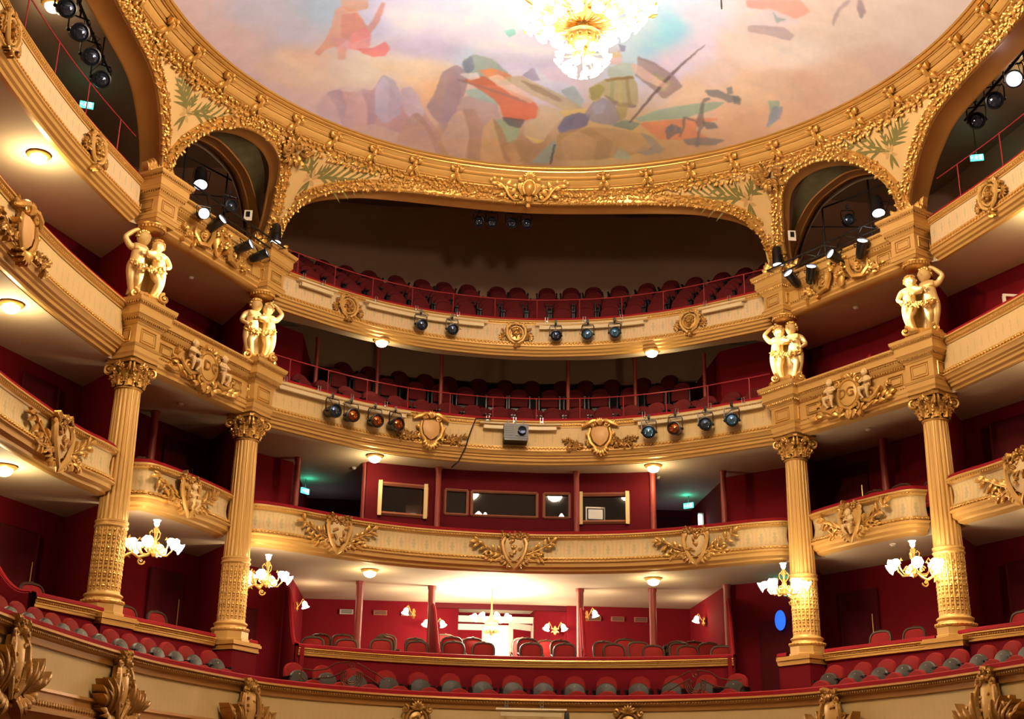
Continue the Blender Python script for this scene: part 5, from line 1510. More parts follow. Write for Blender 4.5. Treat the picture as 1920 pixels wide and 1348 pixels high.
def statue(label, x, y, mirror, variant):
    yaw = (math.atan2(y-CY, x)-PI/2)*0.5
    t = thing('putti_statue', label, 'statue', (x, y, 8.775), yaw)
    bpy.context.view_layer.update()
    mb = MB(); rg = random.Random(variant)
    mb.lathe([(0.0, 0.0), (0.39, 0.0), (0.40, 0.03), (0.36, 0.05), (0.33, 0.12), (0.26, 0.19), (0.0, 0.22)], (0, 0, 0), 18)
    for i in range(34):
        a = rg.uniform(0, 2*PI); r = rg.uniform(0.15, 0.36)
        mb.ell((r*math.cos(a), r*math.sin(a), 0.10), rg.uniform(0.05, 0.11), rg.uniform(0.05, 0.11), rg.uniform(0.05, 0.10), 6, 4)
    for sg in (-1, 1):
        T = lambda u, v, w: Vector((u, -0.30-w, v)); mb.scroll(T, sg*0.28, 0.12, PI/2, 0.10, 1.3, 0.035, sg, 0.03)
    mb.build('rocky_base', M['gold_smooth'], t, loc=(0, 0, 0))
    H = 1.40
    # variant 'a': the outer figure stands taller behind with one arm raised; variant 'b': the inner figure raises its arm
    tall = -mirror if variant == 3 else mirror
    child_figure(t, 0.135*tall, tall, True, -0.25*tall, H*(1.02 if variant == 3 else 0.95), 0.19, 0.02, 0.02)
    child_figure(t, -0.125*tall, -tall, False, 0.35*tall, H*(0.90 if variant == 3 else 0.98), 0.19, -0.06, 0.06)
    # drapery behind and fluttering hem
    mb = MB(); rows = []
    for i in range(13):
        v = i/12; z = 1.20-1.0*v
        row = []
        for j in range(15):
            u = j/14; a = -0.2+u*(PI+0.4)
            r = 0.17+0.07*v+0.022*math.sin(u*34+v*3)
            row.append((-0.03*mirror+math.cos(a)*r*1.15, 0.05+math.sin(a)*r*0.75, z+0.02*math.sin(u*9)))
        rows.append(row)
    mb.grid(rows); mb.build('drapery', M['statue'], t, loc=(0, 0, 0))
    # flower garland round the hips
    mb = MB()
    for i in range(60):
        u = i/59; a = PI+u*PI
        c = (math.cos(a)*0.31, -0.02+math.sin(a)*0.24-0.02, 0.80-0.12*math.sin(PI*u)+rg.uniform(-0.04, 0.04))
        mb.ell(c, 0.028, 0.028, 0.028, 5, 4)
        T = lambda u_, v_, w_, c=c: Vector(c)+Vector((u_, -w_-0.01, v_))
        mb.leaf(T, 0, 0, rg.uniform(0, 6), 0.075, 0.04, 0.0, 0.02, 0.2, n=3)
    mb.build('flower_garland', M['gold'], t, loc=(0, 0, 0))
    mb = MB()
    mb.lathe([(0.0, 1.50), (0.15, 1.50), (0.21, 1.525), (0.24, 1.56), (0.22, 1.59), (0.26, 1.61), (0.27, 1.645), (0.0, 1.645)], (0, 0, 0), 20)
    for i in range(24):
        a = 2*PI*i/24; mb.ell((0.24*math.cos(a), 0.24*math.sin(a), 1.575), 0.04, 0.04, 0.035, 6, 4)
    mb.build('flower_cushion', M['gold'], t, loc=(0, 0, 0))
    return t
statue('gilt statue of two entwined children on the outer left pier, one arm raised', -7.42, 22.38, 1, 3)
statue('gilt statue of two embracing children on the inner left pier', -5.66, 25.46, 1, 2)
statue('gilt statue of two embracing children on the inner right pier', 5.66, 25.46, -1, 2)
statue('gilt statue of two entwined children on the outer right pier, one arm raised', 7.42, 22.38, -1, 3)
# ================================================================ lamps that light the hall
def tulip(mb, c, d, s):
    """fluted glass shade opening along d"""
    d = Vector(d).normalized(); a = Vector((0, 0, 1)) if abs(d.z) < 0.9 else Vector((1, 0, 0))
    x = d.cross(a).normalized(); y = d.cross(x); c = Vector(c)
    rows = []
    for r, z in ((0.012, 0), (0.030, 0.012), (0.042, 0.045), (0.040, 0.075), (0.058, 0.105)):
        rows.append([c+d*z*s+(x*math.cos(2*PI*j/14)+y*math.sin(2*PI*j/14))*r*s*(1+(0.12 if z > 0.09 and j % 2 else 0)) for j in range(14)])
    mb.grid(rows, close_u=True)
    mb.add([c+d*0.085*s+(x*math.cos(2*PI*j/14)+y*math.sin(2*PI*j/14))*0.038*s for j in range(14)], [tuple(range(14))])
def arm_pts(c, a, r0, r1, z0, dip, rise, n=9):
    out = []
    for i in range(n):
        t = i/(n-1); r = r0+(r1-r0)*t
        out.append((c[0]+r*math.cos(a), c[1]+r*math.sin(a), z0-dip*math.sin(PI*t)+rise*t*t))
    return out
CH = (0.0, 16.5, 0.0)
ch = thing('chandelier', 'huge gilt chandelier crowded with blazing glass shades under the painted dome', 'chandelier', (0, 16.5, 10.45))
def cc(z): return (CH[0], CH[1], z)
mb = MB()
mb.lathe([(0.0, 10.98), (0.05, 10.98), (0.07, 11.02), (0.16, 11.06), (0.22, 11.13), (0.24, 11.2), (0.25, 11.23), (0.21, 11.26), (0.12, 11.28), (0.08, 11.4), (0.14, 11.5), (0.18, 11.6), (0.12, 11.72), (0.07, 11.9), (0.10, 12.1), (0.16, 12.3), (0.10, 12.6), (0.04, 12.9), (0.03, 14.9)], cc(0), 28)
mb.build('stem', M['gold_smooth'], ch)
mb = MB()
for i in range(10):
    a = 2*PI*i/10; T = T_round((0, 16.5, 11.14), 0.215, a)
    mb.scroll(T, 0.0, 0.0, PI/2, 0.05, 1.2, 0.016, 1, 0.0, 10); mb.leaf(T, 0, -0.04, -PI/2, 0.1, 0.06, 0, 0.03, 0, n=3)
mb.lathe([(0.24, 11.19), (0.27, 11.21), (0.27, 11.23), (0.24, 11.24)], cc(0), 28)
mb.build('bowl', M['gold'], ch)
lamps = []
for i in range(9): lamps.append((2*PI*i/9, 0.20, 10.70, 0.95, 0.05))
for i in range(12): lamps.append((2*PI*(i+.5)/12, 0.31, 10.84, 0.5, 0.08))
for i in range(16): lamps.append((2*PI*i/16, 0.66, 11.55, 0.35, 0.10))
for i in range(22): lamps.append((2*PI*(i+.5)/22, 0.88, 11.72, 0.2, 0.12))
for i in range(24): lamps.append((2*PI*i/24, 1.08, 11.98, 0.1, 0.14))
for i in range(12): lamps.append((2*PI*(i+.5)/12, 0.44, 11.40, 0.3, 0.08))
for i, (a, r, z, down, dip) in enumerate(lamps):
    mb = MB(); z0 = 10.98 if r < 0.4 else (11.45 if z < 11.8 else 11.7)
    mb.tube(arm_pts(cc(0), a, 0.05, r, z0, dip, z-z0+0.05), [0.016-0.001*k for k in range(9)], 5)
    P = Vector((CH[0]+r*math.cos(a), CH[1]+r*math.sin(a), z+0.03))
    am = mb.build('arm', M['gold_smooth'], ch)
    mb = MB(); tulip(mb, P, (math.cos(a)*0.55, math.sin(a)*0.55, -down), 1.15 if r < 0.4 else 1.55); mb.build('glass_shade', M['bulb'], am)
for i in range(6):
    a = 2*PI*i/6+0.2; mb = MB()
    T = lambda u, v, w, a=a: Vector((CH[0]+u*math.cos(a)-w*math.sin(a), CH[1]+u*math.sin(a)+w*math.cos(a), 11.6+v))
    mb.tube([(0.1, 0.1, 0), (0.45, 0.0, 0), (0.8, 0.02, 0), (1.1, 0.2, 0), (1.2, 0.34, 0)], [0.02, 0.03, 0.03, 0.025, 0.012], 6, T)
    for u, v, an in ((0.45, 0.0, -1), (0.7, 0.0, -0.6), (0.9, 0.06, 1.9), (1.1, 0.2, 0.2), (1.2, 0.34, 1.2)): mb.leaf(T, u, v, an, 0.16, 0.07, 0, 0.02, 0.2, n=3)
    mb.build('branch', M['gold'], ch)
for i in range(10):
    a = 2*PI*i/10
    lamp('chandelier_light', 'POINT', (CH[0]+1.25*math.cos(a), CH[1]+1.25*math.sin(a), 11.8 if i % 2 else 12.85), 300, (1.0, 0.76, 0.50), 0.12, ch)
lamp('chandelier_light', 'POINT', (CH[0], CH[1], 10.35), 520, (1.0, 0.76, 0.50), 0.25, ch)

def wall_chandelier(label, col_xy, c):
    """scrolled bracket carrying a ring of glass shades, fixed to a column"""
    t = thing('column_chandelier', label, 'chandelier', c)
    c = Vector(c); co = Vector((col_xy[0], col_xy[1], c.z)); d = (c-co); d.z = 0; dist = d.length; d.normalize()
    mb = MB()
    P = lambda k, z: (co.x+d.x*k, co.y+d.y*k, c.z+z)
    mb.tube([P(0.27, -0.28), P(0.4, -0.20), P(0.52, -0.27), P(dist*0.85, -0.22), P(dist, -0.12)], [0.03, 0.025, 0.028, 0.022, 0.02], 7)
    mb.tube([P(0.27, 0.02), P(0.35, -0.06), P(0.42, -0.18)], [0.012, 0.018, 0.012], 6)
    T = lambda u, v, w: Vector(P(u+0.3, v))+Vector((-d.y, d.x, 0))*w
    mb.scroll(T, 0.10, -0.12, PI/2, 0.08, 1.3, 0.016, 1, 0, 14); mb.scroll(T, 0.27, -0.33, 0, 0.07, 1.3, 0.016, -1, 0, 14)
    for i in range(5): mb.leaf(T, 0.02, -0.2+0.05*i, i*0.6-1, 0.12, 0.05, 0, 0.02, 0, n=3)
    mb.build('bracket', M['gold_smooth'], t)
    mb = MB(); mb.lathe([(0.0, -0.24), (0.03, -0.22), (0.05, -0.18), (0.03, -0.12), (0.06, -0.06), (0.04, 0.05), (0.02, 0.12), (0.035, 0.2), (0.05, 0.26), (0.025, 0.3)], tuple(c), 14)
    mb.build('stem', M['gold'], t)
    base = math.atan2(d.y, d.x)
    for i in range(6):
        a = base+2*PI*i/6
        mb = MB()
        mb.tube([(c.x+r*math.cos(a), c.y+r*math.sin(a), c.z+z) for r, z in ((0.03, -0.1), (0.12, -0.2), (0.23, -0.2), (0.31, -0.10), (0.32, 0.0), (0.27, 0.08), (0.25, 0.04))], [0.012, 0.015, 0.016, 0.014, 0.012, 0.012, 0.01], 6)
        T2 = lambda u, v, w, a=a: Vector((c.x+u*math.cos(a)-w*math.sin(a), c.y+u*math.sin(a)+w*math.cos(a), c.z+v))
        mb.scroll(T2, 0.15, -0.1, 0, 0.055, 1.3, 0.012, 1, 0, 12, 5)
        am = mb.build('arm', M['gold_smooth'], t)
        mb = MB(); tulip(mb, (c.x+0.32*math.cos(a), c.y+0.32*math.sin(a), c.z+0.03), (math.cos(a)*0.75, math.sin(a)*0.75, -0.4), 1.75); mb.build('glass_shade', M['bulb'], am)
    for k in range(3):
        a = base+2*PI*k/3+0.5; mb = MB()
        mb.tube([(c.x+r*math.cos(a), c.y+r*math.sin(a), c.z+z) for r, z in ((0.03, 0.05), (0.09, 0.12), (0.11, 0.2), (0.07, 0.24), (0.05, 0.2))], 0.011, 6); mb.build('upper_scroll', M['gold'], t)
    mb = MB(); tulip(mb, (c.x, c.y, c.z+0.30), (0, 0, 1), 1.15); mb.build('top_shade', M['bulb'], t)
    for k in range(3):
        a = base+2*PI*k/3+0.5
        lamp('column_chandelier_light', 'POINT', (c.x+0.38*math.cos(a), c.y+0.38*math.sin(a), c.z-0.12), 20, WARM, 0.07, t)
    lamp('column_chandelier_light', 'POINT', (c.x, c.y, c.z+0.5), 7, WARM, 0.05, t)
wall_chandelier('gilt scrolled chandelier on the outer left column', (-O_P.x, O_P.y), (-6.80, 22.75, 4.46))
wall_chandelier('gilt scrolled chandelier on the inner left column', (-I_P.x, I_P.y), (-5.13, 25.75, 4.47))
wall_chandelier('gilt scrolled chandelier on the inner right column', (I_P.x, I_P.y), (5.16, 24.95, 4.46))
wall_chandelier('gilt scrolled chandelier on the outer right column', (O_P.x, O_P.y), (6.75, 22.2, 4.40))

def globe_lamp(label, x, y, z, power=16, r=0.145):
    t = thing('ceiling_globe_lamp', label, 'lamp', (x, y, z))
    mb = MB(); mb.lathe([(0.0, 0.0), (r*1.35, 0.0), (r*1.38, -0.02), (r*1.2, -0.045), (r*1.02, -0.05)], (x, y, z), 24); mb.build('brass_ring', M['gold_smooth'], t)
    mb = MB(); mb.lathe([(r, -0.045), (r*0.97, -0.08), (r*0.75, -0.13), (r*0.4, -0.155), (0.002, -0.162)], (x, y, z), 24); mb.build('glass_bowl', M['globe'], t)
    lamp('globe_light', 'POINT', (x, y, z-0.36), power, (1.0, 0.78, 0.42), 0.05, t)
for nm, s in (('left', -1), ('right', 1)):
    globe_lamp('round glass ceiling lamp under the top balcony, centre %s' % nm, s*3.17, 27.98 if s < 0 else 27.9, 10.41, 20)
    globe_lamp('round glass ceiling lamp under the third level balcony, centre %s' % nm, s*3.2, 28.2, 7.69, 28)
    globe_lamp('round glass ceiling lamp under the second level balcony, centre %s' % nm, s*3.18, 28.4, 5.12, 30)
    globe_lamp('round glass ceiling lamp under the top side balcony at %s' % nm, s*8.82, 19.7, 10.41, 60)
    globe_lamp('round glass ceiling lamp under the third level side balcony at %s' % nm, s*8.88, 19.7, 7.69, 55)
    globe_lamp('round glass ceiling lamp under the side box balcony at %s' % nm, s*8.76, 20.2, 5.12, 50)
    globe_lamp('round glass ceiling lamp in the upper gallery behind the %s side arch' % nm, s*9.15, 20.2, 13.74, 12)

def box_chandelier():
    c = Vector((-0.32, 30.5, 4.42))
    t = thing('box_chandelier', 'small gilt chandelier glowing over the middle box', 'chandelier', tuple(c))
    mb = MB(); mb.lathe([(0.0, -0.42), (0.03, -0.38), (0.05, -0.3), (0.12, -0.22), (0.16, -0.12), (0.10, -0.04), (0.04, 0.1), (0.02, 0.2), (0.012, 0.68), (0.08, 0.70)], tuple(c), 16); mb.build('stem', M['gold_smooth'], t)
    mb = MB()
    for i in range(12):
        a = i*PI/6; T = T_round((c.x, c.y, c.z-0.15), 0.13, a); mb.leaf(T, 0, 0, -PI/2, 0.18, 0.07, 0, 0.05, 0, n=4); mb.scroll(T, 0, 0.03, 0, 0.035, 1.2, 0.012, 1, 0, 8)
    mb.build('basket', M['gold'], t)
    for i in range(8):
        a = 2*PI*i/8+0.2; mb = MB()
        mb.tube([(c.x+r*math.cos(a), c.y+r*math.sin(a), c.z+z) for r, z in ((0.05, 0.0), (0.18, -0.08), (0.32, 0.0), (0.38, 0.10))], 0.012, 6); am = mb.build('arm', M['gold_smooth'], t)
        mb = MB(); tulip(mb, (c.x+0.38*math.cos(a), c.y+0.38*math.sin(a), c.z+0.10), (math.cos(a)*0.5, math.sin(a)*0.5, -0.5), 1.25); mb.build('glass_shade', M['bulb'], am)
    for k in range(4): lamp('box_chandelier_light', 'POINT', (c.x+0.5*math.cos(k*PI/2), c.y+0.5*math.sin(k*PI/2), c.z-0.05), 170, (1.0, 0.86, 0.62), 0.1, t)
    lamp('box_chandelier_light', 'POINT', (c.x, c.y, c.z-0.55), 25, (1.0, 0.86, 0.62), 0.1, t)
box_chandelier()
def sconce(label, x, y, z, nrm, n_arms=2, power=7, flip=0):
    nrm = Vector((nrm[0], nrm[1], 0)).normalized(); tn = Vector((-nrm.y, nrm.x, 0))
    t = thing('wall_sconce', label, 'wall lamp', (x, y, z))
    T = lambda u, v, w: Vector((x, y, z))+tn*u+nrm*w+Vector((0, 0, v))
    mb = MB()
    plate(mb, T, ring_of(0.05, 0.12, 12, 0, -0.05), 0, 0.03, 0.02)
    for i in range(6): mb.leaf(T, 0, -0.05, i*PI/3+0.5, 0.12, 0.05, 0.02, 0.03, 0, n=3)
    mb.build('backplate', M['gold_smooth'], t)
    for k in range(n_arms):
        sg = (-1, 1)[k] if n_arms == 2 else 0
        mb = MB(); mb.tube([T(0, -0.08, 0.03), T(sg*0.06, -0.02, 0.08), T(sg*0.12, 0.08, 0.13), T(sg*0.15, 0.14, 0.16), T(sg*0.17, 0.10, 0.19)], 0.012, 6); am = mb.build('arm', M['gold_smooth'], t)
        mb = MB(); P = T(sg*0.18, 0.08, 0.19); tulip(mb, P, tn*sg*0.4+nrm*0.3+Vector((0, 0, -1)), 1.5); mb.build('glass_shade', M['bulb'], am)
        lamp('sconce_light', 'POINT', T(sg*0.2, 0.02, 0.42), power, WARM, 0.05, t)
sconce('two-branch gilt sconce left of the open double door', -1.66, 32.6, 4.55, (0.1, -1), 2, 8)
sconce('two-branch gilt sconce right of the open double door', 1.45, 32.75, 4.55, (-0.1, -1), 2, 8)
sconce('single gilt sconce on the partition left of the middle box', -2.15, 31.0, 4.62, (-1, -0.3), 1, 9)
sconce('single gilt sconce on the partition right of the middle box', 1.95, 30.6, 4.62, (1, -0.3), 1, 9)
sconce('single gilt sconce on the right end wall of the middle boxes', 4.93, 31.0, 4.62, (-1, -0.1), 1, 12)
sconce('single gilt sconce on the left end wall of the middle boxes', -4.93, 30.4, 4.62, (1, -0.1), 1, 12)
# ================================================================ seats
def rounded_pad(mb, w, h, th, T, rtop=0.5, n=14, bulge=0.02):
    """upholstered panel: straight bottom, rounded top"""
    outl = [(-w/2*0.94, 0), (w/2*0.94, 0), (w/2, h*0.25)]
    for i in range(n+1):
        a = PI*i/n
        outl.append((w/2*math.cos(a)*(1.0), h*(1-rtop)+h*rtop*math.sin(a)**0.8))
    outl.append((-w/2, h*0.25))
    cu, cv = 0, h*0.5
    rows = [[T(u, v, 0) for u, v in outl], [T(u, v, th*0.6) for u, v in outl]]
    for f in (0.92, 0.7, 0.35, 0.02): rows.append([T(cu+(u-cu)*f, cv+(v-cv)*f, th+bulge*(1-f)) for u, v in outl])
    mb.grid(rows, close_u=True)
    mb.grid([[T(cu+(u-cu)*f, cv+(v-cv)*f, -0.005) for u, v in outl] for f in (0.02, 1.0)], close_u=True)
def seat_proto(gal=False):
    """tip-up theatre seat, folded; faces local -y"""
    t = thing('theatre_seat', 'prototype', 'seat', (0, 0, 0))
    mb = MB()
    T = lambda u, v, w: Vector((u, 0.16-w+v*0.16, 0.46+v))
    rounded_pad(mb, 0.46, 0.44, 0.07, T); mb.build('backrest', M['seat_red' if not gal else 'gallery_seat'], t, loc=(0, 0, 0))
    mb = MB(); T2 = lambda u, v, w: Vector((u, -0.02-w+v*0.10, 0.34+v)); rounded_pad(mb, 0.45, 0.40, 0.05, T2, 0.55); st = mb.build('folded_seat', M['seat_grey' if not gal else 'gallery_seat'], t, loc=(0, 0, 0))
    mb = MB() if not gal else MB(); mb.ell((0, -0.045, 0.665), 0.013, 0.008, 0.013, 8, 5)
    if not gal: mb.build('number_disc', M['steel'], st, loc=(0, 0, 0))
    mb = MB(); mb.box((0, 0.06, 0.20), 0.40, 0.10, 0.40); mb.build('pedestal', M['black'], t, smooth=False, loc=(0, 0, 0))
    for sg in (-1, 1):
        mb = MB(); mb.box((sg*0.262, 0.04, 0.40), 0.035, 0.30, 0.34); mb.box((sg*0.262, 0.0, 0.585), 0.045, 0.32, 0.035); mb.build('armrest', M['black'], t, smooth=False, loc=(0, 0, 0))
    return t
seat0 = seat_proto()
bpy.context.view_layer.update()
seat_map = tree_map(seat0)
gal0 = seat_proto(True); bpy.context.view_layer.update(); gal_map = tree_map(gal0); gal_used = [False]
seat_used = [False]
def put_gallery(x, y, z, yaw, label, group):
    o = copy_tree(gal0, None, gal_map) if gal_used[0] else gal0
    gal_used[0] = True
    o.location = (x, y, z); o.rotation_euler = (0, 0, yaw); o['label'] = label; o['group'] = group
    return o
def put_seat(x, y, z, yaw, label, group, kids_=True):
    if not seat_used[0]:
        o = seat0; seat_used[0] = True
    else:
        o = copy_tree(seat0, None, seat_map)
    o.location = (x, y, z); o.rotation_euler = (0, 0, yaw)
    o['label'] = label; o['group'] = group; o['category'] = 'seat'
    return o
def row_on(path, out, z, d0, d1, pitch, fmt, group, xmax=99, gallery=False):
    n = int(round((d1-d0)/pitch))+1
    k = 0
    for i in range(n):
        d = d0+(d1-d0)*i/max(1, n-1)
        p, nn = path.at(d)
        yaw = math.atan2(nn.y, nn.x)+PI/2
        if abs(p.x-nn.x*out) > xmax: continue
        k += 1
        (put_gallery if gallery else put_seat)(p.x-nn.x*out, p.y-nn.y*out, z, yaw, fmt % ORD[k], group)
    return n
# lowest balcony: two rows in the centre and at both sides
L0 = p_t0.len
dc = p_t0.near(0, 26.42)
row_on(p_t0, 0.62, 1.60, dc-3.85, dc+3.95, 0.57, 'red folding seat, %s from left in the lowest balcony front row', 'front row of the lowest balcony, centre')
row_on(p_t0, 1.12, 1.95, dc-4.0, dc+3.95, 0.57, 'red and grey folding seat, %s from left in the lowest balcony second row', 'second row of the lowest balcony, centre')
def rd(s, x, y): return p_t0.near(s*x, y)
a, b_ = rd(-1, 7.05, 17.9), rd(-1, 5.0, 23.9)
row_on(p_t0, 0.95, 1.95, a, b_, 0.55, 'red and grey folding seat, %s from left, left balcony arm upper row', 'upper row of the left arm of the lowest balcony')
row_on(p_t0, 0.50, 1.60, rd(-1, 5.9, 22.0), b_, 0.55, 'red folding seat, %s from left, left balcony arm front row', 'front row of the left arm of the lowest balcony')
a, b_ = rd(1, 5.0, 23.9), rd(1, 7.1, 17.0)
row_on(p_t0, 0.50, 1.64, a, b_, 0.55, 'red folding seat, %s from left, right balcony arm front row', 'front row of the right arm of the lowest balcony')
row_on(p_t0, 0.95, 1.96, a, b_, 0.55, 'red and grey folding seat, %s from left, right balcony arm upper row', 'upper row of the right arm of the lowest balcony')
# third level gallery and top gallery
LC = p_centre.len
for k, (out, z, cut) in enumerate(((0.62, 8.42, 0.25), (1.35, 8.60, 0.35), (2.35, 9.45, 0.9), (3.2, 9.98, 1.4))):
    nm = ('front', 'second', 'third', 'back')[k]
    row_on(p_centre, out, z, cut, LC-cut, 0.56-0.03*k, 'dim red seat, %s from left in the third level '+nm+' row', nm+' row of the third level gallery', 4.7 if k > 0 else 99, True)
for k, (out, z, cut) in enumerate(((0.62, 11.08, 0.3), (1.40, 11.58, 0.5), (2.2, 12.08, 0.7), (3.0, 12.56, 0.9))):
    nm = ('front', 'second', 'third', 'back')[k]
    row_on(p_centre, out, z, cut, LC-cut, 0.55-0.03*k, 'dark red seat, %s from left in the top gallery '+nm+' row', nm+' row of the top gallery', 99, True)
# stepped floors under the gallery seats
for nm, rows in (('floor_third_gallery', ((0.1, 8.30), (1.0, 8.30), (1.0, 8.52), (1.9, 8.52), (1.9, 9.40), (2.75, 9.40), (2.75, 9.93), (3.9, 9.93))),
                 ('floor_top_gallery', ((0.2, 11.02), (1.02, 11.02), (1.02, 11.52), (1.8, 11.52), (1.8, 12.02), (2.6, 12.02), (2.6, 12.50), (4.4, 12.50)))):
    mb = MB(); p_centre.sweep(mb, [(-o, z) for o, z in rows]); struct(mb.build(nm, M['carpet'], smooth=False))

# carved armchairs in the boxes
def chair_proto(frame_mat):
    t = thing('armchair', 'prototype', 'armchair', (0, 0, 0))
    outl = []
    for i in range(22):
        a = -PI/2+2*PI*i/22
        u = 0.235*math.copysign(abs(math.cos(a))**0.6, math.cos(a)); v = 0.27*math.copysign(abs(math.sin(a))**0.7, math.sin(a))
        outl.append((u*(1+0.12*(v/0.27)), v))
    T = lambda u, v, w: Vector((u, 0.22-w+v*0.18, 0.76+v))
    mb = MB(); rim(mb, T, outl, 0.028, 0.01); mb.ell((0, 0.29, 0.01), 0.05, 0.02, 0.03, 8, 5, T); fr = mb.build('back_frame', frame_mat, t, loc=(0, 0, 0))
    mb = MB(); plate(mb, T, [(u*0.93, v*0.93) for u, v in outl], -0.02, 0.02, 0.03); mb.build('backrest', M['seat_red'], t, loc=(0, 0, 0))
    mb = MB(); mb.grid([[(sx*(0.27 if sy < 0 else 0.22)*f, sy*0.23*f-0.01, z) for sx, sy in ((-1, -1), (1, -1), (1, 1), (-1, 1))] for f, z in ((1, 0.38), (1.02, 0.44), (0.9, 0.48), (0.1, 0.50))], close_u=True); mb.build('seat', M['seat_red'], t, loc=(0, 0, 0))
    for sx in (-1, 1):
        mb = MB(); mb.tube([(sx*0.24, 0.2, 0.66), (sx*0.27, 0.05, 0.67), (sx*0.28, -0.12, 0.64), (sx*0.27, -0.17, 0.60), (sx*0.26, -0.12, 0.50), (sx*0.25, -0.08, 0.42)], 0.02, 6); mb.build('armrest', frame_mat, t, loc=(0, 0, 0))
        for sy in (-1, 1):
            mb = MB(); mb.tube([(sx*0.23, sy*0.2, 0.40), (sx*0.245, sy*0.22, 0.25), (sx*0.22, sy*0.19, 0.1), (sx*0.235, sy*0.22, 0.0)], [0.03, 0.024, 0.016, 0.02], 6); mb.build('leg', frame_mat, t, loc=(0, 0, 0))
    return t
chair_a = chair_proto(M['wood']); bpy.context.view_layer.update(); map_a = tree_map(chair_a)
used = {'a': False}
def put_chair(x, y, z, yaw, label, group):
    o = chair_a if not used['a'] else copy_tree(chair_a, None, map_a)
    used['a'] = True
    o.location = (x, y, z); o.rotation_euler = (0, 0, yaw); o['label'] = label; o['group'] = group
ZF = 2.62
mb = MB(); mb.grid([[(-5.0, y_, z_), (5.0, y_, z_)] for y_, z_ in ((28.0, ZF), (29.1, ZF), (29.1, ZF+0.22), (30.3, ZF+0.22), (30.3, ZF+0.42), (34.3, ZF+0.42))]); mb.grid([[(-5.0, 28.0, ZF), (5.0, 28.0, ZF)], [(-5.0, 28.0, 1.5), (5.0, 28.0, 1.5)]]); struct(mb.build('floor_boxes', M['carpet'], smooth=False))
bays = {'left': [(-4.35, 28.35), (-3.65, 28.6), (-2.85, 28.45), (-2.1, 28.65), (-4.3, 29.6), (-3.75, 29.55), (-2.75, 29.75), (-2.05, 29.9), (-2.75, 30.9), (-3.75, 31.2)],
        'middle': [(-1.25, 28.55), (-0.62, 28.6), (0.42, 28.5), (1.15, 28.45), (-1.3, 29.5), (-0.72, 29.6), (0.5, 29.4), (1.28, 29.6), (-1.35, 30.6), (-0.85, 31.3), (0.45, 30.9), (1.1, 31.2)],
        'right': [(2.3, 28.3), (3.2, 28.35), (3.95, 28.25), (4.6, 28.15), (2.25, 29.6), (3.05, 29.5), (4.0, 29.5), (4.6, 29.4), (2.9, 30.6), (4.15, 30.8), (4.65, 30.7)]}
rg = random.Random(4)
for nm, sp in bays.items():
    for i, (x, y) in enumerate(sp):
        put_chair(x, y, ZF+0.002+(0.22 if y > 29.1 else 0)+(0.2 if y > 30.3 else 0), rg.uniform(-0.25, 0.25)-x*0.03, 'walnut framed red armchair, %s in the %s box counting from its front left' % (ORD[i+1], nm), 'armchairs in the %s box' % nm)
# chairs whose backs show over the side box rails
k = 0
for s, nm in ((1, 'right'), (-1, 'left')):
    for j, (x, y, z) in enumerate(((6.5, 24.55, 5.36), (6.85, 24.0, 5.36), (7.35, 23.5, 5.36), (8.3, 21.5, 5.36), (8.5, 20.7, 5.36))):
        put_chair(s*(x+0.42), y+0.15, z+0.02, s*-0.95, 'walnut framed red armchair, %s from the inner %s column, upper side boxes' % (ORD[j+1], nm), 'armchairs in the upper %s boxes' % nm)
    for j, (x, y) in enumerate(((6.55, 24.7), (7.0, 24.1), (7.45, 23.5), (8.1, 21.8), (8.6, 21.6))):
        put_chair(s*(x+0.3), y+0.1, 2.55, s*-0.95, 'walnut framed red armchair, %s from the inner %s column, lower side boxes' % (ORD[j+1], nm), 'armchairs in the lower %s boxes' % nm)
    mb = MB()
    P_ = [(s*6.0, 25.25), (s*6.6, 24.15), (s*7.5, 22.9), (s*8.2, 20.8), (s*9.8, 21.4), (s*8.7, 24.0), (s*7.7, 25.9), (s*6.75, 27.4)]
    o = poly_slab('floor_side_boxes', P_ if s > 0 else P_[::-1], 2.45, 0.09, M['carpet']); struct(o)
# floor slabs of the upper boxes
struct(level('floor_upper_boxes', [(x, y+0.2) if y > 25.9 else (x+0.2, y) for x, y in front2], 5.34, 0.03, M['carpet'], wall_clip))
# ================================================================ posts, control booth, doors, signs, stage lamps
def post(label, x, y, z0, z1, r=0.075, m='post_red'):
    mb = MB(); mb.lathe([(0.0, z0), (r*1.25, z0), (r*1.25, z0+0.08), (r, z0+0.12), (r, z1-0.1), (r*1.2, z1-0.06), (r*1.2, z1), (0, z1)], (x, y, 0), 16)
    o = mb.build('support_post', M[m]); tag(o, label, 'post'); return o
for i, (x, y) in enumerate(((-3.44, 29.95), (-1.76, 30.3), (1.74, 30.1), (3.42, 29.8), (5.0, 28.98))):
    post('slim red post, %s from left in the middle boxes' % ORD[i+1], x, y, ZF, 5.13, 0.085)
for i, (x, y) in enumerate(((-4.95, 28.62), (-3.42, 28.92), (-1.72, 29.05), (1.52, 29.0), (3.28, 28.72), (4.9, 28.5))):
    post('dark red post, %s from left beside the control booth' % ORD[i+1], x, y, 5.38, 7.7, 0.07)
for i, x in enumerate((-4.75, -3.3, -1.72, 1.45, 3.15, 4.75)):
    post('slim red-brown post, %s from left in the third level gallery' % ORD[i+1], x, 30.05 if abs(x) < 4 else 29.3, 8.52, 10.98 if abs(x) < 4 else 10.9, 0.05)
for s, nm in ((1, 'right'), (-1, 'left')):
    post('dark post in the third level side gallery at %s' % nm, s*8.15, 24.0, 7.9, 10.42, 0.07)
    post('dark post in the upper boxes at %s' % nm, s*7.6, 25.4, 5.38, 7.7, 0.08)

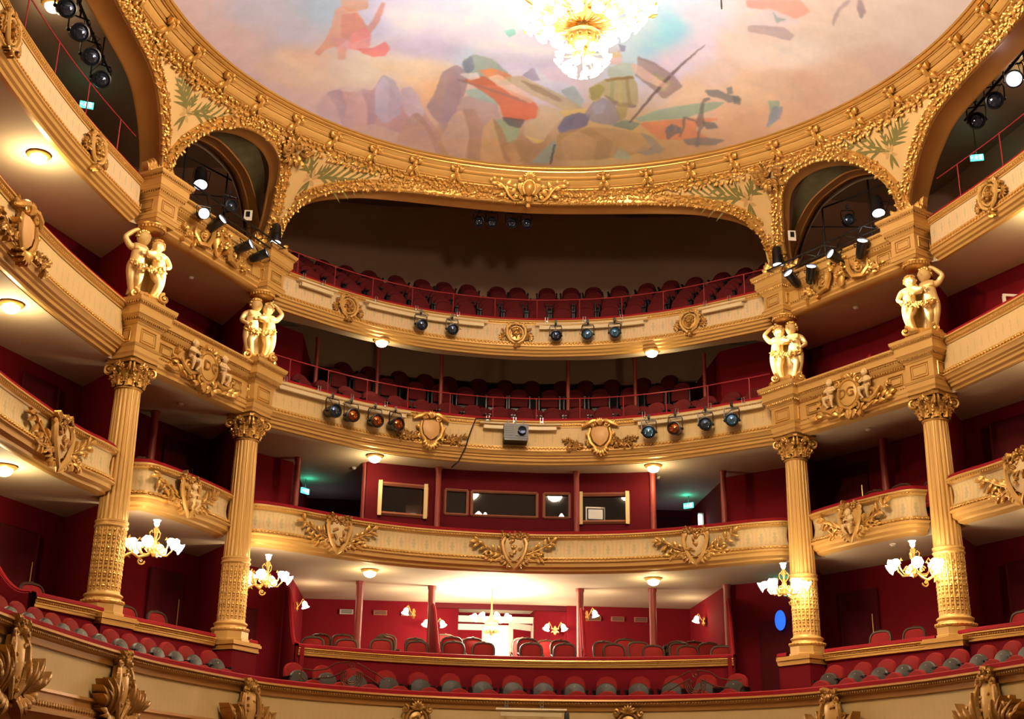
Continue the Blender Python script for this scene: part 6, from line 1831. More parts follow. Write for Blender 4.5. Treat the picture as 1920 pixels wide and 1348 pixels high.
# control booth in the middle of the second level
booth = thing('control_booth', 'red walled control booth with five windows in the middle of the second level', 'booth', (0, 29, 5.38))
def by(x): return 29.28-0.045*x*x
wins = [(-3.06, -1.98, 6.52, 7.22, 1), (-1.55, -1.02, 6.62, 7.20, 0), (-0.92, 0.62, 6.62, 7.20, 0), (0.78, 1.38, 6.62, 7.20, 0), (1.62, 2.72, 6.52, 7.18, 1)]
xs = sorted(set([-3.38, 3.26]+[w for a in wins for w in a[:2]]))
mb = MB()
for a, b_ in zip(xs, xs[1:]):
    w = [q for q in wins if q[0] <= (a+b_)/2 <= q[1]]
    spans = [(5.36, 7.70)] if not w else [(5.36, w[0][2]), (w[0][3], 7.70)]
    for z0, z1 in spans:
        mb.add([(a, by(a), z0), (b_, by(b_), z0), (b_, by(b_), z1), (a, by(a), z1), (a, by(a)+0.08, z0), (b_, by(b_)+0.08, z0), (b_, by(b_)+0.08, z1), (a, by(a)+0.08, z1)],
               [(0, 1, 2, 3), (4, 7, 6, 5), (0, 4, 5, 1), (3, 2, 6, 7), (0, 3, 7, 4), (1, 5, 6, 2)])
for x in (-3.38, 3.26): mb.grid([[(x, by(x), 5.36), (x, by(x), 7.7)], [(x, 32.7, 5.36), (x, 32.7, 7.7)]])
mb.build('front_wall', M['booth_red'], booth, smooth=False)
for i, (a, b_, z0, z1, big) in enumerate(wins):
    t = booth
    ya, yb = by(a), by(b_)
    mb = MB(); w = 0.075 if big else 0.05
    def bar(p, q, th):
        mb.tube([Vector(p), Vector(q)], th, 4)
    for (x0, q0, x1, q1) in ((a, z0, b_, z0), (a, z1, b_, z1), (a, z0, a, z1), (b_, z0, b_, z1)):
        bar((x0, by(x0)-0.02, q0), (x1, by(x1)-0.02, q1), w*0.62)
    f = mb.build('window_frame', M['wood_reddish'], t, smooth=False)
    if big:
        mb = MB()
        for x in (a+0.01, b_-0.02): mb.box((x, by(x)-0.07, (z0+z1)/2), 0.09, 0.03, z1-z0+0.12)
        mb.build('side_cheek', M['cream'], f, smooth=False)
    mb = MB(); mb.add([(a, ya+0.05, z0), (b_, yb+0.05, z0), (b_, yb+0.05, z1), (a, ya+0.05, z1), (a, ya+0.06, z0), (b_, yb+0.06, z0), (b_, yb+0.06, z1), (a, ya+0.06, z1)], [(0, 1, 2, 3), (4, 7, 6, 5), (0, 4, 5, 1), (3, 2, 6, 7), (0, 3, 7, 4), (1, 5, 6, 2)])
    gl = bpy.data.materials.get('booth_pane')
    if gl is None:
        gl = bpy.data.materials.new('booth_pane'); gl.use_nodes = True; nt = gl.node_tree; out = nt.nodes['Material Output']; nt.nodes.remove(nt.nodes['Principled BSDF'])
        tr = nt.nodes.new('ShaderNodeBsdfTransparent'); g2 = nt.nodes.new('ShaderNodeBsdfGlossy'); g2.inputs['Roughness'].default_value = 0.02; mxs = nt.nodes.new('ShaderNodeMixShader'); mxs.inputs[0].default_value = 0.12
        tr.inputs[0].default_value = (0.85, 0.85, 0.85, 1); nt.links.new(tr.outputs[0], mxs.inputs[1]); nt.links.new(g2.outputs[0], mxs.inputs[2]); nt.links.new(mxs.outputs[0], out.inputs[0])
    mb.build('window_pane', gl, f, smooth=False)
# inside the booth
mb = MB(); mb.grid([[(-3.35, 31.2, 5.4), (3.2, 31.2, 5.4)], [(-3.35, 31.2, 7.69), (3.2, 31.2, 7.69)]]); mb.build('rear_wall', M['brown_wall'], booth, smooth=False)
mb = MB(); mb.box((-2.25, 29.9, 6.95), 0.42, 0.05, 0.9); o = mb.build('cupboard_door', M['wood_reddish'], smooth=False); tag(o, 'reddish cupboard door seen through the left booth window', 'door')
mb = MB(); mb.box((-2.55, 29.3, 6.56), 0.95, 0.35, 0.03); o = mb.build('desk_edge', M['white'], smooth=False); tag(o, 'pale desk edge behind the left booth window', 'desk')
for i, x in enumerate((-2.72, -2.28)):
    mb = MB(); mb.box((x, 29.3, 6.605), 0.14, 0.1, 0.06); mb.ell((x, 29.3, 6.655), 0.03, 0.03, 0.025); o = mb.build('desk_console', M['steel']); tag(o, 'small console, %s on the pale booth desk' % ('left one' if i == 0 else 'right one'), 'console')
t = thing('notice', 'framed white notice behind the right booth window', 'poster', (1.95, 29.22, 6.74))
mb = MB(); mb.box((1.98, by(1.98)+0.02, 6.72), 0.46, 0.015, 0.34); mb.build('frame', M['white'], t, smooth=False)
mb = MB(); mb.box((1.98, by(1.98)+0.01, 6.71), 0.40, 0.015, 0.28); mb.build('backing', M['black'], t, smooth=False)
mb = MB(); mb.box((1.98, by(1.98)-0.002, 6.71), 0.34, 0.014, 0.23); mb.build('sheet', M['paper'], t, smooth=False)
def small_lit(label, x, y, z, w, h):
    t = thing('reading_lamp', label, 'lamp', (x, y, z))
    mb = MB(); mb.lathe([(0.05, -0.06), (0.05, -0.05), (0.012, -0.045), (0.012, 0.02)], (x, y, z), 10); mb.build('stand', M['black'], t)
    mb = MB(); mb.lathe([(0.02, 0.08), (w*0.5, 0.0), (w*0.45, -0.01)], (x, y, z), 12); mb.build('lamp_shade', M['bulb'], t)
small_lit('small lit desk lamp at left inside the wide booth window', -0.74, 29.5, 6.70, 0.2, 0.1)
small_lit('small lit desk lamp, right of the other one in the wide booth window', -0.58, 29.55, 6.69, 0.13, 0.1)
small_lit('small lit desk lamp inside the narrow booth window on the right', 1.22, 29.45, 6.70, 0.14, 0.1)

# open double door at the back of the middle box
door = thing('double_door', 'double door with red panels, right leaf ajar, behind the middle box', 'door', (-0.1, 34.2, 2.7))
def leaf_panel(x0, x1, y0, y1, par):
    mb = MB(); L_ = Vector((x1-x0, y1-y0, 0)); c = Vector(((x0+x1)/2, (y0+y1)/2, 3.7)); a = math.atan2(L_.y, L_.x)
    mb.box(tuple(c), L_.length, 0.05, 2.1, a); lf = mb.build('door_leaf', M['white'], par, smooth=False)
    for z, h in ((4.28, 0.62), (3.25, 0.8)):
        mb = MB(); mb.box((c.x+math.sin(a)*0.03, c.y-math.cos(a)*0.03, z), L_.length*0.72, 0.03, h, a); mb.build('red_inset', M['red_wall'], lf, smooth=False)
leaf_panel(-1.22, -0.22, 33.75, 33.75, door); leaf_panel(0.32, 0.98, 33.3, 33.75, door)
mb = MB()
for x in (-1.32, 1.05): mb.box((x, 33.75, 3.75), 0.14, 0.1, 2.3)
mb.box((-0.13, 33.75, 4.88), 2.5, 0.1, 0.16); mb.build('door_frame', M['white'], door, smooth=False)
mb = MB(); mb.box((-0.05, 34.2, 3.7), 1.1, 0.06, 2.2); struct(mb.build('wall_corridor', M['daylit'], smooth=False))
lamp('corridor_light', 'POINT', (0.1, 33.95, 4.3), 14, (1, 0.9, 0.7), 0.1)
for i, (x, y) in enumerate(((-3.85, 32.62), (-3.0, 32.62), (-2.3, 32.62), (2.45, 32.62), (3.05, 32.62), (3.65, 32.62))):
    t = thing('air_vent', 'small dark vent grille, %s from left on the back wall of the middle boxes' % ORD[i+1], 'vent', (x, y, 4.8))
    mb = MB(); mb.box((x, y+0.06, 4.82), 0.34, 0.05, 0.12); mb.build('frame', M['wood_reddish'] if i else M['steel'], t, smooth=False)
    mb = MB()
    for k in range(4): mb.box((x, y+0.03, 4.785+0.024*k), 0.28, 0.02, 0.01)
    mb.build('slats', M['black'], t, smooth=False)
mb = MB(); mb.lathe([(0.0, -0.02), (0.13, -0.02), (0.13, 0.02), (0, 0.02)], (0, 0, 0), 24, T=lambda x, y, z: Vector((5.93+x*0.7, 28.00+z-x*0.7, 4.20+y*1.7))); o = mb.build('porthole', M['blue']); tag(o, 'blue oval porthole in the dark red door right of the middle boxes', 'porthole window')
def door_simple(label, x, y, a, z0, h, w=0.95, handle=True):
    t = thing('box_door', label, 'door', (x, y, z0))
    mb = MB(); mb.box((x, y, z0+h/2), w, 0.05, h, a); p = mb.build('door_leaf', M['dark_red'], t, smooth=False)
    mb = MB()
    T = lambda u, v, w_: Vector((x+math.cos(a)*u+math.sin(a)*w_, y+math.sin(a)*u-math.cos(a)*w_, z0+v))
    rim(mb, T, [(-w/2, 0), (w/2, 0), (w/2, h), (-w/2, h)], 0.03, 0.02); mb.build('door_frame', M['dark_red'], t, smooth=False)
    if handle:
        mb = MB(); mb.tube([T(w*0.38, h*0.35, 0.06), T(w*0.38, h*0.75, 0.06)], 0.013, 6); mb.build('pull_handle', M['gold_smooth'], t)
for s, nm in ((1, 'right'), (-1, 'left')):
    door_simple('dark red door in the wall behind the %s passage' % nm, s*5.95, 28.15, s*-0.75, 1.6, 2.6)
    door_simple('dark red door at the back of the lower %s side box' % nm, s*7.25, 26.6, s*-1.0, 2.55, 2.1)
    door_simple('dark red door at the back of the upper %s side box' % nm, s*7.25, 26.6, s*-1.0, 5.4, 2.0)
    door_simple('dark red door behind the outer %s lower box' % nm, s*9.15, 22.75, s*-1.13, 2.55, 2.1)
    door_simple('dark red door behind the outer %s upper box' % nm, s*9.15, 22.75, s*-1.13, 5.4, 2.0)

def exit_sign(label, x, y, z, yaw, w=0.26, h=0.13, power=0.9):
    t = thing('exit_sign', label, 'exit sign', (x, y, z), 0)
    ca, sa = math.cos(yaw), math.sin(yaw)
    T = lambda u, v, w_: Vector((x+ca*u+sa*w_, y+sa*u-ca*w_, z+v))
    mb = MB(); mb.box((0, 0, 0), w, 0.04, h, T=lambda a, b_, c: T(a, c, b_)); mb.build('housing', M['exit'], t, smooth=False)
    mb = MB()
    # running figure, arrow and doorway
    f = 0.024
    mb.ell((-0.015, 0.035, f), 0.009, 0.009, 0.004, 8, 4, T)
    for pts in ([(-0.015, 0.022), (-0.022, -0.008)], [(-0.022, -0.008), (-0.002, -0.028), (-0.008, -0.05)], [(-0.022, -0.008), (-0.045, -0.025), (-0.06, -0.022)], [(-0.016, 0.018), (0.008, 0.008)], [(-0.016, 0.018), (-0.038, 0.008)]):
        mb.tube([(u, v, f) for u, v in pts], 0.0055, 5, T)
    mb.box((0, 0, 0), 0.055, 0.006, 0.10, T=lambda a, b_, c: T(a+0.07, c, b_+f)); mb.tube([(-0.115, 0, f), (-0.075, 0, f)], 0.006, 5, T); mb.tube([(-0.10, 0.018, f), (-0.118, 0, f), (-0.10, -0.018, f)], 0.006, 5, T)
    mb.build('pictogram', M['exit_white'], t)
    hz = (13.74 if z > 12 else 7.70 if z > 6 else 5.13)
    mb = MB(); mb.tube([(x, y, z+h/2), (x, y, hz)], 0.008, 6); mb.build('hanging_rod', M['dark_metal'], t)
    lamp('exit_light', 'POINT', tuple(T(0, 0.14, 0.1)), power, (0.05, 1.0, 0.72), 0.05, t)
exit_sign('green lit exit sign in the upper gallery behind the left side arch', -9.05, 22.7, 13.15, 0.25)
exit_sign('green lit exit sign in the upper gallery behind the right side arch', 9.1, 22.7, 13.05, -0.3)
exit_sign('green lit exit sign in the passage left of the control booth', -4.92, 30.6, 7.40, 0.9, power=1.6)
exit_sign('green lit exit sign in the passage right of the control booth', 4.62, 31.0, 7.45, -0.7, power=1.6)
exit_sign('green lit exit sign behind the inner right column chandelier', 6.15, 27.9, 4.80, -0.6, power=1.2)
t = thing('light_fitting', 'bright vertical tube lamp in the passage right of the control booth', 'lamp', (4.55, 31.6, 6.3))
mb = MB(); mb.box((4.90, 31.0, 6.75), 0.09, 0.05, 0.95); mb.build('lit_strip', M['exit_white'], t, smooth=False)
mb = MB(); mb.box((4.93, 31.04, 6.75), 0.14, 0.04, 1.05); mb.build('housing', M['white'], t, smooth=False)
lamp('passage_light', 'POINT', (4.4, 31.6, 6.6), 4, (0.75, 0.6, 1.0), 0.1)
lamp('passage_light', 'POINT', (-4.6, 31.6, 7.0), 1.5, (0.6, 0.6, 1.0), 0.1)

# smoke detectors
for i, (x, y, z, lb) in enumerate(((-7.05, 24.7, 10.41, 'under the top left entablature bay'), (-7.0, 24.75, 7.69, 'under the third level left bay'), (7.0, 24.7, 10.41, 'under the top right entablature bay'), (7.05, 24.7, 7.69, 'under the third level right bay'),
                               (-3.7, 29.3, 7.69, 'behind the third level lamp at left'), (3.5, 29.2, 7.69, 'behind the third level lamp at right'), (7.05, 23.9, 5.12, 'under the right putto balcony'))):
    t = thing('smoke_detector', 'small white smoke detector '+lb, 'smoke detector', (x, y, z))
    mb = MB(); mb.lathe([(0, 0), (0.065, 0), (0.065, -0.02), (0.05, -0.03)], (x, y, z), 14); mb.build('base', M['white'], t)
    mb = MB(); mb.lathe([(0.05, -0.03), (0.04, -0.05), (0, -0.055)], (x, y, z), 14); mb.build('sensor_head', M['white'], t)

# ---------------------------------------------------------------- stage lamps
def fresnel(label, P, aim, s=1.0, lens='lens', lit=False, yoke_up=0.28, group=None, bar=True):
    """stage lantern hung from a bar by its yoke; aim is a direction"""
    P = Vector(P); d = Vector(aim).normalized()
    t = thing('stage_lamp', label, 'spotlight', tuple(P), 0, group)
    side = d.cross(Vector((0, 0, 1))).normalized(); up = side.cross(d)
    T = lambda u, v, w: P+side*u+up*v+d*w
    def lath(prof, m, nm, par, n=18):
        mb = MB(); mb.grid([[T(r*math.cos(2*PI*j/n), r*math.sin(2*PI*j/n), z) for j in range(n)] for r, z in prof], close_u=True); return mb.build(nm, m, par)
    body = lath([(0.001, -0.20*s), (0.07*s, -0.19*s), (0.10*s, -0.15*s), (0.105*s, -0.05*s), (0.115*s, 0.0), (0.12*s, 0.08*s), (0.135*s, 0.10*s), (0.135*s, 0.14*s), (0.115*s, 0.145*s), (0.105*s, 0.13*s)], M['black'], 'housing', t)
    lath([(0.11*s, 0.115*s), (0.08*s, 0.14*s), (0.04*s, 0.155*s), (0.001, 0.16*s)], M[lens] if not lit else M['beam'], 'lens', body)
    mb = MB()
    for sg in (-1, 1):
        mb.ell(T(sg*0.135*s, 0, 0), 0.03*s, 0.03*s, 0.03*s, 8, 5)
    hk = P+Vector((0, 0, yoke_up*s))
    hs = Vector((side.x, side.y, 0)).normalized()
    mb.tube([P-hs*0.14*s, P-hs*0.145*s+Vector((0, 0, 0.2*s)), P-hs*0.13*s+Vector((0, 0, 0.25*s)), P+hs*0.13*s+Vector((0, 0, 0.25*s)), P+hs*0.145*s+Vector((0, 0, 0.2*s)), P+hs*0.14*s], 0.012*s, 5)
    mb.tube([P+Vector((0, 0, 0.24*s)), hk+Vector((0, 0, 0.06))], 0.018, 6)
    mb.build('yoke', M['black'], t)
    mb = MB()
    hh = hk+Vector((0, 0, 0.06)); mb.box(tuple(hh), 0.05, 0.06, 0.09); mb.build('hook_clamp', M['dark_metal'], t, smooth=False)
    mb = MB(); rg2 = random.Random(int(P.x*100))
    mb.tube([hh, hh+Vector((rg2.uniform(-0.2, 0.2), -0.05, -0.1)), hh+Vector((rg2.uniform(-0.25, 0.25), -0.04, -0.35)), P-d*0.19*s], 0.007, 5); mb.build('cable', M['cable'], t)
    return t
def parcan(label, P, aim, s=1.0, lit=True, group=None):
    P = Vector(P); d = Vector(aim).normalized()
    t = thing('par_can', label, 'spotlight', tuple(P), 0, group)
    a = Vector((0, 0, 1)) if abs(d.z) < 0.9 else Vector((1, 0, 0))
    side = d.cross(a).normalized(); up = side.cross(d)
    T = lambda u, v, w: P+side*u+up*v+d*w
    n = 20
    def lath(prof, m, nm, par):
        mb = MB(); mb.grid([[T(r*math.cos(2*PI*j/n), r*math.sin(2*PI*j/n), z) for j in range(n)] for r, z in prof], close_u=True); return mb.build(nm, m, par)
    b = lath([(0.001, -0.24*s), (0.05*s, -0.235*s), (0.075*s, -0.21*s), (0.082*s, -0.16*s), (0.086*s, -0.155*s), (0.092*s, 0.10*s), (0.105*s, 0.105*s), (0.105*s, 0.125*s), (0.09*s, 0.125*s), (0.088*s, 0.09*s)], M['black'], 'can', t)
    lath([(0.09*s, 0.10*s), (0.001, 0.115*s)], M['beam'] if lit else M['lens'], 'lens', b)
    mb = MB()
    for j in range(8):
        aa = 2*PI*j/8; mb.ell(T(0.07*s*math.cos(aa), 0.07*s*math.sin(aa), -0.205*s), 0.007, 0.007, 0.007, 5, 4)
    mb.build('rivets', M['steel'], b)
    mb = MB(); mb.tube([T(-0.1*s, 0, 0), T(-0.11*s, 0.0, -0.02), T(-0.11*s, 0.14*s, -0.03*s), T(0.11*s, 0.14*s, -0.03*s), T(0.11*s, 0, -0.02), T(0.1*s, 0, 0)], 0.010, 5); mb.build('yoke', M['black'], t)
    return t
# lighting bars with cream cable trays along the balcony fronts
def light_bar(label, path, z, d0, d1, out=0.16, tray=True, hooks=3):
    p, _ = path.at((d0+d1)/2)
    t = thing('lighting_bar', label, 'lighting bar', (p.x, p.y, z))
    mb = MB(); k = max(3, int((d1-d0)/0.2)); mb.tube([path.map(d0+(d1-d0)*i/k, z, out) for i in range(k+1)], 0.026, 8); mb.build('pipe', M['bar_cream'], t)
    if tray:
        mb = MB(); path.sweep(mb, [(out-0.06, z-0.05), (out-0.0, z-0.05), (out+0.0, z-0.13), (out-0.06, z-0.13), (out-0.06, z-0.05)], d0+0.1, d1-0.1); mb.build('cable_tray', M['bar_cream'], t, smooth=False)
    for i in range(hooks):
        d = d0+(d1-d0)*(i+0.3)/hooks
        T = path.frame(d, z+0.08, out-0.02)
        mb = MB(); rim(mb, T, [(-0.03, -0.08), (0.03, -0.08), (0.03, 0.09), (-0.03, 0.09)], 0.008, 0); mb.box(tuple(path.map(d, z+0.06, out-0.06)), 0.03, 0.12, 0.03); mb.build('hook', M['steel'], t, smooth=False)
    return t
def dd(x): return p_centre.near(x, 28.45-0.083*x*x)
light_bar('cream lighting bar on the top balcony, far left section', p_centre, Z4-0.17, dd(-5.1), dd(-4.25), hooks=2)
light_bar('cream lighting bar on the top balcony, section left of centre', p_centre, Z4-0.17, dd(-3.6), dd(-0.7), hooks=3)
light_bar('cream lighting bar on the top balcony, section right of centre', p_centre, Z4-0.17, dd(0.5), dd(3.1), hooks=3)
light_bar('cream lighting bar on the top balcony, far right section', p_centre, Z4-0.17, dd(4.2), dd(5.15), hooks=2)
light_bar('cream lighting bar on the third level balcony at left with four lamps', p_centre, Z3-0.13, 0.15, dd(-2.5), hooks=4)
light_bar('cream lighting bar on the third level balcony in the middle with the projector', p_centre, Z3-0.16, dd(-0.9), dd(1.1), hooks=3)
light_bar('cream lighting bar on the third level balcony at right with four lamps', p_centre, Z3-0.13, dd(2.75), p_centre.len-0.15, hooks=4)
light_bar('short cream lighting bar on the lowest balcony', p_t0, Z0-0.27, p_t0.near(-0.45, 26.4), p_t0.near(0.95, 26.4), out=0.2, hooks=2)
mb = MB(); q = p_t0.map(p_t0.near(0.92, 26.4), Z0-0.42, 0.2); mb.lathe([(0.03, 0.12), (0.05, 0.08), (0.06, -0.1), (0.08, -0.12), (0.06, -0.2)], tuple(q), 12); o = mb.build('small_camera', M['black']); tag(o, 'small black camera at the right end of the lowest lighting bar', 'camera')
def hang4(label, x, aim, lens='lens', z=Z4-0.49, s=1.0):
    d = dd(x); P = p_centre.map(d, z, 0.22); fresnel(label, P, aim, s, lens)
hang4('black stage lamp on the top balcony, left one of the pair', -2.35, (0.3, -1, -0.35)); hang4('black stage lamp on the top balcony, right one of the left pair', -1.6, (0.15, -1, -0.35))
hang4('black stage lamp on the top balcony, leftmost of the right three', 0.98, (-0.05, -1, -0.35)); hang4('black stage lamp on the top balcony, middle of the right three', 1.68, (-0.3, -1, -0.25), 'bluelens'); hang4('black stage lamp on the top balcony, rightmost of the three', 2.3, (-0.1, -1, -0.2), 'bluelens')
for i, (x, aim, ln) in enumerate(((-4.3, (0.7, -1, -0.15), 'lens'), (-3.82, (0.45, -1, -0.15), 'amber'), (-3.3, (0.5, -1, -0.2), 'amber'), (-2.85, (0.7, -1, -0.1), 'amber'))):
    fresnel('black stage lamp hung on the third level balcony, %s from left in the left group' % ORD[i+1], p_centre.map(dd(x), Z3-0.50, 0.24), aim, 1.15, ln)
for i, (x, aim, ln) in enumerate(((3.1, (-0.25, -1, -0.2), 'bluelens'), (3.65, (-0.5, -1, -0.1), 'amber'), (4.25, (-0.3, -1, -0.1), 'lens'), (4.75, (-0.3, -1, -0.15), 'bluelens'))):
    fresnel('black stage lamp hung on the third level balcony, %s from left in the right group' % ORD[i+1], p_centre.map(dd(x), Z3-0.48, 0.24), aim, 1.15, ln)
# projector
P = p_centre.map(dd(0.05), Z3-0.42, 0.26)
t = thing('projector', 'grey video projector hung in the middle of the third level balcony', 'projector', tuple(P))
mb = MB(); mb.box((P.x, P.y, P.z), 0.56, 0.42, 0.34); mb.build('housing', M['dark_metal'], t, smooth=False)
mb = MB(); mb.box((P.x+0.12, P.y-0.215, P.z+0.0), 0.26, 0.02, 0.24); mb.box((P.x, P.y-0.0, P.z-0.19), 0.54, 0.40, 0.06); mb.build('recess', M['black'], t, smooth=False)
mb = MB(); mb.lathe([(0.09, 0.0), (0.10, 0.08), (0.08, 0.09), (0.075, 0.05), (0.002, 0.04)], (0, 0, 0), 20, T=lambda x, y, z: Vector((P.x+0.13+x, P.y-0.215-z, P.z+y))); mb.build('lens', M['lens'], t)
mb = MB()
for x in (-0.18, 0.0, 0.18): mb.box((P.x+x, P.y+0.02, P.z+0.24), 0.03, 0.05, 0.16)
mb.build('hanging_clamps', M['black'], t, smooth=False)
mb = MB()
for k in range(5): mb.box((P.x-0.16, P.y-0.212, P.z-0.1+0.05*k), 0.2, 0.012, 0.012)
mb.build('vent_slats', M['black'], t, smooth=False)
mb = MB(); C0 = p_centre.map(dd(-0.95), Z3-0.10, 0.2)
mb.tube([C0+Vector((0.35, 0, 0)), C0, C0+Vector((-0.12, 0, -0.35)), C0+Vector((-0.22, 0.05, -0.7)), C0+Vector((-0.36, 0.2, -0.98)), C0+Vector((-0.5, 0.6, -1.02))], 0.018, 6); o = mb.build('power_cable', M['cable']); tag(o, 'thick black cable hanging down left of the projector', 'cable')
# lamps under the crown of the central arch
for i, x in enumerate((-1.02, -0.72, -0.26, 0.08)):
    fresnel('black lamp hanging under the crown of the central arch, %s from left' % ORD[i+1], (x, 27.0, 13.12), (0.1*(i-1.5), -1, -0.5), 0.95, 'lens', yoke_up=0.30)
mb = MB(); mb.tube([(-1.3, 27.0, 13.50), (0.4, 27.0, 13.50)], 0.025, 8)
for x in (-1.2, 0.3): mb.tube([(x, 27.0, 13.50), (x, 27.0, 15.4)], 0.015, 6)
o = mb.build('hanging_pipe', M['black']); tag(o, 'black pipe holding four lamps under the central arch crown', 'pipe')
# trusses with par cans over the straight entablatures
for s, nm in ((1, 'right'), (-1, 'left')):
    t = thing('lamp_truss', 'black lamp truss above the %s entablature' % nm, 'truss', (s*6.4, 24.2, 11.55))
    A = Vector((s*6.95, 22.45, 11.30)); B = Vector((s*5.35, 25.25, 11.25))
    for k, (o_, m_) in enumerate(((0, 0), (0.12, 0.1))):
        mb = MB(); mb.tube([A+Vector((-s*o_, -o_, m_)), B+Vector((-s*o_, -o_, m_))], 0.02, 6); mb.build('tube', M['black'], t)
    mb = MB()
    for k in range(12): 
        p = A.lerp(B, k/12); q = A.lerp(B, (k+1)/12); mb.tube([p if k % 2 else p+Vector((-s*0.12, -0.12, 0.1)), q+Vector((-s*0.12, -0.12, 0.1)) if k % 2 else q], 0.009, 5)
    mb.build('lattice', M['black'], t)
TL = {'a': (-9, 0, 0)}
parcan('lit can lamp facing the camera on the left truss', (-6.62, 22.99, 11.03), (0.35, -1, -0.33), 1.15)
parcan('lit tilted can lamp second on the left truss', (-6.4, 23.42, 11.06), (0.75, -0.45, 0.42), 1.15)
parcan('lit tilted can lamp third on the left truss, near the inner pier', (-5.93, 24.24, 10.95), (0.85, -0.3, 0.3), 1.1)
parcan('lit tilted can lamp nearest the inner left pier', (-5.66, 24.71, 10.98), (0.85, -0.2, 0.35), 1.1)
parcan('upright can lamp pointing down at the inner left arch springing', (-5.44, 25.09, 11.60), (0.02, -0.08, -1), 1.25)
parcan('big can lamp hanging inside the small left arch', (-6.95, 24.1, 12.35), (0.15, -0.5, -1), 1.5)
parcan('upright can lamp pointing down at the inner right arch springing', (5.46, 25.06, 11.62), (0.0, -0.08, -1), 1.25)
parcan('lit tilted can lamp nearest the inner right pier', (5.65, 24.74, 11.05), (-0.7, -0.5, 0.5), 1.15)
parcan('lit can lamp aimed up, second on the right truss', (5.92, 24.26, 10.98), (-0.15, -0.9, 0.85), 1.15)
parcan('lit tilted can lamp third on the right truss', (6.26, 23.66, 11.08), (-0.85, -0.35, 0.3), 1.15)
parcan('lit can lamp fourth on the right truss, aimed up', (6.61, 23.06, 11.06), (-0.1, -0.9, 0.75), 1.15)
parcan('big can lamp hanging inside the small right arch', (7.02, 23.05, 11.95), (-0.1, -0.4, -1), 1.4)
fresnel('square front lamp high inside the small right arch', (6.95, 24.6, 12.40), (-0.1, -1, -0.2), 1.0, 'lens')
fresnel('moving lamp deep inside the small left arch', (-6.45, 24.9, 12.15), (0.6, -1, -0.2), 1.0, 'lens')
for s, nm in ((1, 'right'), (-1, 'left')):
    mb = MB(); x, y, z = (s*5.72, 24.75, 12.05) if s > 0 else (-6.05, 25.0, 12.02)
    # white bracket plate with a dark cut-out, hung at the arch side
    mb.box((x, y, z), 0.17, 0.02, 0.24); o1 = mb.build('bracket_plate', M['white'], smooth=False); tag(o1, 'white plate with a dark fitting inside the small %s arch' % nm, 'plate')
    mb = MB(); mb.box((x, y-0.02, z+0.02), 0.08, 0.02, 0.12); o2 = mb.build('dark_fitting', M['black'], o1, smooth=False)
    mb = MB()
    mb.tube([(s*7.35, 24.3, 11.4), (s*7.35, 24.3, 14.0)], 0.02, 6); mb.tube([(s*6.6, 25.2, 11.4), (s*6.6, 25.2, 14.4)], 0.02, 6); mb.tube([(s*7.6, 24.0, 13.0), (s*6.3, 25.6, 13.0)], 0.02, 6); mb.tube([(s*7.6, 24.0, 12.0), (s*6.3, 25.6, 12.7)], 0.015, 6)
    o = mb.build('scaffold_pipes', M['black']); tag(o, 'black scaffold pipes behind the small %s arch' % nm, 'pipe frame')
    # row of lanterns hanging along the side arch
    for i, (x, y) in enumerate(((8.5, 18.2), (8.5, 18.9), (8.45, 19.6), (8.42, 20.35), (8.4, 21.1))):
        z = 12.78 if s < 0 else 12.95
        fresnel('black lamp hanging behind the %s side arch, %s from the camera' % (nm, ORD[i+1]), (s*x, y, z), (-s*0.6, -1, -0.6), 1.25, 'lens', lit=(s > 0 and i == 2), yoke_up=0.32)
    mb = MB(); mb.tube([(s*8.5, 16.5, 13.25), (s*8.4, 21.6, 13.25)], 0.03, 8)
    for y in (17.5, 19.5, 21.2): mb.tube([(s*8.45, y, 13.25), (s*8.45, y, 13.75)], 0.015, 6)
    o = mb.build('lighting_pipe', M['black']); tag(o, 'black pipe carrying lamps behind the %s side arch' % nm, 'pipe')
# beams of the lit can lamps that strike the statues
def beam(src, dst, power, ang=6.0):
    src = Vector(src)+(Vector(dst)-Vector(src)).normalized()*0.55
    lamp('can_beam', 'SPOT', src, power, (1.0, 0.86, 0.62), 0.05, target=dst, angle=math.radians(ang), blend=0.25)
beam((5.65, 24.74, 11.05), (-7.30, 22.3, 9.45), 42000, 5.0); beam((5.92, 24.26, 10.98), (-5.58, 25.4, 9.45), 24000, 6.0)
beam((-5.93, 24.24, 10.95), (5.6, 25.4, 9.5), 32000, 6.0); beam((-5.66, 24.71, 10.98), (7.28, 22.3, 9.55), 42000, 5.0)
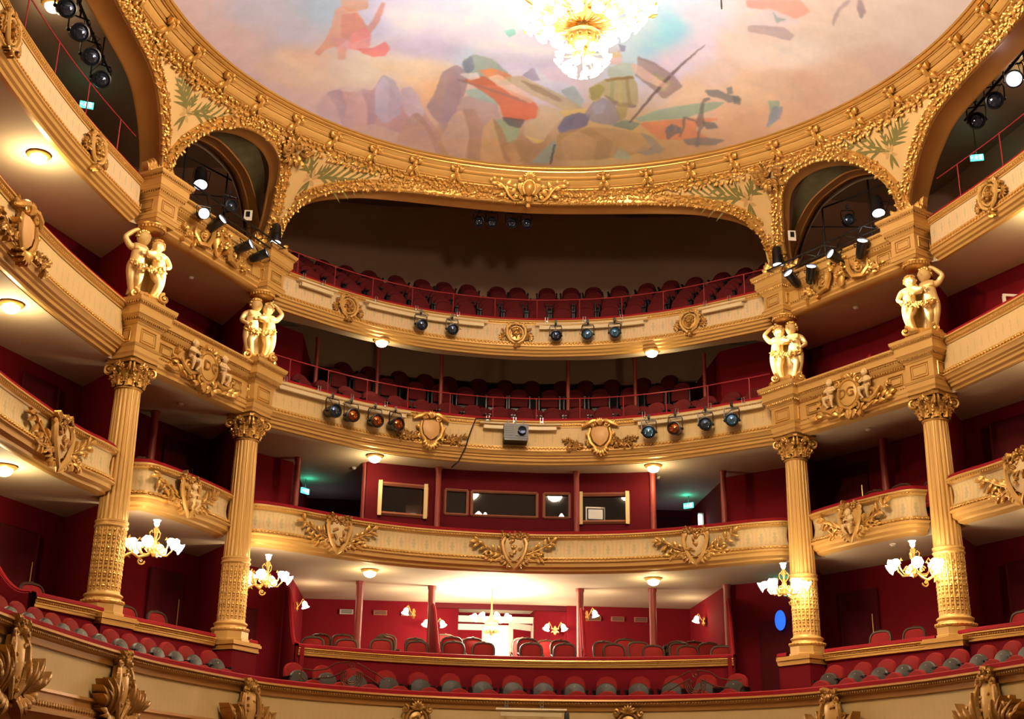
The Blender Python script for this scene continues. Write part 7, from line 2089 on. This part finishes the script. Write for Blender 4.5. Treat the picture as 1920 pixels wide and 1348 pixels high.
# wrought-iron handrails at the aisle ends of the lowest balcony
for s, x0, nm in ((-1, -3.35, 'left'), (1, 3.5, 'right')):
    t = thing('iron_handrail', 'ornate scrolled bronze handrail at the %s end of the centre rows' % nm, 'handrail', (x0, 25.75, 1.6))
    T = lambda u, v, w: Vector((x0-s*u*-1, 25.85+abs(u)*0.15, 2.62+v))-Vector((0, w, 0))
    mb = MB()
    for r in (0.12, 0.16, 0.20, 0.24): mb.tube([(math.cos(a)*r*0.9, math.sin(a)*r-0.05, 0) for a in [PI*0.9+i*PI*1.25/12 for i in range(13)]], 0.012, 5, T)
    mb.scroll(T, 0.0, 0.12, 0, 0.09, 1.3, 0.014, 1, 0); mb.scroll(T, 0.1, -0.2, 0, 0.07, 1.3, 0.014, -1, 0); mb.scroll(T, -0.1, 0.0, 0, 0.06, 1.3, 0.014, -1, 0)
    mb.build('scroll_medallion', M['wire'], t)
    mb = MB()
    mb.tube([(0.05, 0.22, 0), (0.3, 0.20, 0), (0.5, 0.08, 0), (0.75, 0.05, 0), (0.98, 0.08, 0), (1.0, -0.06, 0), (0.92, -0.14, 0)], 0.014, 6, T)
    mb.tube([(0.1, 0.05, 0), (0.4, -0.08, 0), (0.7, -0.1, 0), (1.0, -0.22, 0), (1.12, -0.34, 0), (1.2, -0.26, 0)], 0.014, 6, T)
    mb.tube([(-0.1, 0.2, 0), (-0.3, 0.1, 0), (-0.5, 0.0, 0), (-0.65, -0.1, 0)], 0.012, 6, T); mb.tube([(-0.1, 0.05, 0), (-0.35, -0.08, 0), (-0.55, -0.2, 0)], 0.012, 6, T)
    mb.build('rails', M['wire'], t)
    mb = MB(); mb.tube([(0, -0.25, 0), (0, -0.95, 0)], 0.02, 6, T); mb.build('stem', M['wire'], t)
# small bronze figures on the backs of the boxes
for i, (x, y) in enumerate(((-4.15, 30.4), (3.85, 30.6))):
    t = thing('bronze_candelabrum', 'small dark bronze branched figure in the %s middle box' % ('left', 'right')[i], 'candelabrum', (x, y, ZF))
    mb = MB(); mb.lathe([(0, 0), (0.12, 0), (0.1, 0.05), (0.04, 0.1), (0.035, 0.7), (0.06, 0.8), (0.03, 0.95), (0.06, 1.05), (0.02, 1.2)], (x, y, ZF), 12); mb.build('stem', M['black'], t)
    mb = MB()
    for sg in (-1, 1): mb.tube([(x, y, ZF+1.1), (x+sg*0.12, y-0.02, ZF+1.15), (x+sg*0.2, y-0.04, ZF+1.28)], [0.025, 0.02, 0.012], 6)
    mb.ell((x, y, ZF+1.26), 0.05, 0.05, 0.06); mb.build('branches', M['black'], t)
# pale open-door frames seen at the gallery doors
for x, y, z, nm in ((-9.05, 21.9, 8.75, 'left'), (8.95, 22.0, 9.0, 'right')):
    t = thing('lit_door_edge', 'pale lit door edge in the dark third level gallery at %s' % nm, 'door', (x, y, z))
    mb = MB(); mb.box((x, y, z+0.32), 0.05, 0.05, 0.65); mb.box((x-0.28*(1 if x < 0 else -1), y, z+0.66), 0.6, 0.04, 0.05, T=None); mb.build('edge', M['daylit'], t, smooth=False)
mb = MB(); mb.tube([(2.31, 17, 12.4), (2.31, 17, 14.9)], 0.006, 6); mb.lathe([(0.012, 0), (0.016, 0.05), (0.014, 0.16), (0.008, 0.2)], (2.31, 17.0, 12.22), 8); o = mb.build('hanging_microphone', M['black']); tag(o, 'thin black microphone hanging from the dome right of the chandelier', 'microphone')
BGP = [(-6.72, 19.98, 225, 195, 190), (-6.19, 21.01, 228, 196, 188), (-5.3, 22.12, 226, 192, 172), (-5.65, 20.36, 200, 195, 205), (-4.84, 21.14, 192, 188, 202), (-4.37, 20.69, 168, 188, 205), (-4.88, 21.89, 224, 184, 156), (-6.0, 22.04, 224, 190, 185), (-4.94, 23.04, 220, 185, 175), (-3.99, 23.46, 215, 190, 190), (-3.45, 23.9, 198, 172, 180), (-2.39, 21.81, 208, 198, 220), (-2.82, 21.08, 205, 205, 230), (-3.43, 21.14, 190, 190, 215), (-3.44, 22.38, 228, 212, 190), (-1.35, 21.58, 216, 206, 222), (-0.85, 21.16, 228, 226, 236), (-2.14, 23.1, 240, 192, 145), (-2.59, 22.49, 235, 217, 192), (-2.79, 23.3, 215, 180, 180), (-1.52, 22.27, 190, 205, 220), (-0.22, 22.25, 205, 205, 225), (0.16, 22.78, 215, 200, 215), (1.8, 21.29, 190, 215, 238), (2.4, 21.08, 150, 208, 236), (1.81, 21.99, 190, 215, 235), (2.36, 22.01, 218, 202, 226), (2.79, 20.91, 226, 206, 218), (3.92, 21.27, 232, 202, 184), (4.84, 20.77, 226, 206, 188), (5.62, 19.97, 224, 204, 184), (4.75, 22.41, 236, 190, 150), (5.94, 20.99, 229, 196, 168), (3.92, 22.14, 240, 202, 164), (3.15, 22.66, 241, 207, 172), (6.45, 19.51, 226, 206, 192), (6.99, 18.43, 232, 212, 194), (5.13, 21.81, 227, 182, 152), (3.55, 21.97, 232, 205, 190), (6.26, 20.37, 222, 190, 172), (-1.74, 24.37, 190, 152, 114), (-1.14, 24.77, 196, 150, 104), (-2.89, 24.18, 190, 164, 165), (-4.0, 23.94, 205, 178, 178), (0.03, 24.74, 172, 134, 102), (1.15, 24.35, 200, 167, 112), (2.29, 24.15, 206, 167, 108), (2.9, 24.29, 200, 160, 110), (3.44, 24.08, 205, 160, 115), (4.41, 23.26, 225, 175, 135), (-4.54, 23.56, 214, 180, 178)]
POLY = [
((226, 222, 232), 9, [(-3.03, 21.27), (-2.52, 21.04), (-1.89, 21.24), (-1.38, 21.17), (-0.98, 21.51), (-1.45, 21.72), (-2.19, 21.55), (-2.66, 21.6)]),
((232, 226, 232), 9, [(-1.54, 21.91), (-1.02, 21.72), (-0.37, 21.9), (0.24, 21.96), (-0.12, 22.22), (-0.78, 22.13), (-1.32, 22.11)]),
((188, 178, 206), 9, [(-3.28, 21.78), (-2.5, 21.75), (-1.65, 21.97), (-1.84, 22.29), (-2.7, 22.17)]),
((196, 186, 210), 9, [(-1.31, 22.25), (-0.44, 22.29), (0.23, 22.36), (-0.19, 22.58), (-0.96, 22.53)]),
((232, 220, 224), 9, [(-3.43, 20.87), (-3.03, 20.76), (-2.52, 20.84), (-2.62, 21.05), (-3.13, 21.1)]),
((236, 206, 170), 9, [(-3.44, 22.24), (-2.59, 22.32), (-1.84, 22.46), (-2.15, 22.69), (-3.02, 22.58)]),
((240, 196, 150), 9, [(-2.8, 22.69), (-2.37, 22.78), (-2.11, 23.16), (-2.28, 23.43), (-2.53, 23.04)]),
((150, 210, 232), 9, [(1.83, 21.78), (2.16, 21.21), (2.66, 20.8), (2.81, 21.05), (2.49, 21.44), (2.19, 21.94)]),
((224, 212, 232), 9, [(2.1, 22.07), (2.58, 21.46), (3.14, 21.1), (3.36, 21.6), (2.83, 22.18), (2.39, 22.43)]),
((238, 222, 206), 9, [(3.31, 20.9), (4.08, 21.07), (4.77, 20.51), (5.43, 20.65), (4.8, 21.37), (3.89, 21.57)]),
((226, 196, 166), 9, [(3.99, 21.97), (4.74, 21.54), (5.51, 21.64), (4.95, 22.33), (4.22, 22.47)]),
((236, 186, 150), 9, [(3.52, 22.84), (4.25, 22.6), (4.98, 22.46), (4.38, 23.13), (3.72, 23.21)]),
((212, 186, 190), 9, [(-6.14, 21.44), (-5.51, 22.2), (-4.94, 22.91), (-4.53, 23.35), (-4.96, 23.39), (-5.64, 22.57)]),
((232, 206, 180), 9, [(-5.26, 21.58), (-4.68, 22.0), (-4.08, 22.55), (-4.51, 22.67), (-5.1, 22.17)]),
((196, 150, 150), 0, [(-4.63, 23.19), (-4.3, 22.78), (-3.55, 22.99), (-3.23, 22.69), (-2.9, 23.28), (-2.45, 23.54), (-1.98, 24.33), (-2.53, 24.84), (-3.45, 24.38), (-4.22, 23.83)]),
((176, 168, 190), 0, [(-3.45, 23.55), (-3.42, 22.87), (-3.25, 22.55), (-3.02, 22.72), (-2.85, 23.22), (-2.9, 23.63), (-3.21, 23.82)]),
((196, 182, 200), 0, [(-2.84, 23.43), (-2.88, 22.98), (-2.71, 22.92), (-2.52, 23.18), (-2.39, 23.68), (-2.61, 23.94)]),
((150, 128, 140), 0, [(-2.19, 23.14), (-2.05, 22.6), (-1.78, 22.43), (-1.5, 22.62), (-1.56, 23.17), (-1.78, 23.72), (-1.93, 24.06), (-2.2, 23.76), (-2.35, 23.48)]),
((140, 160, 140), 0, [(-1.65, 22.3), (-1.42, 22.16), (-1.03, 22.31), (-0.67, 22.69), (-0.6, 22.96), (-1.26, 22.97), (-1.58, 22.76)]),
((120, 125, 150), 0, [(-1.67, 22.38), (-1.47, 22.19), (-1.4, 22.53), (-1.55, 22.69)]),
((178, 152, 152), 0, [(-2.1, 23.98), (-1.79, 23.37), (-1.52, 23.24), (-0.9, 23.39), (-0.75, 23.87), (-0.88, 24.36), (-1.4, 24.38), (-1.8, 24.37)]),
((150, 185, 175), 0, [(-1.58, 23.1), (-1.2, 23.04), (-0.85, 23.22), (-0.72, 23.52), (-1.12, 23.39), (-1.46, 23.27)]),
((150, 180, 140), 0, [(-0.97, 23.87), (-0.52, 23.86), (-0.32, 24.13), (-0.41, 24.48), (-0.69, 24.52), (-0.89, 24.22)]),
((190, 150, 110), 0, [(-2.3, 24.86), (-1.97, 24.36), (-1.17, 24.39), (-0.68, 24.7), (-0.06, 24.99), (-1.36, 24.99)]),
((168, 130, 92), 0, [(-0.7, 24.49), (-0.3, 24.37), (0.01, 24.53), (-0.07, 24.97), (-0.43, 24.9)]),
((200, 205, 225), 0, [(-0.39, 22.75), (-0.17, 22.48), (0.16, 22.78), (0.68, 22.87), (1.01, 23.25), (0.58, 23.44), (0.08, 23.07)]),
((150, 140, 165), 0, [(-0.42, 22.71), (-0.2, 22.47), (-0.03, 22.8), (-0.16, 22.83)]),
((150, 170, 165), 0, [(0.42, 23.04), (0.68, 22.87), (0.95, 23.26), (0.87, 23.48)]),
((206, 178, 182), 0, [(-4.63, 23.19), (-4.38, 22.82), (-4.21, 22.77), (-4.04, 23.19), (-4.11, 23.78), (-4.41, 23.53)]),
((178, 154, 166), 0, [(-4.38, 22.82), (-4.09, 22.77), (-3.99, 23.25), (-4.09, 23.73), (-4.2, 23.21)]),
((208, 172, 172), 0, [(-4.11, 23.78), (-3.93, 23.02), (-3.7, 22.84), (-3.56, 23.33), (-3.63, 24.09)]),
((180, 150, 160), 0, [(-3.7, 22.84), (-3.43, 22.94), (-3.36, 23.61), (-3.56, 24.05), (-3.56, 23.33)]),
((200, 188, 204), 0, [(-3.41, 23.55), (-3.4, 22.86), (-3.23, 22.59), (-3.12, 22.84), (-3.16, 23.75)]),
((208, 176, 160), 0, [(-3.95, 23.81), (-3.45, 23.79), (-2.78, 24.19), (-2.07, 24.82), (-3.0, 24.65), (-3.56, 24.32)]),
((198, 160, 140), 0, [(-2.98, 24.27), (-2.65, 23.64), (-2.33, 24.03), (-2.0, 24.77), (-2.53, 24.78)]),
((180, 142, 130), 0, [(-2.65, 23.64), (-2.5, 23.63), (-2.19, 24.12), (-1.91, 24.86), (-2.05, 24.82), (-2.35, 24.03)]),
((166, 140, 150), 0, [(-2.08, 23.91), (-1.94, 22.95), (-1.77, 22.57), (-1.63, 23.1), (-1.77, 23.87)]),
((204, 168, 150), 0, [(-2.02, 24.36), (-1.78, 23.71), (-1.58, 23.6), (-1.41, 24.22), (-1.46, 24.9), (-1.76, 24.89)]),
((176, 138, 120), 0, [(-1.58, 23.6), (-1.33, 23.58), (-1.12, 24.08), (-1.13, 24.94), (-1.41, 24.91), (-1.39, 24.22)]),
((206, 164, 116), 0, [(-1.13, 24.94), (-1.12, 24.05), (-0.93, 23.83), (-0.77, 24.38), (-0.61, 24.93)]),
((168, 122, 90), 0, [(-0.93, 23.83), (-0.73, 24.08), (-0.35, 24.95), (-0.56, 24.96), (-0.77, 24.38)]),
((196, 152, 106), 0, [(-0.64, 24.58), (-0.45, 24.38), (-0.24, 24.89), (-0.4, 24.98)]),
((212, 96, 60), 0, [(-1.62, 22.83), (-1.22, 22.72), (-0.76, 23.04), (-0.11, 23.36), (0.05, 23.56), (0.02, 23.77), (-0.29, 23.87), (-0.69, 23.83), (-0.8, 23.52), (-0.96, 23.32), (-1.31, 23.04)]),
((226, 130, 90), 0, [(-1.31, 22.58), (-1.02, 22.53), (-0.62, 22.71), (-0.66, 22.83), (-1.11, 22.78)]),
((232, 196, 170), 0, [(-1.11, 22.76), (-0.89, 22.69), (-0.54, 22.96), (-0.12, 23.3), (-0.16, 23.42), (-0.57, 23.21), (-0.93, 22.94)]),
((238, 220, 215), 0, [(-1.7, 22.66), (-1.34, 22.64), (-1.27, 22.78), (-1.49, 22.83)]),
((222, 150, 100), 0, [(-1.23, 22.61), (-1.09, 22.53), (-0.98, 22.58), (-0.97, 22.69), (-1.14, 22.75)]),
((190, 170, 130), 0, [(-0.78, 22.77), (-0.45, 22.71), (-0.05, 22.91), (0.55, 23.19), (0.98, 23.45), (0.96, 23.6), (0.59, 23.55), (-0.13, 23.22), (-0.54, 22.96)]),
((150, 130, 105), 0, [(-0.44, 22.82), (-0.04, 22.96), (0.5, 23.27), (0.45, 23.34), (-0.14, 23.08)]),
((206, 184, 148), 0, [(0.01, 23.42), (0.42, 23.53), (0.78, 23.67), (0.45, 23.84), (0.22, 24.34), (0.0, 24.46), (-0.23, 24.23), (-0.23, 23.92), (-0.01, 23.84)]),
((218, 186, 110), 0, [(0.48, 23.56), (1.03, 23.44), (1.01, 23.59), (0.61, 23.74)]),
((226, 190, 110), 0, [(-0.19, 24.27), (0.1, 24.35), (0.24, 24.34), (0.12, 24.46)]),
((90, 85, 95), 0, [(-0.75, 23.8), (-0.23, 23.84), (-0.33, 24.07), (-0.56, 24.02)]),
((150, 120, 110), 0, [(-1.73, 22.79), (-1.71, 22.84), (-0.27, 23.42), (-0.28, 23.37)]),
((96, 98, 140), 0, [(0.47, 24.01), (0.61, 23.69), (0.88, 23.57), (1.14, 23.59), (1.09, 23.87), (0.83, 24.08), (0.55, 24.14)]),
((142, 138, 152), 0, [(1.0, 23.6), (1.14, 23.23), (1.35, 23.11), (1.58, 23.19), (1.79, 23.57), (1.66, 23.79), (1.19, 23.76)]),
((110, 135, 125), 0, [(1.63, 23.8), (1.85, 23.59), (2.2, 23.63), (2.07, 23.84)]),
((176, 142, 100), 0, [(0.49, 24.15), (1.1, 23.91), (1.78, 23.86), (2.48, 23.9), (2.75, 24.12), (2.12, 24.5), (1.21, 24.76), (0.51, 24.84)]),
((140, 160, 150), 0, [(-0.01, 24.96), (0.2, 24.66), (0.45, 24.32), (0.53, 24.49), (0.4, 24.93)]),
((160, 175, 150), 0, [(1.78, 24.61), (1.9, 24.26), (2.19, 24.59)]),
((150, 140, 130), 0, [(2.21, 24.34), (2.46, 24.09), (2.72, 24.28), (2.46, 24.43)]),
((80, 75, 75), 0, [(0.41, 24.96), (0.44, 24.43), (0.49, 24.43), (0.46, 24.96)]),
((190, 152, 112), 0, [(0.57, 24.31), (0.94, 24.04), (1.37, 24.21), (1.33, 24.74), (0.75, 24.84)]),
((166, 132, 94), 0, [(0.94, 24.04), (1.19, 23.92), (1.72, 24.23), (1.67, 24.66), (1.38, 24.73), (1.37, 24.21)]),
((196, 158, 110), 0, [(1.71, 24.15), (2.24, 23.85), (2.68, 23.95), (2.44, 24.32), (1.93, 24.42)]),
((160, 150, 130), 0, [(2.24, 23.85), (2.5, 23.91), (2.83, 24.17), (2.74, 24.33), (2.47, 24.11)]),
((118, 116, 136), 0, [(0.55, 23.97), (0.68, 23.74), (0.81, 23.69), (0.76, 23.98), (0.63, 24.1)]),
((166, 164, 176), 0, [(1.14, 23.37), (1.27, 23.18), (1.44, 23.16), (1.38, 23.5), (1.21, 23.58)]),
((176, 190, 165), 0, [(1.32, 22.33), (1.57, 22.15), (1.81, 22.1), (1.89, 22.33), (1.8, 22.56), (1.47, 22.62), (1.35, 22.52)]),
((234, 190, 175), 0, [(1.28, 22.03), (1.44, 21.97), (1.59, 22.06), (1.52, 22.21), (1.34, 22.22)]),
((226, 190, 130), 0, [(1.26, 21.95), (1.47, 21.86), (1.57, 21.98), (1.39, 22.04)]),
((128, 125, 150), 0, [(1.44, 21.67), (1.57, 21.7), (1.59, 21.83), (1.47, 21.88), (1.49, 21.77)]),
((150, 160, 190), 0, [(1.15, 21.85), (1.21, 21.76), (1.23, 21.9), (1.2, 21.99)]),
((178, 164, 110), 0, [(1.31, 22.62), (1.83, 22.44), (1.99, 22.66), (2.08, 23.18), (1.56, 23.19), (1.31, 23.04), (1.21, 23.25), (1.05, 23.17), (1.02, 22.9), (1.16, 22.75)]),
((130, 110, 110), 0, [(1.34, 23.03), (1.67, 23.17), (2.06, 23.18), (2.02, 23.25), (1.63, 23.26)]),
((150, 145, 80), 0, [(1.01, 22.9), (1.22, 22.77), (1.34, 22.85), (1.27, 23.14), (1.11, 23.21)]),
((168, 150, 95), 0, [(1.65, 23.18), (1.88, 23.19), (1.87, 23.56), (1.77, 23.63), (1.67, 23.45)]),
((152, 128, 118), 0, [(1.85, 21.95), (2.2, 22.02), (2.65, 22.26), (2.89, 22.48), (2.59, 22.9), (2.32, 22.7), (2.01, 22.49), (1.89, 22.43), (1.91, 22.18)]),
((176, 168, 120), 0, [(2.24, 22.25), (2.64, 22.44), (2.55, 22.71), (2.3, 22.59)]),
((236, 200, 180), 0, [(1.77, 22.11), (1.97, 22.16), (2.26, 22.35), (2.51, 22.49), (2.42, 22.6), (2.06, 22.48), (1.82, 22.3)]),
((95, 78, 75), 0, [(1.97, 23.65), (2.01, 23.64), (2.63, 22.26), (3.07, 21.37), (3.1, 21.31), (2.58, 22.22)]),
((206, 204, 196), 0, [(1.24, 21.95), (1.27, 21.78), (1.42, 21.72), (1.53, 21.87), (1.36, 21.88)]),
((150, 160, 110), 0, [(1.43, 22.62), (1.5, 22.61), (1.56, 23.16), (1.49, 23.15)]),
((196, 180, 120), 0, [(1.56, 22.6), (1.63, 22.59), (1.74, 23.19), (1.68, 23.2)]),
((150, 140, 96), 0, [(1.71, 22.55), (1.77, 22.53), (1.95, 23.21), (1.88, 23.22)]),
((140, 112, 70), 0, [(1.3, 22.62), (1.84, 22.44), (1.88, 22.5), (1.33, 22.68)]),
((160, 140, 150), 0, [(1.88, 21.98), (2.19, 22.05), (2.63, 22.29), (2.85, 22.49), (2.89, 22.48), (2.64, 22.23), (2.2, 22.0), (1.87, 21.92)]),
((226, 184, 160), 0, [(2.37, 22.44), (2.51, 22.46), (2.6, 22.55), (2.52, 22.63), (2.4, 22.57)]),
((142, 180, 155), 0, [(2.07, 23.52), (2.58, 23.17), (3.19, 22.87), (3.81, 22.61), (3.64, 22.88), (3.05, 23.29), (2.19, 23.58)]),
((228, 138, 98), 0, [(2.2, 23.63), (3.16, 23.26), (3.8, 23.07), (3.32, 23.47), (3.7, 23.67), (2.72, 23.94), (2.4, 23.77)]),
((118, 112, 108), 0, [(3.45, 23.93), (3.43, 23.44), (3.31, 23.3), (3.11, 23.27), (3.14, 23.52), (3.1, 23.76), (3.07, 23.77), (3.1, 23.51), (3.05, 23.26), (3.13, 23.23), (3.34, 23.27), (3.36, 23.03), (3.34, 22.82), (3.38, 22.68), (3.47, 22.61), (3.5, 22.65), (3.4, 22.76), (3.44, 23.08), (3.54, 23.34), (3.47, 23.5), (3.53, 23.91)]),
((112, 118, 120), 0, [(3.35, 22.46), (3.58, 22.36), (3.82, 22.43), (4.03, 22.39), (4.09, 22.51), (3.89, 22.61), (3.68, 22.56), (3.46, 22.57)]),
((118, 122, 122), 0, [(3.75, 22.27), (3.84, 22.19), (3.9, 22.36), (3.81, 22.43)]),
((112, 112, 110), 0, [(3.46, 23.26), (3.72, 23.21), (3.81, 23.32), (3.59, 23.42)]),
((116, 112, 110), 0, [(2.77, 23.59), (2.96, 23.49), (3.06, 23.6), (2.94, 23.79), (2.85, 23.91), (2.77, 23.73)]),
((125, 122, 118), 0, [(3.16, 23.83), (3.48, 23.68), (4.02, 23.57), (3.84, 23.77), (3.3, 23.93)]),
((146, 180, 150), 0, [(4.61, 22.29), (4.84, 22.23), (4.89, 22.72), (4.79, 22.98), (4.75, 22.63)]),
((150, 155, 175), 0, [(4.75, 22.41), (4.93, 22.34), (4.95, 22.65), (4.74, 22.97), (4.74, 22.78)]),
((112, 118, 120), 0, [(2.79, 23.56), (2.88, 23.48), (2.92, 23.64), (2.83, 23.69)]),
((112, 118, 120), 0, [(2.99, 23.53), (3.08, 23.54), (3.08, 23.68), (3.0, 23.7)]),
((112, 118, 120), 0, [(3.92, 22.43), (4.09, 22.42), (4.11, 22.59), (3.98, 22.61)]),
((214, 150, 122), 0, [(-4.14, 20.74), (-4.02, 20.65), (-3.75, 20.79), (-3.63, 21.11), (-3.54, 21.43), (-3.8, 21.36), (-4.05, 21.65), (-4.34, 21.69), (-4.49, 21.83), (-4.57, 21.75), (-4.37, 21.49), (-4.22, 21.14)]),
((196, 132, 120), 0, [(-4.03, 20.87), (-3.75, 20.87), (-3.54, 21.26), (-3.43, 21.09), (-3.27, 20.67), (-3.21, 20.7), (-3.31, 21.16), (-3.54, 21.54), (-3.85, 21.62), (-4.05, 21.45)]),
((226, 140, 140), 0, [(-3.84, 21.4), (-3.6, 21.28), (-3.48, 21.49), (-3.52, 21.79), (-3.73, 21.85), (-3.95, 21.74)]),
((206, 150, 160), 0, [(-4.25, 21.44), (-3.95, 21.47), (-3.85, 21.79), (-4.1, 21.82)]),
((226, 112, 112), 0, [(-3.77, 21.8), (-3.44, 21.83), (-3.21, 21.7), (-3.11, 21.88), (-3.21, 22.06), (-3.44, 22.05), (-3.65, 21.93)]),
((216, 160, 140), 0, [(-4.14, 21.71), (-3.95, 21.71), (-4.0, 22.04), (-4.13, 22.01)]),
((205, 150, 120), 0, [(-4.02, 20.49), (-3.53, 20.58), (-3.53, 20.8), (-3.88, 20.82), (-4.02, 20.65)]),
((232, 150, 132), 0, [(3.59, 19.95), (4.51, 19.6), (4.77, 19.81), (4.55, 20.11), (4.13, 20.04), (3.64, 20.13)]),
((215, 200, 200), 0, [(3.73, 20.48), (4.01, 20.0), (4.44, 20.07), (4.67, 20.17), (4.42, 20.36), (4.04, 20.48), (3.82, 20.7)]),
((140, 160, 160), 0, [(4.13, 20.07), (4.25, 20.2), (4.4, 20.17), (4.26, 20.34)]),
((170, 150, 155), 0, [(3.77, 20.58), (4.04, 20.48), (4.42, 20.39), (4.66, 20.5), (4.6, 20.67), (4.19, 20.68), (3.83, 20.73)]),
((170, 150, 150), 0, [(5.19, 19.88), (5.18, 19.65), (5.23, 19.37), (5.3, 19.24), (5.35, 19.26), (5.24, 19.57), (5.25, 19.82), (5.25, 20.0)]),
((150, 130, 140), 0, [(5.44, 19.18), (5.5, 19.14), (5.66, 19.38), (5.64, 19.6), (5.51, 19.4)]),
((120, 200, 180), 0, [(-0.88, 21.55), (-0.67, 21.49), (-0.63, 21.63), (-0.76, 21.72)])]
# ================================================================ the painted dome
def dome_z(x, y): return 13.58+1.5*(1-(x*x+(y-CY)**2)/7.13**2)
def paint_colors(X, Y):
    rng = np.random.default_rng(3)
    def fbm(x, y, f):
        v = np.zeros_like(x)
        for o in range(4):
            k = f*2**o; ph = rng.uniform(0, 6.28, 6)
            v += (np.sin(x*k+ph[0]+1.7*np.sin(y*k*0.8+ph[1]))*np.sin(y*k*1.1+ph[2]+1.3*np.sin(x*k*0.7+ph[3])))/2**o
        return v/1.9
    W = np.zeros_like(X); acc = np.zeros(X.shape+(3,))
    jx = X+0.14*fbm(X, Y, 2.5); jy = Y+0.14*fbm(Y, X, 2.5)
    for (bx, by_, r, g, b) in BGP:
        w = 1/(((jx-bx)**2+(jy-by_)**2)**1.6+0.004)
        W += w; acc += w[..., None]*np.array([r, g, b])
    col = acc/W[..., None]
    px = X+0.014*fbm(X, Y, 16); py = Y+0.014*fbm(Y, X, 16)
    def chaikin(pl):
        for _ in range(1):
            o = []
            for i in range(len(pl)):
                a, b = pl[i], pl[(i+1) % len(pl)]
                o += [(a[0]*.9+b[0]*.1, a[1]*.9+b[1]*.1), (a[0]*.1+b[0]*.9, a[1]*.1+b[1]*.9)]
            pl = o
        return pl
    for pi_, (c, soft, pl0) in enumerate(POLY):
        pl = chaikin(pl0)
        xs = [p[0] for p in pl]; ys = [p[1] for p in pl]
        msk = (px > min(xs)-.25) & (px < max(xs)+.25) & (py > min(ys)-.25) & (py < max(ys)+.25)
        idx = np.nonzero(msk)
        if not len(idx[0]): continue
        qx, qy = px[idx], py[idx]; ins = np.zeros(qx.shape, bool)
        n = len(pl)
        for i in range(n):
            x1, y1 = pl[i]; x2, y2 = pl[(i+1) % n]
            if abs(y2-y1) < 1e-9: continue
            ins ^= ((y1 > qy) != (y2 > qy)) & (qx < (x2-x1)*(qy-y1)/(y2-y1)+x1)
        dist = np.full(qx.shape, 9.0)
        for i in range(n):
            x1, y1 = pl[i]; x2, y2 = pl[(i+1) % n]
            vx, vy = x2-x1, y2-y1; t = np.clip(((qx-x1)*vx+(qy-y1)*vy)/(vx*vx+vy*vy+1e-12), 0, 1)
            dist = np.minimum(dist, np.hypot(qx-x1-t*vx, qy-y1-t*vy))
        sd = np.where(ins, dist, -dist)
        wdt = 0.22 if soft else min(0.022, 0.15*min(max(xs)-min(xs), max(ys)-min(ys)))+0.005
        al = np.clip(sd/wdt*0.5+0.6, 0, 1); al = al*al*(3-2*al)*(0.6 if soft else 0.70)
        # broken brushwork: warm/cool modulation and a lighter upper edge
        gx = (qx-min(xs))/(max(xs)-min(xs)+1e-6); gy = (qy-min(ys))/(max(ys)-min(ys)+1e-6)
        st = fbm(qx*1.0+qy*0.6, qy*1.4-qx*0.5, 4+pi_ % 4)
        tone = 1+0.035*st+0.10*(0.5-gy)*np.cos(pi_)+0.08*(gx-0.5)*np.sin(pi_*1.7)
        hue = np.stack([1+0.03*st, 1+0.0*st, 1-0.04*st], -1)
        new = np.array(c)[None, :]*tone[:, None]*hue
        cur = col[idx]
        col[idx] = cur*(1-al[:, None])+new*al[:, None]
    col *= (1+0.030*fbm(X, Y, 6)+0.018*fbm(Y, X, 21))[..., None]
    col = np.clip(col/255.0, 0, 1)
    lin = np.where(col <= 0.04045, col/12.92, ((col+0.055)/1.055)**2.4)
    return np.clip(lin*DOME_ALB, 0, 0.92)
DOME_ALB = np.array([0.83, 0.94, 1.26])
rs = list(np.linspace(0.0, 2.0, 10)[:-1])+list(np.linspace(2.0, 7.14, 300))
fine = np.linspace(math.radians(5), math.radians(168), 860); coarse = np.linspace(math.radians(168), math.radians(365), 60)[1:-1]
ths = np.concatenate([fine, coarse])
Rg, Tg = np.meshgrid(np.array(rs), ths, indexing='ij')
X = Rg*np.cos(Tg); Y = CY+Rg*np.sin(Tg); Z = 13.58+1.5*(1-(Rg/7.13)**2)
nr, nt_ = X.shape
verts = np.stack([X, Y, Z], -1).reshape(-1, 3)
i, j = np.meshgrid(np.arange(nr-1), np.arange(nt_), indexing='ij')
a = i*nt_+j; b_ = i*nt_+(j+1) % nt_; c = (i+1)*nt_+(j+1) % nt_; d = (i+1)*nt_+j
faces = np.stack([a, b_, c, d], -1).reshape(-1, 4)
me = bpy.data.meshes.new('ceiling')
me.vertices.add(len(verts)); me.vertices.foreach_set('co', verts.ravel())
me.loops.add(faces.size); me.loops.foreach_set('vertex_index', faces.ravel().astype(np.int32))
me.polygons.add(len(faces)); me.polygons.foreach_set('loop_start', np.arange(0, faces.size, 4, dtype=np.int32))
me.update(calc_edges=True)
ca_ = me.color_attributes.new('paint', 'FLOAT_COLOR', 'POINT')
cols = paint_colors(X.reshape(-1), Y.reshape(-1))
ca_.data.foreach_set('color', np.concatenate([cols, np.ones((len(cols), 1))], 1).astype(np.float32).ravel())
me.polygons.foreach_set('use_smooth', [True]*len(me.polygons))
pm = bpy.data.materials.new('ceiling_painting'); pm.use_nodes = True
nt = pm.node_tree; pb = nt.nodes['Principled BSDF']; pb.inputs['Roughness'].default_value = 0.8
at = nt.nodes.new('ShaderNodeAttribute'); at.attribute_name = 'paint'
nt.links.new(at.outputs['Color'], pb.inputs['Base Color'])
me.materials.append(pm)
dome_o = bpy.data.objects.new('ceiling', me); COL.objects.link(dome_o); struct(dome_o)
